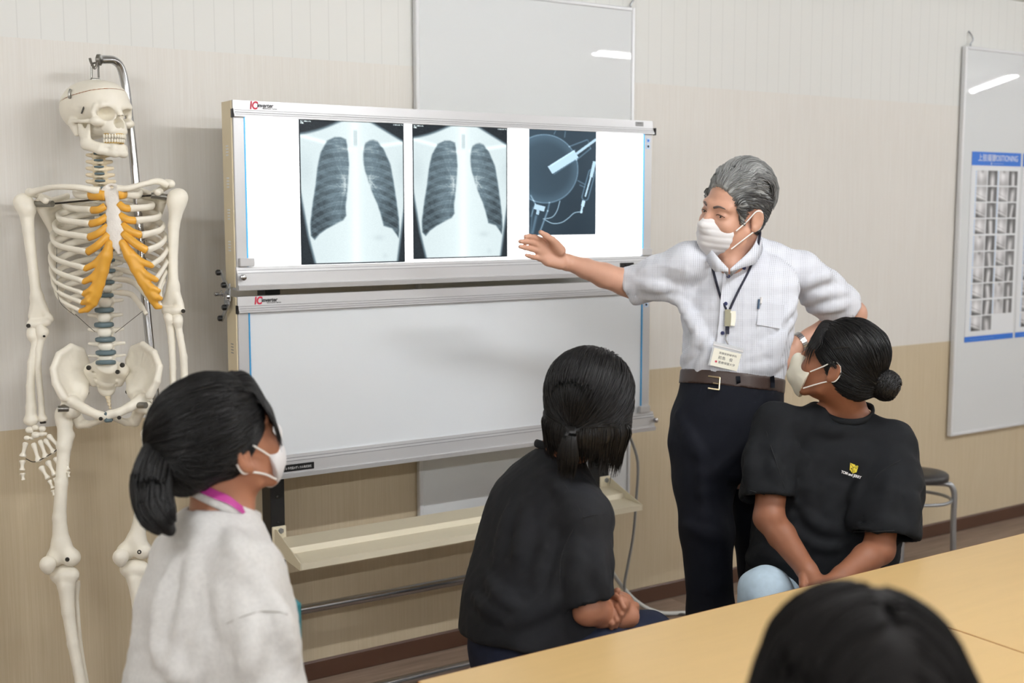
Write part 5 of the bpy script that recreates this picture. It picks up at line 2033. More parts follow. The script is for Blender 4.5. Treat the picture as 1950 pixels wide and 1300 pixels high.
def crease(f, px, r, amp, near, far, k=.02):
    """a soft ridge of cloth along picture positions: a capsule sunk under the surface so that only amp shows"""
    ds = np.linspace(near, far, 260)
    c = []
    for x, y in px:
        v = f.sample(np.array([P(x, y, d) for d in ds]))
        i = np.where(v < 0)[0]
        if len(i):
            c.append(P(x, y, ds[i[0]] + r - amp))
    if len(c) > 1:
        c = spline(c, 3)
        rr = r * np.interp(np.linspace(0, 1, len(c)), [0, .3, .7, 1], [.55, 1, 1, .5])
        for i in range(len(c) - 1):
            f.cone(c[i], c[i + 1], rr[i], rr[i + 1], k=k)
    return f


def finger(f, pts, r, k=.004):
    f.chain(pts, r, k)


def shoes(parent, ank, toe_dir, name='shoe'):
    d = np.array(toe_dir, float)
    d[2] = 0
    d /= np.linalg.norm(d)
    a = np.array([ank[0], ank[1], 0])
    f = Field(np.minimum(a, a + d * .2) - .12, np.maximum(a, a + d * .2) + .13, .004)
    f.cone(a - d * .03 + [0, 0, .042], a + d * .08 + [0, 0, .040], .040, .040, k=.01).cone(a + d * .08 + [0, 0, .038], a + d * .17 + [0, 0, .030], .042, .032, k=.02)
    f.cone(a + [0, 0, .05], a + [0, 0, .09], .042, .042, k=.02)
    f.plane((0, 0, .001), (0, 0, -1), .002)
    f.build(name, M['shoe'], parent)

# ------------------------------------------------------------------ the man in the checked shirt
DM = 3.45
man = person(P(1390, 900, DM), 'standing person in checked short-sleeved shirt and white mask, arm raised towards the radiographs')
g = Rig(P(1399, 403, 3.42), frame(57, -3, 13), 1.02)
BF = frame(18)
Rsh, Lsh = P(1312, 501, 3.46), P(1526, 516, 3.55)
Rel, Rwr = P(1196, 540, 3.56), P(1081, 500, 3.44)
Lel, Lwr = P(1624, 598, 3.68), P(1517, 655, 3.63)
tb, tt = P(1393, 735, 3.48), P(1420, 470, 3.51)
torso_rows = [(-.02, .0, .0, .142, .112), (.08, .0, .0, .150, .118), (.20, .0, 0, .162, .124), (.30, 0, .0, .168, .118), (.355, 0, -.01, .150, .090), (.40, 0, -.01, .075, .062)]
hip, knee_r, knee_l = P(1386, 860, 3.48), P(1346, 1010, 3.42), P(1447, 1010, 3.50)
ank_r, ank_l = P(1362, 1372, 3.42), P(1462, 1360, 3.52)
ank_r[2] = ank_l[2] = .09


def px_hand(x, y, d):
    return P(960 + x / 7.5, 420 + y / 7.5, d)


allp = [Rsh, Lsh, Rel, Rwr, Lel, Lwr, tb, tt, g.w((0, 0, .16)), g.w((0, .13, 0)), P(985, 460, 3.35), P(985, 430, 3.5), hip, ank_r, ank_l, P(1660, 590, 3.72)]
lo, hi = bounds(allp, .09)
lo[2] = .02
hx, hy, hz = g.O
f = Field(lo, hi, .010, fx=[(P(980, 460, 3.36)[0] - .03, Rel[0] + .05, .0026), (hx - .13, hx + .13, .0028)], fy=[(hy - .14, hy + .14, .0028), (P(980, 460, 3.36)[1] - .05, P(1080, 500, 3.46)[1] + .06, .0028)], fz=[(1.31, 1.70, .0028)])
head_skin(f, g)
f.cone(g.w((0, -.022, -.05)), tt + [0, 0, -.01], .049, .049, k=.03)
f.cone(g.w((0, .0, -.085)), P(1393, 506, 3.425), .044, .036, k=.03)
f.loft(tb, tt - tb, BF[:, 0], [(a, b, c, d - .014, e - .014) for a, b, c, d, e in torso_rows], k=.02)
f.chain([Rsh, tt - [0, 0, .035], Lsh], (.042, .046, .042), k=.02)
f.chain([Rsh, (Rsh + Rel) / 2, P(1212, 546, 3.56), P(1190, 537, 3.55), P(1150, 524, 3.52), P(1115, 511, 3.48), P(1086, 500.5, 3.445)], (.044, .042, .0385, .0385, .0355, .0290, .0235), k=.015)
f.chain([Lsh, (Lsh + Lel) / 2, Lel, P(1590, 618, 3.67), P(1545, 642, 3.645), Lwr], (.044, .043, .041, .038, .030, .0245), k=.015)
# the raised hand, palm to the camera, thumb up
fw = FWD
wr = px_hand(885, 595, 3.445)
bases = [px_hand(548, 292, 3.400), px_hand(498, 352, 3.396), px_hand(488, 432, 3.398), px_hand(512, 532, 3.405)]
for b in bases:
    f.cone(wr, b, .0165, .0105, k=.012, flat=fw, fs=.85)
f.cone(px_hand(800, 430, 3.41), px_hand(720, 330, 3.395), .0165, .0140, k=.012)
f.cone(px_hand(800, 620, 3.425), px_hand(620, 590, 3.405), .0150, .0125, k=.012)
finger(f, [bases[0], px_hand(440, 238, 3.380), px_hand(365, 226, 3.366), px_hand(305, 226, 3.358)], (.0090, .0078, .0073, .0060))
finger(f, [bases[1], px_hand(395, 312, 3.376), px_hand(305, 300, 3.360), px_hand(228, 297, 3.350)], (.0090, .0078, .0073, .0060))
finger(f, [bases[2], px_hand(380, 402, 3.380), px_hand(300, 385, 3.366), px_hand(228, 372, 3.356)], (.0088, .0076, .0071, .0058))
finger(f, [bases[3], px_hand(415, 522, 3.390), px_hand(365, 508, 3.380), px_hand(315, 494, 3.374)], (.0080, .0067, .0062, .0050))
finger(f, [px_hand(790, 420, 3.41), px_hand(690, 282, 3.380), px_hand(600, 218, 3.370), px_hand(522, 165, 3.366)], (.0150, .0104, .0090, .0068), .005)
# the hand resting on the hip
lw = Lwr
lk = P(1495, 690, 3.60)
f.cone(lw, lk, .0235, .024, k=.015)
for i, q in enumerate(((1482, 676), (1478, 686), (1478, 697), (1482, 707))):
    b0 = lk + (P(q[0], q[1], 3.59) - lk) * .7
    finger(f, [lk, b0, P(q[0] - 22, q[1] + 4, 3.59), P(q[0] - 40, q[1] + 8, 3.585)], (.012, .0095, .0085, .0068))
finger(f, [lw + (lk - lw) * .5, P(1484, 666, 3.57), P(1468, 662, 3.55)], (.012, .0095, .0072))
# legs inside the trousers
f.chain([hip, P(1340, 880, 3.46), knee_r, ank_r, ank_r - [0, 0, .04]], (.09, .072, .052, .040, .036), k=.03)
f.chain([hip, P(1440, 880, 3.50), knee_l, ank_l, ank_l - [0, 0, .04]], (.09, .072, .052, .040, .036), k=.03)
f.cone(tb, hip, .10, .10, k=.04)
body = f.build('body', M['skin_man'], man)
eyes(g, man, (-.25, 1, -.25))
brows(g, man, M['brow'])
cloth_mask(g, man, M['mask_white'], pleat=True)

# ---- shirt
lo, hi = bounds([Rsh, Lsh, tb - [0, 0, .08], tt + [0, 0, .05], P(1185, 545, 3.57), P(1650, 590, 3.7), P(1290, 740, 3.3), P(1490, 740, 3.65)], .10)
f = Field(lo, hi, .0052)
Rend, Lend = P(1199, 545, 3.555), P(1607, 591, 3.665)
f.chain([Rsh, (Rsh + Rend) / 2 + [0, 0, -.006], Rend - unit(Rend - Rsh) * .02], (.060, .062, .058), k=.03)
f.chain([Lsh, (Lsh + Lend) / 2, Lend - unit(Lend - Lsh) * .02], (.060, .066, .068), k=.03)
rs_ax, ls_ax = unit(Rend - Rsh), unit(Lend - Lsh)
rs_n = unit(rs_ax + .0 * UPV)
cyl(f, Rend, rs_n, .11, .18, .002)
cyl(f, Lend, ls_ax, .12, .18, .002)
cyl(f, Rend - rs_ax * .06, rs_ax, .0495, .10, .004)
cyl(f, Lend - ls_ax * .06, ls_ax, .0585, .10, .004)
f.loft(tb, tt - tb, BF[:, 0], torso_rows, k=.02)
f.chain([Rsh, tt + (Rsh - tt) * .3 + [0, 0, -.012], tt + [0, 0, -.022], tt + (Lsh - tt) * .3 + [0, 0, -.012], Lsh], (.056, .054, .062, .054, .056), k=.03)
# creases: from the raised arm across the chest, at the waist where it is tucked in, at the elbow
for q, r, am in (([(1288, 555), (1320, 600), (1345, 640)], .012, .004), ([(1296, 575), (1325, 625), (1362, 680)], .011, .004), ([(1512, 600), (1470, 655), (1425, 690)], .014, .005), ([(1512, 575), (1480, 610), (1430, 640)], .011, .003),
                 ([(1488, 690), (1450, 700), (1410, 706)], .010, .004), ([(1300, 690), (1320, 670), (1330, 640)], .010, .004), ([(1330, 705), (1345, 680), (1350, 650)], .010, .003), ([(1470, 708), (1478, 670), (1490, 640)], .010, .004),
                 ([(1225, 515), (1260, 508), (1300, 510)], .010, .003), ([(1215, 540), (1255, 545), (1300, 548)], .010, .004), ([(1228, 565), (1265, 562), (1300, 575)], .010, .003)):
    crease(f, q, r, am, 3.2, 3.66)
crease(f, [(1296, 550), (1308, 557), (1322, 566)], .022, .004, 3.2, 3.66, .03)
for q, r, am in (([(1530, 575), (1560, 560), (1610, 555)], .012, .004), ([(1540, 590), (1575, 585), (1610, 580)], .010, .004), ([(1530, 545), (1560, 525), (1590, 530)], .012, .003)):
    crease(f, q, r, am, 3.3, 3.75)
f.disp(lambda p: wave(p, 3, .0022, 26, (1, 1, .7)) + wave(p, 4, .0011, 62))
f.plane(tb + unit(tt - tb) * .006, -(tt - tb), .006)
# open neck
f.cone(tt + [0, 0, -.012], g.w((0, -.022, -.05)), .051, .052, k=.005, mode='d')
f.cone(P(1388, 509, 3.345), P(1400, 462, 3.40), .008, .046, k=.004, mode='d')
f.cone(P(1389, 506, 3.40), P(1402, 460, 3.46), .012, .050, k=.004, mode='d')
shirt = f.build('shirt', M['check'], man)
for side, e, s_, ax, R in ((0, Rend, Rsh, rs_ax, .0575), (1, Lend, Lsh, ls_ax, .0675)):
    pass
# collar: two stiff leaves round the neck
cpts = [P(1387, 514, 3.335), P(1367, 492, 3.352), P(1353, 472, 3.405), P(1362, 452, 3.48), P(1400, 440, 3.56), P(1440, 438, 3.535), P(1444, 448, 3.455), P(1429, 478, 3.385), P(1391, 514, 3.335)]
cp = spline(cpts, 8)
drop = np.interp(np.linspace(0, 1, len(cp)), [0, .13, .3, .5, .7, .86, 1], [.004, .038, .032, .028, .034, .042, .004])
nrm = cp - np.array(P(1405, 470, 3.46))
nrm[:, 2] = 0
nrm = unit(nrm)
V, F = [], []
for i in range(len(cp)):
    top = cp[i] + [0, 0, .004]
    V += [top - nrm[i] * .001, top + nrm[i] * .003, cp[i] + nrm[i] * (.007 + .22 * drop[i]) - np.array([0, 0, drop[i]]), cp[i] + nrm[i] * (.004 + .22 * drop[i]) - np.array([0, 0, drop[i]]), cp[i] - nrm[i] * .001 - np.array([0, 0, .02])]
n5 = 5
for i in range(len(cp) - 1):
    for j in range(n5):
        F.append([i * n5 + j, i * n5 + (j + 1) % n5, (i + 1) * n5 + (j + 1) % n5, (i + 1) * n5 + j])
F += [[0, 1, 2, 3, 4], [(len(cp) - 1) * n5 + j for j in range(n5)][::-1]]
mb = MB()
mb.add(V, F)
mb.build('collar', M['check'], man, 'all')


def on_front(px, py, lift=.002, near=3.15, far=3.62, fld=None):
    """first point of the cloth under a picture position, lifted towards the camera"""
    ds = np.linspace(near, far, 300)
    pts = np.array([P(px, py, d) for d in ds])
    v = (fld or f).sample(pts)
    i = np.where(v < 0)[0]
    d = ds[i[0]] if len(i) else 3.36
    return P(px, py, d - lift)


def patch(name, pts_px, m, parent, lift=.002, thick=.0015, fld=None):
    """a thin ribbon lying on the cloth along picture positions (x, y, half width in m)"""
    c = [on_front(x, y, lift, fld=fld) for x, y, _ in pts_px]
    w = [q[2] for q in pts_px]
    cs = spline([np.append(a, b) for a, b in zip(c, w)], 4)
    mb = MB()
    tn = unit(np.gradient(cs[:, :3], axis=0))
    V = []
    for p, t in zip(cs, tn):
        sd = unit(np.cross(t, FWD))
        nn = -FWD
        for a, b in ((-1, 0), (1, 0), (1, 1), (-1, 1)):
            V.append(p[:3] + sd * p[3] * a + nn * thick * b)
    m_ = len(cs)
    mb.add(V, [[i * 4 + j, i * 4 + (j + 1) % 4, (i + 1) * 4 + (j + 1) % 4, (i + 1) * 4 + j] for i in range(m_ - 1) for j in range(4)] + [[0, 1, 2, 3], [(m_ - 1) * 4 + j for j in range(4)]])
    return mb.build(name, m, parent)


shirt_f = f
patch('front_placket', [(1389, 515, .015), (1384, 560, .016), (1379, 620, .016), (1372, 670, .016), (1364, 708, .016)], M['check'], shirt, .0025, .002)
for x, y in ((1387, 526), (1382, 578), (1376, 634), (1417, 510)):
    p = on_front(x, y, .006)
    MB().lathe([(.0052, 0), (.0056, .001), (.0048, .0025), (.002, .002)], p, -FWD, 12).build('button', M['button'], shirt, True)
    MB().box(p - .0028 - FWD * .001, p + .0028 - FWD * .004, .0008).build('button_thread', M['button'], shirt)
pk = patch('chest_pocket', [(1469, 578, .036), (1467, 600, .036), (1464, 622, .034)], M['check'], shirt, .001, .0025)
pen = MB().tube([on_front(1446, 570, .006), on_front(1444, 588, .006)], .0032, 8).build('pen_clip', M['pen_blue'], man, True)
MB().tube([on_front(1450, 566, .007), on_front(1449, 578, .007)], .0036, 8).build('pen_cap', M['mask_white'], man, True)

# ---- trousers and belt
Uy = unit(tt - tb)
lo, hi = bounds([tb, ank_r, ank_l, knee_r, knee_l, P(1270, 800, 3.3), P(1495, 800, 3.7), P(1500, 1000, 3.6)], .10)
lo[2] = .02
f = Field(lo, hi, .0062)
wst = P(1392, 718, 3.48)
f.loft(tb, tt - tb, BF[:, 0], [(-.27, .012, 0, .120, .105), (-.19, .010, 0, .154, .125), (-.10, .006, 0, .160, .130), (-.04, 0, .0, .152, .122), (.0, 0, 0, .148, .1175), (.05, 0, 0, .1475, .117)], k=.02)
f.chain([P(1337, 850, 3.46), P(1341, 920, 3.45), knee_r, P(1352, 1160, 3.42), ank_r + [0, 0, -.03]], (.088, .084, .074, .064, .056), k=.03)
f.chain([P(1436, 850, 3.52), P(1442, 920, 3.52), knee_l, P(1453, 1160, 3.52), ank_l + [0, 0, -.03]], (.088, .084, .074, .064, .056), k=.03)
for q, r, am in (([(1295, 790), (1320, 840), (1345, 880)], .016, .004), ([(1400, 860), (1370, 890), (1340, 905)], .016, .005), ([(1310, 1000), (1345, 1015), (1375, 1030)], .014, .005), ([(1335, 860), (1340, 980), (1348, 1120)], .010, .003), ([(1440, 790), (1420, 840), (1400, 870)], .014, .004)):
    crease(f, q, r, am, 3.1, 3.7)
f.disp(lambda p: wave(p, 8, .0020, 20, (1, 1, .6)))
f.plane(tb + Uy * .028, Uy, .003)
f.plane((0, 0, .055), (0, 0, -1), .003)
trousers = f.build('trousers', M['navy_wool'], man)
tro_f = f
f = Field(*bounds([tb - .0, wst, P(1290, 725, 3.3), P(1490, 725, 3.66), P(1490, 725, 3.3), P(1290, 725, 3.66)], .04), .0040)
f.loft(tb, tt - tb, BF[:, 0], [(-.06, 0, 0, .1540, .1240), (.0, 0, 0, .1515, .1210), (.08, 0, 0, .1510, .1205)], k=.01, ex=2.2)
bc = tb + Uy * .013
f.plane(bc + Uy * .0205, Uy, .002)
f.plane(bc - Uy * .0205, -Uy, .002)
belt = f.build('belt', M['leather'], man)
belt_f = f
bx = [on_front(x, y, .004, fld=belt_f) for x, y in ((1349, 716), (1371, 719), (1369, 742), (1348, 739))]
for a, b in ((0, 1), (1, 2), (2, 3)):
    MB().tube([bx[a], bx[b]], .0026, 8).build('buckle_bar', M['brass'], belt, True)
MB().tube([on_front(1358, 729, .004, fld=belt_f), on_front(1371, 731, .005, fld=belt_f)], .0018, 8).build('buckle_prong', M['brass'], belt, True)
for x in (1405, 1470):
    patch('belt_loop', [(x, 716, .006), (x + 1, 727, .006), (x + 1, 738, .006)], M['navy_wool'], trousers, .004, .003, fld=belt_f)
shoes(man, ank_r, P(1300, 1372, 3.2) - ank_r)
shoes(man, ank_l, P(1440, 1372, 3.3) - ank_l)

# ---- lanyard and badge
f = shirt_f
lan = [on_front(x, y, .004) for x, y in ((1357, 508), (1366, 545), (1374, 570), (1383, 589))]
lan2 = [P(1447, 438, 3.475), P(1446, 455, 3.415)] + [on_front(x, y, .005) for x, y in ((1440, 480), (1426, 515), (1408, 550), (1396, 575), (1390, 589))]
ly = MB()
ly.tube(spline([P(1420, 436, 3.56), P(1438, 433, 3.53)] + lan2, 5), .0035, 8)
ly.tube(spline([P(1358, 492, 3.37)] + lan, 5), .0035, 8)
lanyard = ly.build('lanyard', M['navy'], man, True)
patch('lanyard_clasp', [(1386, 589, .0085), (1386, 605, .0085), (1385, 621, .0085)], M['tag_olive'], lanyard, .006, .004)
patch('paper_tag', [(1396, 592, .0075), (1396, 606, .0075), (1394, 620, .0075)], M['card'], lanyard, .005, .001)
patch('lanyard_end', [(1385, 621, .0052), (1385, 629, .0050), (1385, 636, .0045)], M['navy'], lanyard, .006, .004)
MB().tube(spline([on_front(1385, 636, .009), on_front(1382, 644, .010), on_front(1384, 650, .011), on_front(1387, 655, .011)], 4), .0022, 8).build('swivel_hook', M['chrome'], lanyard, True)
c = on_front(1382, 683, .010)
xr = unit(P(1412, 694, 3.33) - P(1353, 680, 3.33))
zr = unit(np.cross(xr, FWD))
if zr[2] < 0:
    zr = -zr
nr = -FWD


def slab(name, cx, cz, w, h, t, m, parent, off=0.0):
    o = c + xr * cx + zr * cz + nr * off
    mb = MB()
    V = [o + xr * a * w / 2 + zr * b * h / 2 + nr * t * d for d in (0, 1) for a, b in ((-1, -1), (1, -1), (1, 1), (-1, 1))]
    mb.add(V, [[0, 1, 2, 3], [4, 5, 6, 7], [0, 1, 5, 4], [1, 2, 6, 5], [2, 3, 7, 6], [3, 0, 4, 7]])
    return mb.build(name, m, parent)


slab('card_sleeve', 0, .006, .088, .068, .0010, M['vinyl'], lanyard)
slab('name_card', 0, -.002, .078, .050, .0006, M['card'], lanyard, .0012)
slab('sleeve_seal', 0, .031, .086, .004, .0016, M['mask_white'], lanyard, .0008)
o = c + nr * .0020
text('badge_text', '医療放射線学科', .0072, o + xr * -.022 + zr * .010, xr, zr, M['dark_print'], lanyard, .0001)
text('badge_text', '前島　俊', .0105, o + xr * -.022 + zr * -.004, xr, zr, M['dark_print'], lanyard, .0001)
text('badge_text', '◉', .0085, o + xr * -.029 + zr * -.0165, xr, zr, M['red_print'], lanyard, .0001)
text('badge_text', '医療保健大学', .0080, o + xr * -.019 + zr * -.016, xr, zr, M['dark_print'], lanyard, .0001)
# wristwatch
wa = unit(Lel - Lwr)
wo = Lwr + wa * .012
wt = MB()
s1 = unit(np.cross(wa, [0, 0, 1]))
s2 = np.cross(wa, s1)
for k in range(26):
    a0 = 2 * math.pi * k / 26
    dr = s1 * math.cos(a0) + s2 * math.sin(a0)
    tn = -s1 * math.sin(a0) + s2 * math.cos(a0)
    q = wo + dr * .0285
    V = [q + wa * .0085 * a + tn * .0031 * b + dr * .0026 * d for d in (-1, 1) for a, b in ((-1, -1), (1, -1), (1, 1), (-1, 1))]
    wt.add(V, [[0, 1, 2, 3], [4, 5, 6, 7], [0, 1, 5, 4], [1, 2, 6, 5], [2, 3, 7, 6], [3, 0, 4, 7]])
wt = wt.build('wristwatch', M['watch_steel'], man)

# ---- hair: grey, combed back from the brow, short and darker at the sides
hc = hair_cap(g, nape=-.060, grow=-.0065)
hc.ell((0, -.010, .082), (.066, .086, .058), k=.02).ell((0, .095, .030), (.062, .050, .048), k=.01, mode='d')
for s in (-1, 1):
    hc.ell((s * .075, -.006, -.012), (.024, .026, .040), k=.006, mode='d')
    hc.cone((s * .064, .040, .040), (s * .066, .030, -.014), .014, .006, k=.010)
hc.disp(lambda p: wave(p, 9, .0012, 70, (1, .35, 1)))
base = place(hc.mesh('hair'), g.O, g.B, g.k)
rng = np.random.RandomState(4)
N = 2600
az = rng.uniform(-1.12, 1.12, N)
d0 = unit(np.stack([np.sin(az) * .95, np.cos(az) * .62 + .12 - .25 * np.abs(np.sin(az)), .62 - .30 * np.abs(np.sin(az)) ** 2 + rng.uniform(-.02, .25, N)], 1))
d1 = unit(np.stack([np.sin(az) * .75 + rng.normal(0, .10, N), -np.full(N, .95) + .15 * rng.rand(N), rng.uniform(-.35, .45, N)], 1))
mid = unit(np.stack([np.sin(az) * .45 + .12, rng.uniform(-.2, .25, N), np.full(N, 1.0)], 1))
t = np.linspace(0, 1, 12)
a = slerp(d0, mid, t)
b2 = slerp(mid, d1, t)
mixv = t[None, :, None]
dd = unit(a * (1 - mixv) + b2 * mixv)
off = (.003 + .017 * np.sin(math.pi * np.clip(t * .95, 0, 1))[None, :, None] * np.clip(1.1 - np.abs(np.sin(az)), .15, 1)[:, None, None] * rng.uniform(.55, 1.0, (N, 1, 1)))
cv = on_scalp(dd, r=(.079, .099, .092), off=off)
cv += .004 * np.sin(t[None, :, None] * 7 + rng.rand(N, 1, 3) * 1.5 + az[:, None, None] * 6)
keep = rng.uniform(.55, 1.0, N)
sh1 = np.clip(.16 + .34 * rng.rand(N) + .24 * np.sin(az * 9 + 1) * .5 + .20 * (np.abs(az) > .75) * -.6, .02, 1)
r1 = np.interp(t, [0, .12, .7, 1], [.0004, .0018, .0016, .0003])[None] * rng.uniform(.7, 1.2, (N, 1))
c3, r3 = shell_strands(hc, 4200, lambda p: np.stack([p[:, 0] * 2.0, -1.0 + 0 * p[:, 1], -.30 + 1.0 * sstep(p[:, 1], -.02, .09) - 9 * np.clip(.045 - p[:, 2], 0, .1)], 1),
                       .034, .0014, rng)
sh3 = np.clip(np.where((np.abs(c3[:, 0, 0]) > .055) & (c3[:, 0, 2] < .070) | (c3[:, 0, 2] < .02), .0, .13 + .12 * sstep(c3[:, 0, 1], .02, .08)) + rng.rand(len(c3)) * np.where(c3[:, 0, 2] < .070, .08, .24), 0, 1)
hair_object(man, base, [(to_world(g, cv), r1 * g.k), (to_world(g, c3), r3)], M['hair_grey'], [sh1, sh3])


# ------------------------------------------------------------------ the four girls
def tee_neck(f, c, ax, r, depth=.07):
    """opens the neck of a tee"""
    cyl(f, c - ax * .02, ax, r, depth, .004)


def ribbing(name, pts, m, parent, r=.0075, flat=.45, up=(0, 0, 1)):
    q = spline(pts[-3:] + pts + pts[:4], 6)[18:18 + 6 * len(pts) + 1]
    n, k = len(q) - 1, 10
    tn = unit(np.roll(q[:n], -1, 0) - np.roll(q[:n], 1, 0))
    c = q[:n].mean(0)
    V = []
    for p, t in zip(q[:n], tn):
        a = unit(np.array(up) - t * (np.array(up) @ t))
        b = np.cross(t, a)
        for j in range(k):
            w = 2 * math.pi * j / k
            V.append(p + a * math.cos(w) * r + b * math.sin(w) * r * flat)
    mb = MB()
    mb.add(V, [[i * k + j, i * k + (j + 1) % k, ((i + 1) % n) * k + (j + 1) % k, ((i + 1) % n) * k + j] for i in range(n) for j in range(k)])
    return mb.build(name, m, parent, 'all')


# ================= girl on the right, black tee, hair in a bun
DR = 3.2
ga = person(P(1560, 1170, DR), 'seated person in black tee with small yellow print and cream mask, arms between the knees')
g = Rig(P(1597, 696, 3.15), frame(122, 20, -3), .94)
BF = frame(12)
hp, nk = P(1552, 1150, 3.26), P(1611, 775, 3.20)
Rs, Ls = P(1480, 812, 3.20), P(1697, 844, 3.16)
Re, Rw = P(1464, 985, 3.12), P(1536, 1085, 2.97)
Le, Lw = P(1674, 1045, 3.04), P(1604, 1096, 2.95)
knR, knL = P(1457, 1130, 3.03), P(1640, 1160, 2.95)
rows = [(-.02, 0, 0, .195, .135), (.10, 0, 0, .198, .145), (.22, 0, 0, .190, .140), (.34, 0, 0, .180, .125), (.43, 0, -.005, .170, .108), (.49, 0, -.015, .125, .085), (.535, 0, -.015, .070, .062)]
ax = unit(nk - hp)
lo, hi = bounds([hp, nk, Rs, Ls, Re, Rw, Le, Lw, knR, knL, g.w((0, 0, .15)), g.w((0, .13, 0)), g.w((0, -.12, 0)), P(1560, 1120, 2.85)], .10)
lo[2] = .03
f = Field(lo, hi, .009, fx=[(g.O[0] - .13, g.O[0] + .13, .003), (min(Rw[0], Lw[0]) - .1, max(Rw[0], Lw[0]) + .06, .0035)], fy=[(g.O[1] - .14, g.O[1] + .14, .003), (Rw[1] - .12, Rw[1] + .10, .0035)], fz=[(Rw[2] - .12, Rw[2] + .1, .0035), (g.O[2] - .2, g.O[2] + .14, .003)])
head_skin(f, g)
f.cone(g.w((0, -.024, -.045)), nk, .048, .053, k=.025)
f.loft(hp, nk - hp, BF[:, 0], [(a, b, c, d - .05, e - .04) for a, b, c, d, e in rows[:-1]] + [(.535, 0, -.01, .05, .045)], k=.02)
f.chain([Rs, nk - ax * .02, Ls], (.036, .045, .036), k=.02)
f.chain([Rs, (Rs + Re) / 2, Re, Re + (Rw - Re) * .35, Rw], (.042, .041, .0385, .0365, .0250), k=.015)
f.chain([Ls, (Ls + Le) / 2, Le, Le + (Lw - Le) * .35, Lw], (.042, .041, .0385, .0365, .0250), k=.015)
for w_, el, sgn in ((Rw, Re, 1), (Lw, Le, -1)):
    d = unit(w_ - el)
    pc = w_ + d * .055 + np.array([0, 0, -.004])
    f.cone(w_, pc, .024, .027, k=.012)
    sd = unit(np.cross(d, [0, 0, 1])) * sgn
    for i in range(4):
        b0 = pc + sd * (.024 - .016 * i) + d * .020
        b1 = b0 + d * .034 + sd * -.012 + np.array([0, 0, -.012])
        b2 = b1 + d * .020 + sd * -.022 + np.array([0, 0, -.014])
        finger(f, [b0, b1, b2], (.0090, .0080, .0064))
    finger(f, [w_ + d * .02 + sd * .022, w_ + d * .05 + sd * .040, w_ + d * .078 + sd * .036], (.0115, .0095, .0070))
for k_, e_ in ((knR, -1), (knL, 1)):
    h_ = hp + BF[:, 0] * (.085 * -e_) + [0, 0, -.02]
    an = np.array([k_[0], k_[1], .09]) + TOCAM * np.array([1, 1, 0]) * -.03
    f.chain([h_, k_ - [0, 0, .012], an], (.060, .046, .034), k=.03)
f.build('body', M['skin_girl'], ga)
eyes(g, ga)
brows(g, ga, M['hair_black'])
cloth_mask(g, ga, M['mask_cream'], depth=.002, pleat=False, beak=True)
# tee
lo, hi = bounds([hp, nk, Rs, Ls, P(1395, 1090, 3.1), P(1760, 1030, 3.0), P(1400, 940, 3.25), P(1700, 1090, 3.4)], .11)
f = Field(lo, hi, .0055)
Rend, Lend = P(1461, 951, 3.13), P(1684, 1021, 3.06)
ra, la = unit(Rend - Rs), unit(Lend - Ls)
f.chain([Rs, (Rs + Rend) / 2 - RGT * .006, Rend - ra * .02], (.060, .068, .074), k=.03)
f.chain([Ls, (Ls + Lend) / 2 + RGT * .008, Lend - la * .02], (.062, .078, .090), k=.03)
cyl(f, Rend, unit(ra + .12 * RGT), .12, .12, .002)
cyl(f, Lend, unit(la + np.array([0, 0, -.45])), .13, .12, .002)
cyl(f, Rend - ra * .05, ra, .058, .12, .006)
cyl(f, Lend - la * .05, la, .073, .12, .006)
f.loft(hp, nk - hp, BF[:, 0], rows, k=.02)
f.chain([Rs, nk + (Rs - nk) * .45 - ax * .02, nk + (Ls - nk) * .45 - ax * .02, Ls], (.054, .050, .050, .054), k=.035)
for q, r, am in (([(1500, 830), (1530, 900), (1545, 980)], .016, .005), ([(1520, 960), (1560, 1000), (1600, 1010)], .014, .005), ([(1510, 1010), (1560, 1040), (1610, 1035)], .013, .005), ([(1660, 860), (1640, 930), (1620, 1000)], .016, .005),
                 ([(1560, 815), (1590, 822), (1630, 815)], .014, .003), ([(1430, 1050), (1470, 1060), (1500, 1075)], .014, .006), ([(1410, 1035), (1425, 1060), (1440, 1070)], .012, .005), ([(1700, 900), (1690, 960), (1670, 1010)], .015, .004), ([(1730, 880), (1735, 950), (1735, 1010)], .015, .004),
                 ([(1440, 830), (1432, 880), (1430, 930)], .014, .004), ([(1470, 860), (1478, 910), (1490, 950)], .014, .004), ([(1650, 1040), (1665, 1060), (1680, 1080)], .012, .005)):
    crease(f, q, r, am, 2.85, 3.5)
f.disp(lambda p: wave(p, 12, .0030, 18, (1, 1, .6)) + wave(p, 13, .0012, 50))
f.plane(hp + ax * -.035, -ax, .006)
na = unit(ax + TOCAM * .42)
nc = nk - ax * .012
f.cone(nc + na * .002, nc + na * .07, .0645, .070, k=.004, mode='d')
f.cone(nc + TOCAM * .030 - ax * .006, nc + na * .07, .046, .06, k=.006, mode='d')
tee = f.build('tee_shirt', M['tee_black'], ga)
fa = f
# neck ribbing follows the opening
pts = []
for k in range(16):
    a = 2 * math.pi * k / 16
    c_ = math.cos(a)
    pts.append(nc + ax * .010 - ax * (.034 * c_ if c_ > 0 else .012 * c_) + TOCAM * c_ * (.074 if c_ > 0 else .058) + RGT * math.sin(a) * .070)
ribbing('neck_ribbing', pts, M['tee_black'], tee, .009, .55, ax)


def seam(name, pxs, parent, near, far, fld, m='tee_line', r=.0012):
    c = []
    ds = np.linspace(near, far, 260)
    for x, y in pxs:
        v = fld.sample(np.array([P(x, y, d) for d in ds]))
        i = np.where(v < 0)[0]
        if len(i):
            c.append(P(x, y, ds[i[0]] - r * .9))
    if len(c) > 1:
        return MB().tube(spline(c, 4), r, 6).build(name, M[m], parent, True)


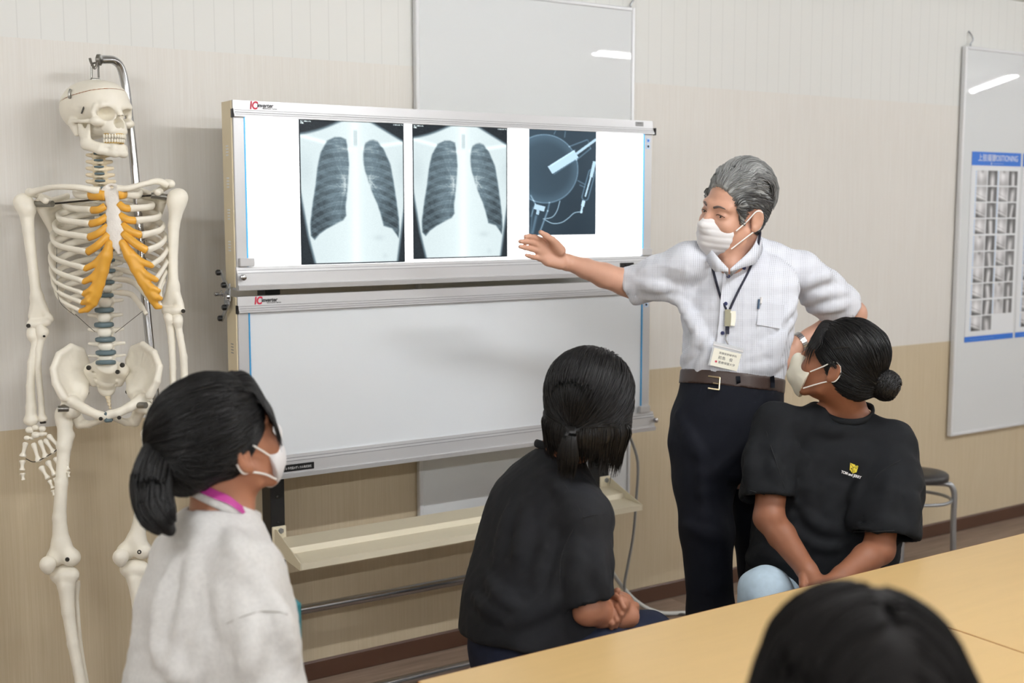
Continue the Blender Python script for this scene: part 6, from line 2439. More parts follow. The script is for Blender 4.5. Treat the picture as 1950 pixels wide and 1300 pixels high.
seam('sleeve_seam', [(1740, 868), (1715, 876), (1690, 890), (1670, 905), (1660, 930)], tee, 2.8, 3.4, fa)
seam('sleeve_seam', [(1452, 790), (1462, 830), (1478, 880), (1495, 930)], tee, 2.9, 3.4, fa)
seam('hem_stitch', [(1412, 928), (1440, 937), (1480, 948), (1508, 956)], tee, 2.8, 3.4, fa)
seam('hem_stitch', [(1625, 1012), (1660, 1012), (1700, 1010), (1752, 1006)], tee, 2.8, 3.4, fa)
# the little cheese print with its lettering
def cloth_pt(x, y, lift, fld, near, far):
    ds = np.linspace(near, far, 400)
    v = fld.sample(np.array([P(x, y, d) for d in ds]))
    i = np.where(v < 0)[0]
    return P(x, y, (ds[i[0]] if len(i) else (near + far) / 2) - lift)


def print_poly(name, pxs, m, parent, lift, fld, near=2.8, far=3.4):
    V = [cloth_pt(x, y, lift, fld, near, far) for x, y in pxs]
    n = len(V)
    V2 = [p - FWD * .0006 for p in V]
    mb = MB()
    mb.add(V + V2, [list(range(n)), list(range(n, 2 * n))] + [[i, (i + 1) % n, n + (i + 1) % n, n + i] for i in range(n)])
    return mb.build(name, m, parent)


ch = print_poly('cheese_print', [(1619, 881), (1634.5, 887), (1631, 899), (1624, 901), (1618, 895)], M['yellow_print'], tee, .0035, fa)
for q in ([(1619.2, 882.5), (1624, 889), (1624.6, 889), (1620, 882.2)], [(1624.2, 889), (1634, 888), (1634, 888.7), (1624.2, 889.8)], [(1623.8, 889), (1624.5, 889), (1623.8, 900), (1623.2, 900)],
          [(1620.5, 890.5), (1622.3, 891.5), (1622, 894), (1620.5, 893)], [(1628.5, 891), (1631, 891), (1630.5, 893)], [(1626, 895.5), (1628, 896), (1627.5, 898), (1625.8, 897)], [(1628.5, 885), (1631.5, 885.6), (1631, 887), (1628.4, 886.4)], [(1618, 895), (1620.5, 895.6), (1620.5, 898.4)]):
    print_poly('cheese_line', q, M['tee_line'], ch, .0050, fa)
o0, o1 = cloth_pt(1602, 898, .006, fa, 2.8, 3.4), cloth_pt(1642, 910, .006, fa, 2.8, 3.4)
xd = unit(o1 - o0)
zd = unit(np.cross(xd, FWD))
zd = zd if zd[2] > 0 else -zd
text('print_text', 'TOM and JERRY', .0098, o0 - zd * .003, xd, zd, M['white_print'], tee, .0003, bold=.0003, squash=.80)
# jeans and the strap of a bag at her side
lo, hi = bounds([hp, knR, knL, P(1640, 1200, 3.35), P(1500, 1180, 3.35)], .13)
lo[2] = .03
f = Field(lo, hi, .0065)
f.cone(hp - [0, 0, .03] - BF[:, 0] * .07, hp - [0, 0, .03] + BF[:, 0] * .07, .11, .11, k=.03)
for k_, e_ in ((knR, -1), (knL, 1)):
    h_ = hp + BF[:, 0] * (.085 * -e_) + [0, 0, -.03]
    an = np.array([k_[0], k_[1], .12]) - np.array([TOCAM[0], TOCAM[1], 0]) * .03
    f.chain([h_, (h_ + k_) / 2, k_, (k_ + an) / 2, an], (.088, .076, .066, .062, .056), k=.03)
f.disp(lambda p: wave(p, 15, .0025, 24))
f.plane((0, 0, .10), (0, 0, -1), .003)
f.build('jeans', M['jeans_light'], ga)
for k_ in (knR, knL):
    shoes(ga, np.array([k_[0], k_[1], 0]) - np.array([TOCAM[0], TOCAM[1], 0]) * .03, TOCAM)
# hair
hc = hair_cap(g, nape=-.072, grow=.004)
for s in (-1, 1):
    hc.ell((s * .088, -.004, -.020), (.016, .024, .036), k=.006, mode='d')
hc.ell((0, -.030, .075), (.070, .075, .062), k=.03)
knot = np.array([.004, -.122, -.006])
hc.cone((0, -.085, -.012), knot, .045, .024, k=.03)
base = place(hc.mesh('hair'), g.O, g.B, g.k)
rng = np.random.RandomState(21)
kd = lambda p: unit(knot * [1, .88, 1] - p)
s1 = shell_strands(hc, 2600, kd, .075, .00125, rng, jitter=.12)
# bun: strands wound round a knot
bo = np.array([.004, -.138, .002])
cv = []
for i in range(420):
    a0, tilt = rng.uniform(0, 6.28), rng.normal(0, .55)
    R_ = rng.uniform(.014, .034)
    th = np.linspace(0, rng.uniform(2.4, 5.2), 10) + a0
    n1 = unit(np.array([rng.normal(0, .5), -1.0, rng.normal(0, .5)]))
    e1 = unit(np.cross(n1, [0, 0, 1]))
    e2 = np.cross(n1, e1)
    h_ = rng.uniform(-1, 1)
    q = bo + np.sqrt(max(.05, 1 - h_ * h_)) * .043 * (np.cos(th)[:, None] * e1 + np.sin(th)[:, None] * e2) + n1 * h_ * .030
    cv.append(q)
cv = np.array(cv)
rb = np.interp(np.linspace(0, 1, 10), [0, .2, .8, 1], [.0005, .0022, .0020, .0004])[None] * np.ones((len(cv), 1))
bun_f = Field(bo - .075, bo + .075, .003)
bun_f.ell(bo, (.040, .031, .040)).cone(bo, (0, -.10, -.02), .02, .03, k=.02)
bun = hair_object(ga, place(bun_f.mesh('hair_bun'), g.O, g.B, g.k), [(to_world(g, cv), rb)], M['hair_black'], None, 'hair_bun')
# fringe falling past the left eye, flyaways at the nape
fr = []
for i in range(330):
    x0 = rng.uniform(-.060, .060)
    y0 = .075 - 9 * x0 * x0
    z0 = .085 + rng.uniform(-.008, .012) - 4 * x0 * x0
    x1 = x0 + (.018 if x0 > 0 else -.018) + rng.normal(0, .006)
    L = rng.uniform(.4, 1.05) if abs(x0) > .030 else rng.uniform(.3, .7)
    pth = np.array([[x0 * .8, y0 - .012, z0 + .012], [x0, y0 + .014, z0], [x1, .098 - 7 * x1 * x1, .05], [x1 * 1.05, .103 - 7 * x1 * x1, .020], [x1 * 1.08 + rng.normal(0, .003), .096 - 7 * x1 * x1, -.02 - .015 * rng.rand()]])
    q = spline(pth, 4)
    n = max(5, int(len(q) * min(L, 1)))
    q = q[:n]
    q = np.stack([np.interp(np.linspace(0, 1, 12), np.linspace(0, 1, len(q)), q[:, j]) for j in range(3)], 1)
    fr.append(q)
fr = np.array(fr)
rf = np.interp(np.linspace(0, 1, 12), [0, .2, .7, 1], [.0008, .0014, .0012, .0002])[None] * np.ones((len(fr), 1))
hair_object(ga, base, [(to_world(g, s1[0]), s1[1]), (to_world(g, fr), rf)], M['hair_black'])
MB().tube([g.w((-.0905, .012, .052)), g.w((-.090, -.012, .066)), g.w((-.0895, -.030, .074))], .0011, 6).build('hair_pin', M['iron'], ga, True)
MB().tube([g.w((.0955, .022, .048)), g.w((.0965, .0, .056)), g.w((.0965, -.026, .066))], .0011, 6).build('hair_pin', M['steel'], ga, True)
stp = hp.copy()
stool(stp[0], stp[1], hp[2] - .125, .155, .18, .3, 'black stool under the person in the tee with yellow print')

# ================= girl in the middle, seen from behind, bob with a small tail
gm = person(P(1010, 1200, 2.72), 'seated person in plain black tee and dark jeans, back to the camera, hands clasped')
g = Rig(P(1122, 782, 2.70), frame(-160, 3, -6), .99)
BF = frame(-122)
hp, nk = P(1008, 1185, 2.74), P(1064, 866, 2.80)
Rs, Ls = P(1117, 985, 2.63), P(1016, 915, 2.92)
Re, Rw = P(1120, 1158, 2.60), P(1172, 1176, 2.70)
knR, knL = P(1285, 1290, 2.62), P(1235, 1215, 2.98)
ax = unit(nk - hp)
LN = float(np.linalg.norm(nk - hp))
rows = [(-.06, 0, 0, .175, .140), (.04, 0, .0, .185, .145), (.14, 0, .005, .180, .138), (.24, 0, 0, .175, .122), (LN - .09, 0, -.01, .158, .100), (LN - .04, 0, -.01, .118, .076), (LN, 0, -.005, .066, .056)]
lo, hi = bounds([hp, nk, Rs, Ls, Re, Rw, knR, knL, g.w((0, 0, .15)), g.w((0, .13, 0)), g.w((0, -.12, 0)), P(1200, 1170, 2.6)], .10)
lo[2] = .03
f = Field(lo, hi, .010, fx=[(Re[0] - .06, Rw[0] + .12, .003), (g.O[0] - .11, g.O[0] + .12, .0042)], fy=[(Re[1] - .10, Rw[1] + .12, .003), (g.O[1] - .1, g.O[1] + .13, .0042)], fz=[(Re[2] - .07, Re[2] + .11, .003), (g.O[2] - .2, g.O[2] + .13, .0042)])
head_skin(f, g)
f.cone(g.w((0, -.024, -.045)), nk, .047, .051, k=.025)
f.loft(hp, nk - hp, BF[:, 0], [(a, b, c, d - .045, e - .035) for a, b, c, d, e in rows[:-1]] + [(LN, 0, 0, .045, .042)], k=.02)
f.chain([Rs, nk - ax * .03, Ls], (.034, .045, .034), k=.02)
f.chain([Rs, (Rs + Re) / 2, Re, (Re + Rw) / 2, Rw], (.042, .039, .036, .032, .024), k=.015)
Le = hp + BF @ np.array([-.23, .10, .05])
Lw = P(1184, 1150, 2.74)
f.chain([Ls, Le, Lw], (.043, .040, .026), k=.015)
# right hand held by the left one
d = unit(Rw - Re)
rc = Rw + RGT * .030 + FWD * .015
f.cone(Rw, rc, .025, .026, k=.012)
for i in range(4):
    b0 = rc + np.array([0, 0, .018 - .012 * i]) + RGT * .006
    finger(f, [b0, b0 + RGT * .014 + FWD * .030, b0 + FWD * .052 - RGT * .002], (.0092, .0082, .0064))
lc = P(1180, 1150, 2.685)
f.cone(Lw, lc, .024, .022, k=.012)
for q in (((1166, 1132), (1180, 1140), (1188, 1157), (1187, 1172)), ((1163, 1142), (1176, 1152), (1183, 1169), (1181, 1184)), ((1159, 1151), (1170, 1163), (1175, 1180), (1173, 1193)), ((1154, 1159), (1163, 1172), (1166, 1187), (1164, 1197))):
    finger(f, [P(*q[0], 2.665), P(*q[1], 2.632), P(*q[2], 2.622), P(*q[3], 2.632)], (.0068, .0066, .0061, .0050), .002)
finger(f, [P(1178, 1142, 2.68), P(1170, 1130, 2.665), P(1176, 1124, 2.655)], (.0112, .0094, .0070))
for k_, e_ in ((knR, 1), (knL, -1)):
    h_ = hp + BF[:, 0] * (.085 * e_) + [0, 0, -.03]
    an = np.array([k_[0], k_[1], .09])
    f.chain([h_, k_ - [0, 0, .01], an], (.058, .045, .034), k=.03)
f.build('body', M['skin_fair'], gm)
eyes(g, gm)
brows(g, gm, M['hair_black'])
cloth_mask(g, gm, M['mask_white'], pleat=True)
lo, hi = bounds([hp, nk, Rs, Ls, P(880, 1200, 2.7), P(1180, 1180, 2.55), P(900, 1200, 2.95), P(1100, 1200, 2.5)], .12)
f = Field(lo, hi, .0055)
Rend = P(1122, 1150, 2.60)
ra = unit(Rend - Rs)
f.chain([Rs, (Rs + Rend) / 2 - RGT * .010, Rend - ra * .02 - RGT * .008], (.056, .062, .063), k=.03)
cyl(f, Rend, unit(ra + .35 * RGT), .095, .12, .002)
cyl(f, Rend - ra * .05 - RGT * .008, ra, .050, .12, .006)
Lend = Ls + (Le - Ls) * .75
f.chain([Ls, Lend], (.050, .062), k=.03)
f.loft(hp, nk - hp, BF[:, 0], rows, k=.02)
f.chain([Rs, nk + (Rs - nk) * .45 - ax * .020, nk - ax * .040, nk + (Ls - nk) * .45 - ax * .020, Ls], (.052, .050, .066, .050, .048), k=.035)
for q, r, am in (([(1040, 900), (1075, 935), (1105, 985)], .010, .002), ([(985, 960), (965, 1010), (950, 1070)], .016, .005), ([(1010, 960), (1000, 1020), (985, 1080)], .016, .004), ([(1060, 1010), (1040, 1070), (1020, 1130)], .016, .006), ([(930, 1100), (960, 1140), (1000, 1165)], .014, .006),
                 ([(905, 1135), (935, 1160), (975, 1180)], .012, .005), ([(1060, 1130), (1020, 1165), (970, 1190)], .013, .005), ([(1135, 1040), (1140, 1090), (1148, 1130)], .014, .004), ([(1105, 1040), (1100, 1090), (1095, 1140)], .014, .004), ([(1068, 1080), (1062, 1120), (1050, 1160)], .012, .005)):
    crease(f, q, r, am, 2.35, 3.1)
f.disp(lambda p: wave(p, 31, .0028, 18, (1, 1, .6)) + wave(p, 32, .0011, 48))
f.plane(hp + ax * -.045 , -ax + BF[:, 1] * .15, .006)
na = unit(ax + BF[:, 1] * .40)
f.cone(nk + na * .014, nk + na * .07, .0545, .060, k=.004, mode='d')
f.cone(nk - ax * .012 + BF[:, 1] * .035, nk + na * .06 + BF[:, 1] * .02, .036, .05, k=.006, mode='d')
tee = f.build('tee_shirt', M['tee_charcoal'], gm)
pts = []
for k in range(16):
    a = 2 * math.pi * k / 16
    fr_ = math.cos(a)
    pts.append(nk + ax * .010 - ax * .022 * fr_ + BF[:, 1] * fr_ * (.064 if fr_ > 0 else .060) + BF[:, 0] * math.sin(a) * (.064 if math.sin(a) > 0 else .052))
ribbing('neck_ribbing', pts, M['tee_charcoal'], tee, .0095, .55, ax)
seam('sleeve_seam', [(1112, 985), (1090, 1010), (1072, 1050), (1066, 1090), (1068, 1125)], tee, 2.3, 2.9, f)
seam('shoulder_seam', [(1062, 900), (1080, 930), (1098, 960), (1112, 985)], tee, 2.3, 3.0, f)
seam('sleeve_seam', [(1112, 985), (1130, 980), (1150, 978)], tee, 2.3, 2.9, f)
seam('hem_stitch', [(1108, 1158), (1125, 1153), (1145, 1146), (1158, 1140)], tee, 2.3, 2.9, f)
lo, hi = bounds([hp, knR, knL, P(900, 1230, 2.75), P(1060, 1260, 2.5)], .14)
lo[2] = .03
f = Field(lo, hi, .0065)
f.loft(hp - [0, 0, .12], (0, 0, 1), BF[:, 0], [(0, 0, 0, .145, .12), (.06, 0, 0, .16, .13), (.12, 0, 0, .150, .118), (.20, 0, 0, .140, .108)], k=.02)
for k_, e_ in ((knR, 1), (knL, -1)):
    h_ = hp + BF[:, 0] * (.082 * e_) + [0, 0, -.04]
    an = np.array([k_[0], k_[1], .12])
    f.chain([h_, (h_ + k_) / 2, k_, (k_ + an) / 2, an], (.086, .076, .066, .060, .055), k=.03)
f.disp(lambda p: wave(p, 35, .0025, 24))
f.plane((0, 0, .10), (0, 0, -1), .003)
jeans = f.build('jeans', M['jeans_dark'], gm)
for k_ in (knR, knL):
    shoes(gm, np.array([k_[0], k_[1], 0]), BF[:, 1])
# hair: straight bob, top layer drawn back into a small tail
hc = hair_cap(g, nape=-.088, grow=.006)
hc.ell((0, -.020, .060), (.083, .096, .074), k=.05)
for s in (-1, 1):
    hc.chain([(s * .074, -.004, .02), (s * .078, .0, -.04), (s * .074, .004, -.062)], (.022, .020, .012), k=.02)
hc.chain([(0, -.078, .0), (0, -.088, -.04), (0, -.082, -.066)], (.022, .024, .012), k=.04)
hc.cone((-.05, -.07, -.03), (.05, -.07, -.03), .03, .03, k=.03)
hc.d = np.maximum(hc.d, -hc.d * 0 + hc.d)
base = place(hc.mesh('hair'), g.O, g.B, g.k)
rng = np.random.RandomState(33)
tail = np.array([.0, -.128, -.010])
upper = lambda V: V[:, 2] > -.002
s1 = shell_strands(hc, 2300, lambda p: unit(tail * [1, .85, 1] - p), .08, .00125, rng, where=upper, jitter=.10)
s2 = shell_strands(hc, 900, lambda p: unit(np.stack([p[:, 0] * .4, p[:, 1] * .1, -np.ones(len(p))], 1)), .05, .0013, rng, where=lambda V: V[:, 2] < .0, jitter=.08)
hang = []
for i in range(900):
    a = rng.uniform(-2.75, 2.75)
    dx, dy = math.sin(a), -math.cos(a)
    if dy > .80 and abs(a) > 2.5:
        continue
    z0 = rng.uniform(-.02, .03)
    k0 = .094 + rng.normal(0, .003)
    ry = .112
    zl = -.098 + .018 * math.cos(a * 1.5) + rng.normal(0, .010) - .012 * (dx > 0)
    q = np.array([[dx * .084, dy * .104 - .012, z0], [dx * k0, dy * ry - .014, -.025], [dx * (k0 - .004), dy * (ry - .008) - .012, -.060], [dx * (k0 - .014) + rng.normal(0, .003), dy * (ry - .026) - .008, zl]])
    q = spline(q, 4)
    hang.append(q)
hang = np.array(hang)
rh = np.interp(np.linspace(0, 1, hang.shape[1]), [0, .2, .75, 1], [.0008, .0019, .0016, .0003])[None] * rng.uniform(.7, 1.2, (len(hang), 1))
tl = []
for i in range(260):
    a = rng.uniform(0, 6.28)
    rr = .017 * math.sqrt(rng.rand())
    o = np.array([math.cos(a), .4 * math.sin(a), 0])
    q = np.array([tail + [0, .03, .012] + o * .012, tail + o * .009, tail + [0, -.014, -.022] + o * rr * .9, tail + [0, -.014, -.060] + o * rr * 1.4, tail + [0, -.006, -.098 + rng.normal(0, .010)] + o * rr * 1.2])
    tl.append(spline(q, 4))
tl = np.array(tl)
rt = np.interp(np.linspace(0, 1, tl.shape[1]), [0, .2, .75, 1], [.0012, .0018, .0018, .0003])[None] * np.ones((len(tl), 1))
hair_object(gm, base, [(to_world(g, s1[0]), s1[1]), (to_world(g, s2[0]), s2[1]), (to_world(g, hang), rh), (to_world(g, tl), rt)], M['hair_black'])
tk = MB()
ang = np.linspace(0, 2 * math.pi, 20)
tk.tube([g.w(tail + np.array([.0135 * math.cos(a), .004 + .0105 * math.sin(a) * .8, -.002 + .004 * math.sin(a)])) for a in ang], .0042, 8, cap=False)
tk.build('hair_tie', M['hair_tie'], gm, True)
stool(hp[0], hp[1], hp[2] - .125, .155, .18, .8, 'black stool under the person with clasped hands, back to the camera')

# ================= girl on the left, grey tee, long ponytail
gl = person(P(395, 1480, 2.1), 'seated person in heather grey tee, white mask and magenta lanyard, looking up to the right')
g = Rig(P(424, 845, 2.05), frame(-138, 20, -2), .945)
BF = frame(-125)
hp, nk = P(388, 1490, 2.03), P(424, 962, 2.06)
Rs, Ls = P(473, 1094, 1.94), P(345, 1060, 2.16)
Re = P(508, 1385, 1.90)
Rw = P(560, 1590, 2.02)
ax = unit(nk - hp)
LN = float(np.linalg.norm(nk - hp))
rows = [(-.04, 0, 0, .180, .135), (.08, 0, 0, .185, .140), (.20, 0, 0, .182, .130), (.30, 0, 0, .178, .118), (LN - .10, 0, -.005, .162, .100), (LN - .045, 0, -.010, .120, .078), (LN, 0, -.006, .068, .058)]
knR, knL = hp + BF @ np.array([.10, .33, -.08]), hp + BF @ np.array([-.10, .33, -.08])
lo, hi = bounds([hp, nk, Rs, Ls, Re, Rw, knR, knL, g.w((0, 0, .15)), g.w((0, .13, 0)), g.w((0, -.12, 0))], .10)
lo[2] = .03
f = Field(lo, hi, .011, fx=[(g.O[0] - .1, g.O[0] + .14, .0028)], fy=[(g.O[1] - .12, g.O[1] + .13, .0028)], fz=[(g.O[2] - .22, g.O[2] + .13, .0028)])
head_skin(f, g)
f.cone(g.w((0, -.024, -.045)), nk, .049, .054, k=.025)
f.loft(hp, nk - hp, BF[:, 0], [(a, b, c, d - .045, e - .035) for a, b, c, d, e in rows[:-1]] + [(LN, 0, 0, .045, .042)], k=.02)
f.chain([Rs, nk - ax * .03, Ls], (.034, .045, .034), k=.02)
f.chain([Rs, Re, Rw], (.043, .040, .027), k=.015)
Le = hp + BF @ np.array([-.24, .08, .08])
Lw = knL + np.array([0, 0, .085]) - BF[:, 1] * .14
f.chain([Ls, Le, Lw], (.043, .040, .026), k=.015)
for w_, el in ((Rw, Re), (Lw, Le)):
    d = unit(w_ - el)
    f.cone(w_, w_ + d * .06, .025, .027, k=.012)
    sd = unit(np.cross(d, [0, 0, 1]))
    for i in range(4):
        b0 = w_ + d * .075 + sd * (.024 - .016 * i)
        finger(f, [b0, b0 + d * .035 - [0, 0, .004], b0 + d * .058 - [0, 0, .016]], (.010, .009, .0075))
    finger(f, [w_ + d * .02 + sd * .02, w_ + d * .05 + sd * .042, w_ + d * .08 + sd * .044], (.012, .010, .008))
for k_, e_ in ((knR, 1), (knL, -1)):
    h_ = hp + BF[:, 0] * (.085 * e_) + [0, 0, -.03]
    an = np.array([k_[0], k_[1], .09])
    f.chain([h_, k_ - [0, 0, .01], an], (.058, .045, .034), k=.03)
f.build('body', M['skin_fair'], gl)
eyes(g, gl)
brows(g, gl, M['hair_black'])
cloth_mask(g, gl, M['mask_white'], pleat=False, back=.040, top=-.006)
lo, hi = bounds([hp, nk, Rs, Ls, Re, P(225, 1300, 2.2), P(590, 1300, 1.9)], .13)
f = Field(lo, hi, .0055)
Rend = P(506, 1350, 1.895)
ra = unit(Rend - Rs)
f.chain([Rs, (Rs + Rend) / 2 + RGT * .004, Rend - ra * .02], (.056, .064, .070), k=.025)
cyl(f, Rend, ra, .11, .14, .002)
cyl(f, Rend - ra * .03, ra, .055, .12, .006)
Lend = Ls + (Le - Ls) * .8
f.chain([Ls, Lend], (.054, .068), k=.03)
f.loft(hp, nk - hp, BF[:, 0], rows, k=.02)
f.chain([Rs, nk + (Rs - nk) * .45 - ax * .020, nk + (Ls - nk) * .45 - ax * .020, Ls], (.052, .048, .048, .052), k=.035)
for q, r, am in (([(420, 1120), (432, 1165), (440, 1210)], .012, .004), ([(455, 1130), (470, 1200), (490, 1290)], .014, .005), ([(500, 1110), (520, 1180), (548, 1270)], .014, .005), ([(485, 1160), (480, 1230), (470, 1295)], .013, .004), ([(530, 1150), (545, 1200), (562, 1260)], .012, .004),
                 ([(380, 1060), (370, 1130), (372, 1200)], .016, .005), ([(335, 1080), (318, 1150), (310, 1230)], .016, .004), ([(405, 1200), (385, 1260), (372, 1299)], .016, .006), ([(300, 1220), (330, 1260), (370, 1290)], .015, .004), ([(440, 1010), (452, 1040), (470, 1060)], .010, .003), ([(352, 1160), (345, 1230), (338, 1290)], .014, .004)):
    crease(f, q, r, am, 1.68, 2.35)
f.disp(lambda p: wave(p, 41, .0026, 17, (1, 1, .6)) + wave(p, 42, .0010, 50))
f.plane(hp + ax * -.05, -ax, .006)
na = unit(ax + BF[:, 1] * .40)
f.cone(nk + na * .004, nk + na * .07, .0585, .063, k=.004, mode='d')
f.cone(nk - ax * .014 + BF[:, 1] * .035, nk + na * .06 + BF[:, 1] * .02, .036, .05, k=.006, mode='d')
tee = f.build('tee_shirt', M['tee_grey'], gl)
M['tee_grey_line'] = mat('grey_seam', (168, 164, 158), .9)
pts = []
for k in range(16):
    a = 2 * math.pi * k / 16
    fr_ = math.cos(a)
    pts.append(nk + ax * .004 - ax * .031 * fr_ + BF[:, 1] * fr_ * (.062 if fr_ > 0 else .059) + BF[:, 0] * math.sin(a) * .063)
ribbing('neck_ribbing', pts, M['tee_grey'], tee, .0105, .5, ax)
seam('sleeve_seam', [(412, 1198), (440, 1183), (470, 1171), (498, 1164), (530, 1165), (548, 1170)], tee, 1.65, 2.25, f, 'tee_grey_line', .0013)
# lanyard: magenta ribbon round the neck, with lettering
lp = []
for k in range(13):
    a = math.pi * (-.62 + 1.24 * k / 12)
    c_, s_ = math.cos(a), math.sin(a)
    lp.append(nk + ax * (.016 + .030 * c_) - BF[:, 1] * c_ * .0605 + BF[:, 0] * s_ * .0660 - ax * (.030 * max(0, abs(a) / math.pi - .42)) * 2)
lr = MB()
cs = spline(lp, 5)
V = []
nr_ = unit(cs - (nk + ax * .012))
for i, p in enumerate(cs):
    o_ = nr_[i]
    up_ = unit(ax + o_ * -.55)
    for a_, b_ in ((-1, 0), (1, 0), (1, 1), (-1, 1)):
        V.append(p + up_ * .0080 * a_ + o_ * (.0012 * b_ + .002))
n_ = len(cs)
lr.add(V, [[i * 4 + j, i * 4 + (j + 1) % 4, (i + 1) * 4 + (j + 1) % 4, (i + 1) * 4 + j] for i in range(n_ - 1) for j in range(4)] + [[0, 1, 2, 3], [(n_ - 1) * 4 + j for j in range(4)]])
lan = lr.build('lanyard', M['magenta'], gl)
i0 = int(n_ * .62)
o = cs[i0] + nr_[i0] * .0042
text('lanyard_text', 'Kyoto', .0085, o - ax * .002, unit(cs[i0 + 6] - cs[i0]), unit(ax - nr_[i0] * .55), M['white_print'], lan, .0002)
fp = P(546, 1186, 2.08)
MB().box(fp - np.array([.022, .022, .05]), fp + np.array([.022, .022, .045]), .01).build('pouch', M['teal'], lan)
lo, hi = bounds([hp, knR, knL], .16)
lo[2] = .03
f = Field(lo, hi, .008)
f.loft(hp - [0, 0, .12], (0, 0, 1), BF[:, 0], [(0, 0, 0, .145, .12), (.06, 0, 0, .16, .13), (.12, 0, 0, .150, .118), (.20, 0, 0, .140, .108)], k=.02)
for k_, e_ in ((knR, 1), (knL, -1)):
    h_ = hp + BF[:, 0] * (.082 * e_) + [0, 0, -.04]
    an = np.array([k_[0], k_[1], .12])
    f.chain([h_, (h_ + k_) / 2, k_, (k_ + an) / 2, an], (.086, .076, .066, .060, .055), k=.03)
f.plane((0, 0, .10), (0, 0, -1), .003)
f.build('trousers', M['navy_wool'], gl)
for k_ in (knR, knL):
    shoes(gl, np.array([k_[0], k_[1], 0]), BF[:, 1])
hc = hair_cap(g, nape=-.046, grow=.004)
for s in (-1, 1):
    hc.ell((s * .088, -.000, -.020), (.016, .026, .036), k=.006, mode='d')
hc.ell((0, -.035, .050), (.078, .088, .075), k=.03)
hc.plane((0, -.060, -.024), (0, -.85, -1), .02)
tail = g.B.T @ (P(320, 838, 1.99) - g.O) / g.k
hc.cone((0, -.085, .0), tail * .92, .052, .022, k=.03)
base = place(hc.mesh('hair'), g.O, g.B, g.k)
rng = np.random.RandomState(51)
s1 = shell_strands(hc, 3000, lambda p: unit(tail - p), .085, .0013, rng, jitter=.10)
tw = [P(334, 834, 1.995), P(318, 841, 1.98), P(300, 866, 1.96), P(288, 914, 1.94), P(291, 958, 1.93), P(306, 988, 1.92), P(324, 1010, 1.92)]
tc = spline(tw, 5)
rad = np.interp(np.linspace(0, 1, len(tc)), [0, .06, .2, .5, .8, 1], [.016, .013, .024, .034, .031, .016])
tn = unit(np.gradient(tc, axis=0))
tl = []
for i in range(900):
    a, rr = rng.uniform(0, 6.28), math.sqrt(rng.uniform(.25, 1))
    e1 = unit(np.cross(tn, FWD))
    e2 = np.cross(tn, e1)
    sw = a + .25 * np.sin(np.linspace(0, 3, len(tc)) + i)
    q = tc + rad[:, None] * rr * (np.cos(sw)[:, None] * e1 + np.sin(sw)[:, None] * e2 * .8)
    n = int(len(tc) * rng.uniform(.80, 1.0))
    q = np.stack([np.interp(np.linspace(0, n - 1, 16), np.arange(len(tc)), q[:, j]) for j in range(3)], 1)
    tl.append(q)
tl = np.array(tl)
rt = np.interp(np.linspace(0, 1, 16), [0, .1, .75, 1], [.0010, .0018, .0017, .0003])[None] * np.ones((len(tl), 1))
pf = Field(*bounds(tc, .05), .0035)
pf.chain(tc[::2], rad[::2] * .62, k=.006)
hair_object(gl, pf.mesh('ponytail'), [(tl, rt)], M['hair_black'], None, 'ponytail')
tk = MB()
ctr, tdir = P(322, 839, 1.985), tn[2]
e1 = unit(np.cross(tdir, FWD))
e2 = np.cross(tdir, e1)
tk.tube([ctr + .0165 * (math.cos(a) * e1 + math.sin(a) * e2) for a in np.linspace(0, 2 * math.pi, 22)], .005, 8, cap=False)
tk.build('hair_tie', M['hair_tie'], gl, True)
fr = []
for i in range(420):
    x0 = rng.uniform(-.062, .062)
    y0 = .075 - 9 * x0 * x0
    z0 = .088 + rng.uniform(-.008, .012) - 4 * x0 * x0
    x1 = x0 * 1.15 + rng.normal(0, .005)
    pth = np.array([[x0 * .8, y0 - .020, z0 + .014], [x0, y0 + .012, z0 + .004], [x1, .100 - 7 * x1 * x1, .052], [x1 * 1.02, .106 - 7 * x1 * x1, .020], [x1 * 1.05 + rng.normal(0, .003), .101 - 7 * x1 * x1, -.010 - .03 * rng.rand() * (abs(x0) > .03)]])
    q = spline(pth, 4)
    fr.append(q)
fr = np.array(fr)
rf = np.interp(np.linspace(0, 1, fr.shape[1]), [0, .2, .7, 1], [.0008, .0016, .0013, .0002])[None] * np.ones((len(fr), 1))
hair_object(gl, base, [(to_world(g, s1[0]), s1[1]), (to_world(g, fr), rf)], M['hair_black'])
stool(hp[0], hp[1], hp[2] - .125, .155, .18, .1, 'black stool under the person in the grey tee')

# ================= foreground head, out of focus, seen from behind
gf = person(P(1635, 1600, 1.08), 'blurred foreground person seen from behind, only the dark head showing at the bottom edge')
g = Rig(P(1633, 1416, 1.08), frame(-176, -4, 0), 1.03)
BF = frame(-178)
nk = g.w((0, -.03, -.185))
hp = nk - np.array([0, 0, .50]) - BF[:, 1] * .02
Rs, Ls = nk + BF @ np.array([.165, 0, -.055]), nk + BF @ np.array([-.165, 0, -.055])
Re, Le = Rs + BF @ np.array([.03, .06, -.25]), Ls + BF @ np.array([-.03, .06, -.25])
Rw, Lw = Re + BF @ np.array([-.10, .16, -.03]), Le + BF @ np.array([.10, .16, -.03])
LN = .5
rows = [(-.04, 0, 0, .170, .125), (.10, 0, 0, .172, .130), (.25, 0, 0, .170, .118), (.40, 0, 0, .155, .098), (.455, 0, 0, .118, .076), (.50, 0, 0, .066, .056)]
knR, knL = hp + BF @ np.array([.10, .32, -.01]), hp + BF @ np.array([-.10, .32, -.01])
lo, hi = bounds([hp, nk, Rs, Ls, Re, Le, Rw, Lw, knR, knL, g.w((0, 0, .15)), g.w((0, .13, 0)), g.w((0, -.12, 0))], .09)
lo[2] = .03
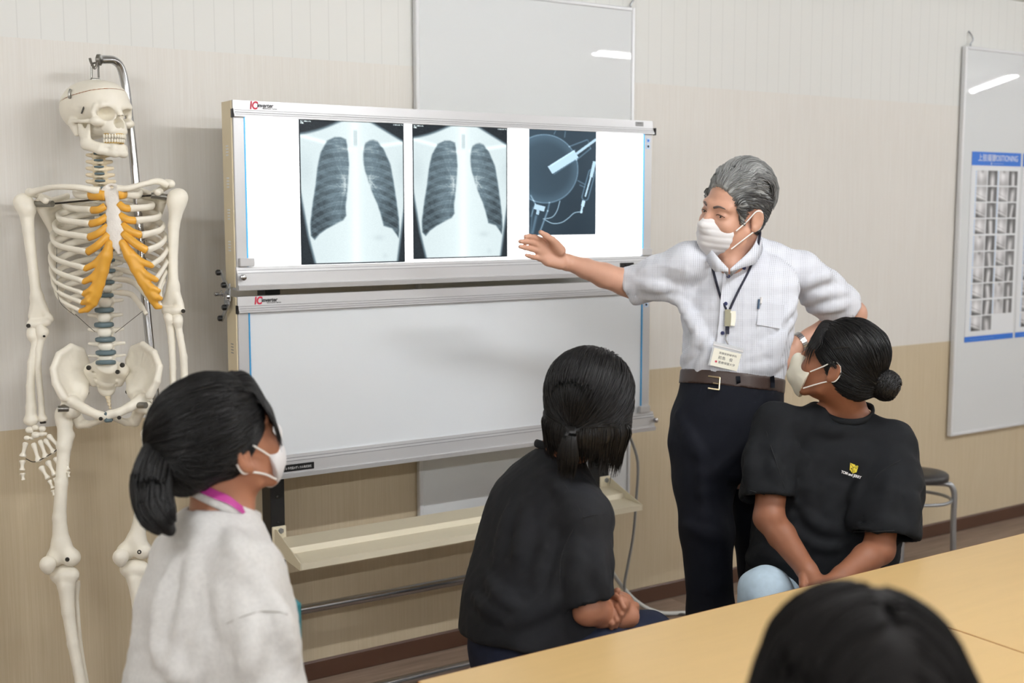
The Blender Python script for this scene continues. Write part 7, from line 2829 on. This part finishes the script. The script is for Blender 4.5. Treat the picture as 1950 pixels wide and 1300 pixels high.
f = Field(lo, hi, .009, fz=[(g.O[2] - .15, g.O[2] + .13, .006)])
head_skin(f, g)
f.cone(g.w((0, -.024, -.045)), nk, .049, .054, k=.025)
f.loft(hp, nk - hp, BF[:, 0], [(a, b, c, d - .045, e - .035) for a, b, c, d, e in rows[:-1]] + [(LN, 0, 0, .045, .042)], k=.02)
for a_, b_, c_ in ((Rs, Re, Rw), (Ls, Le, Lw)):
    f.chain([nk - [0, 0, .03], a_, b_, c_], (.045, .040, .038, .026), k=.02)
    d = unit(c_ - b_)
    f.cone(c_, c_ + d * .06, .025, .027, k=.012)
    sd = unit(np.cross(d, [0, 0, 1]))
    for i in range(4):
        b0 = c_ + d * .075 + sd * (.024 - .016 * i)
        finger(f, [b0, b0 + d * .032 - [0, 0, .004], b0 + d * .052 - [0, 0, .014]], (.010, .009, .0075))
    finger(f, [c_ + d * .02 + sd * .02, c_ + d * .05 + sd * .042, c_ + d * .075 + sd * .044], (.012, .010, .008))
for k_, e_ in ((knR, 1), (knL, -1)):
    f.chain([hp + BF[:, 0] * (.085 * e_) + [0, 0, -.03], k_, np.array([k_[0], k_[1], .09])], (.058, .045, .034), k=.03)
f.build('body', M['skin_fair'], gf)
f = Field(*bounds([hp, nk, Rs, Ls, Re, Le], .12), .009)
f.loft(hp, nk - hp, BF[:, 0], rows, k=.02)
for a_, b_ in ((Rs, Re), (Ls, Le)):
    e_ = a_ + (b_ - a_) * .8
    f.chain([nk - [0, 0, .035], a_, e_], (.05, .054, .064), k=.03)
f.cone(nk - [0, 0, .004], nk + [0, 0, .06], .0565, .062, k=.004, mode='d')
f.disp(lambda p: wave(p, 61, .0026, 17))
f.build('tee_shirt', M['tee_charcoal'], gf)
f = Field(*bounds([hp, knR, knL, knR * [1, 1, 0] + [0, 0, .1]], .14), .009)
f.loft(hp - [0, 0, .12], (0, 0, 1), BF[:, 0], [(0, 0, 0, .145, .12), (.06, 0, 0, .16, .13), (.12, 0, 0, .150, .118), (.20, 0, 0, .140, .108)], k=.02)
for k_, e_ in ((knR, 1), (knL, -1)):
    an = np.array([k_[0], k_[1], .12])
    f.chain([hp + BF[:, 0] * (.082 * e_) + [0, 0, -.04], k_, an], (.086, .066, .055), k=.03)
f.plane((0, 0, .10), (0, 0, -1), .003)
f.build('trousers', M['navy_wool'], gf)
for k_ in (knR, knL):
    shoes(gf, np.array([k_[0], k_[1], 0]), BF[:, 1])
hc = hair_cap(g, nape=-.11, grow=.006, h=.003)
hc.chain([(0, -.085, -.02), (0, -.075, -.10)], (.05, .045), k=.03)
for s in (-1, 1):
    hc.chain([(s * .062, -.03, .03), (s * .068, -.03, -.09)], (.034, .030), k=.03)
hc.ell((-.004, -.02, .080), (.070, .088, .058), k=.02)
hc.cone((.012, .08, .128), (.012, -.10, .128), .004, .004, k=.014, mode='d')
base = place(hc.mesh('hair'), g.O, g.B, g.k)
rng = np.random.RandomState(71)
def parted(p):
    sgn = np.where(p[:, 0] > .012, 1.0, -1.0)
    return unit(np.stack([sgn * np.clip(.9 - 8 * np.abs(p[:, 0] - .012), 0.05, .9), -.25 + 0 * p[:, 0], -.25 - 9 * np.abs(p[:, 0] - .012)], 1))
s1 = shell_strands(hc, 3400, parted, .09, .0015, rng, jitter=.10, m=8)
hair_object(gf, base, [(to_world(g, s1[0]), s1[1])], M['hair_soft'])
stool(hp[0], hp[1], hp[2] - .125, .155, .18, .5, 'black stool under the blurred foreground person')
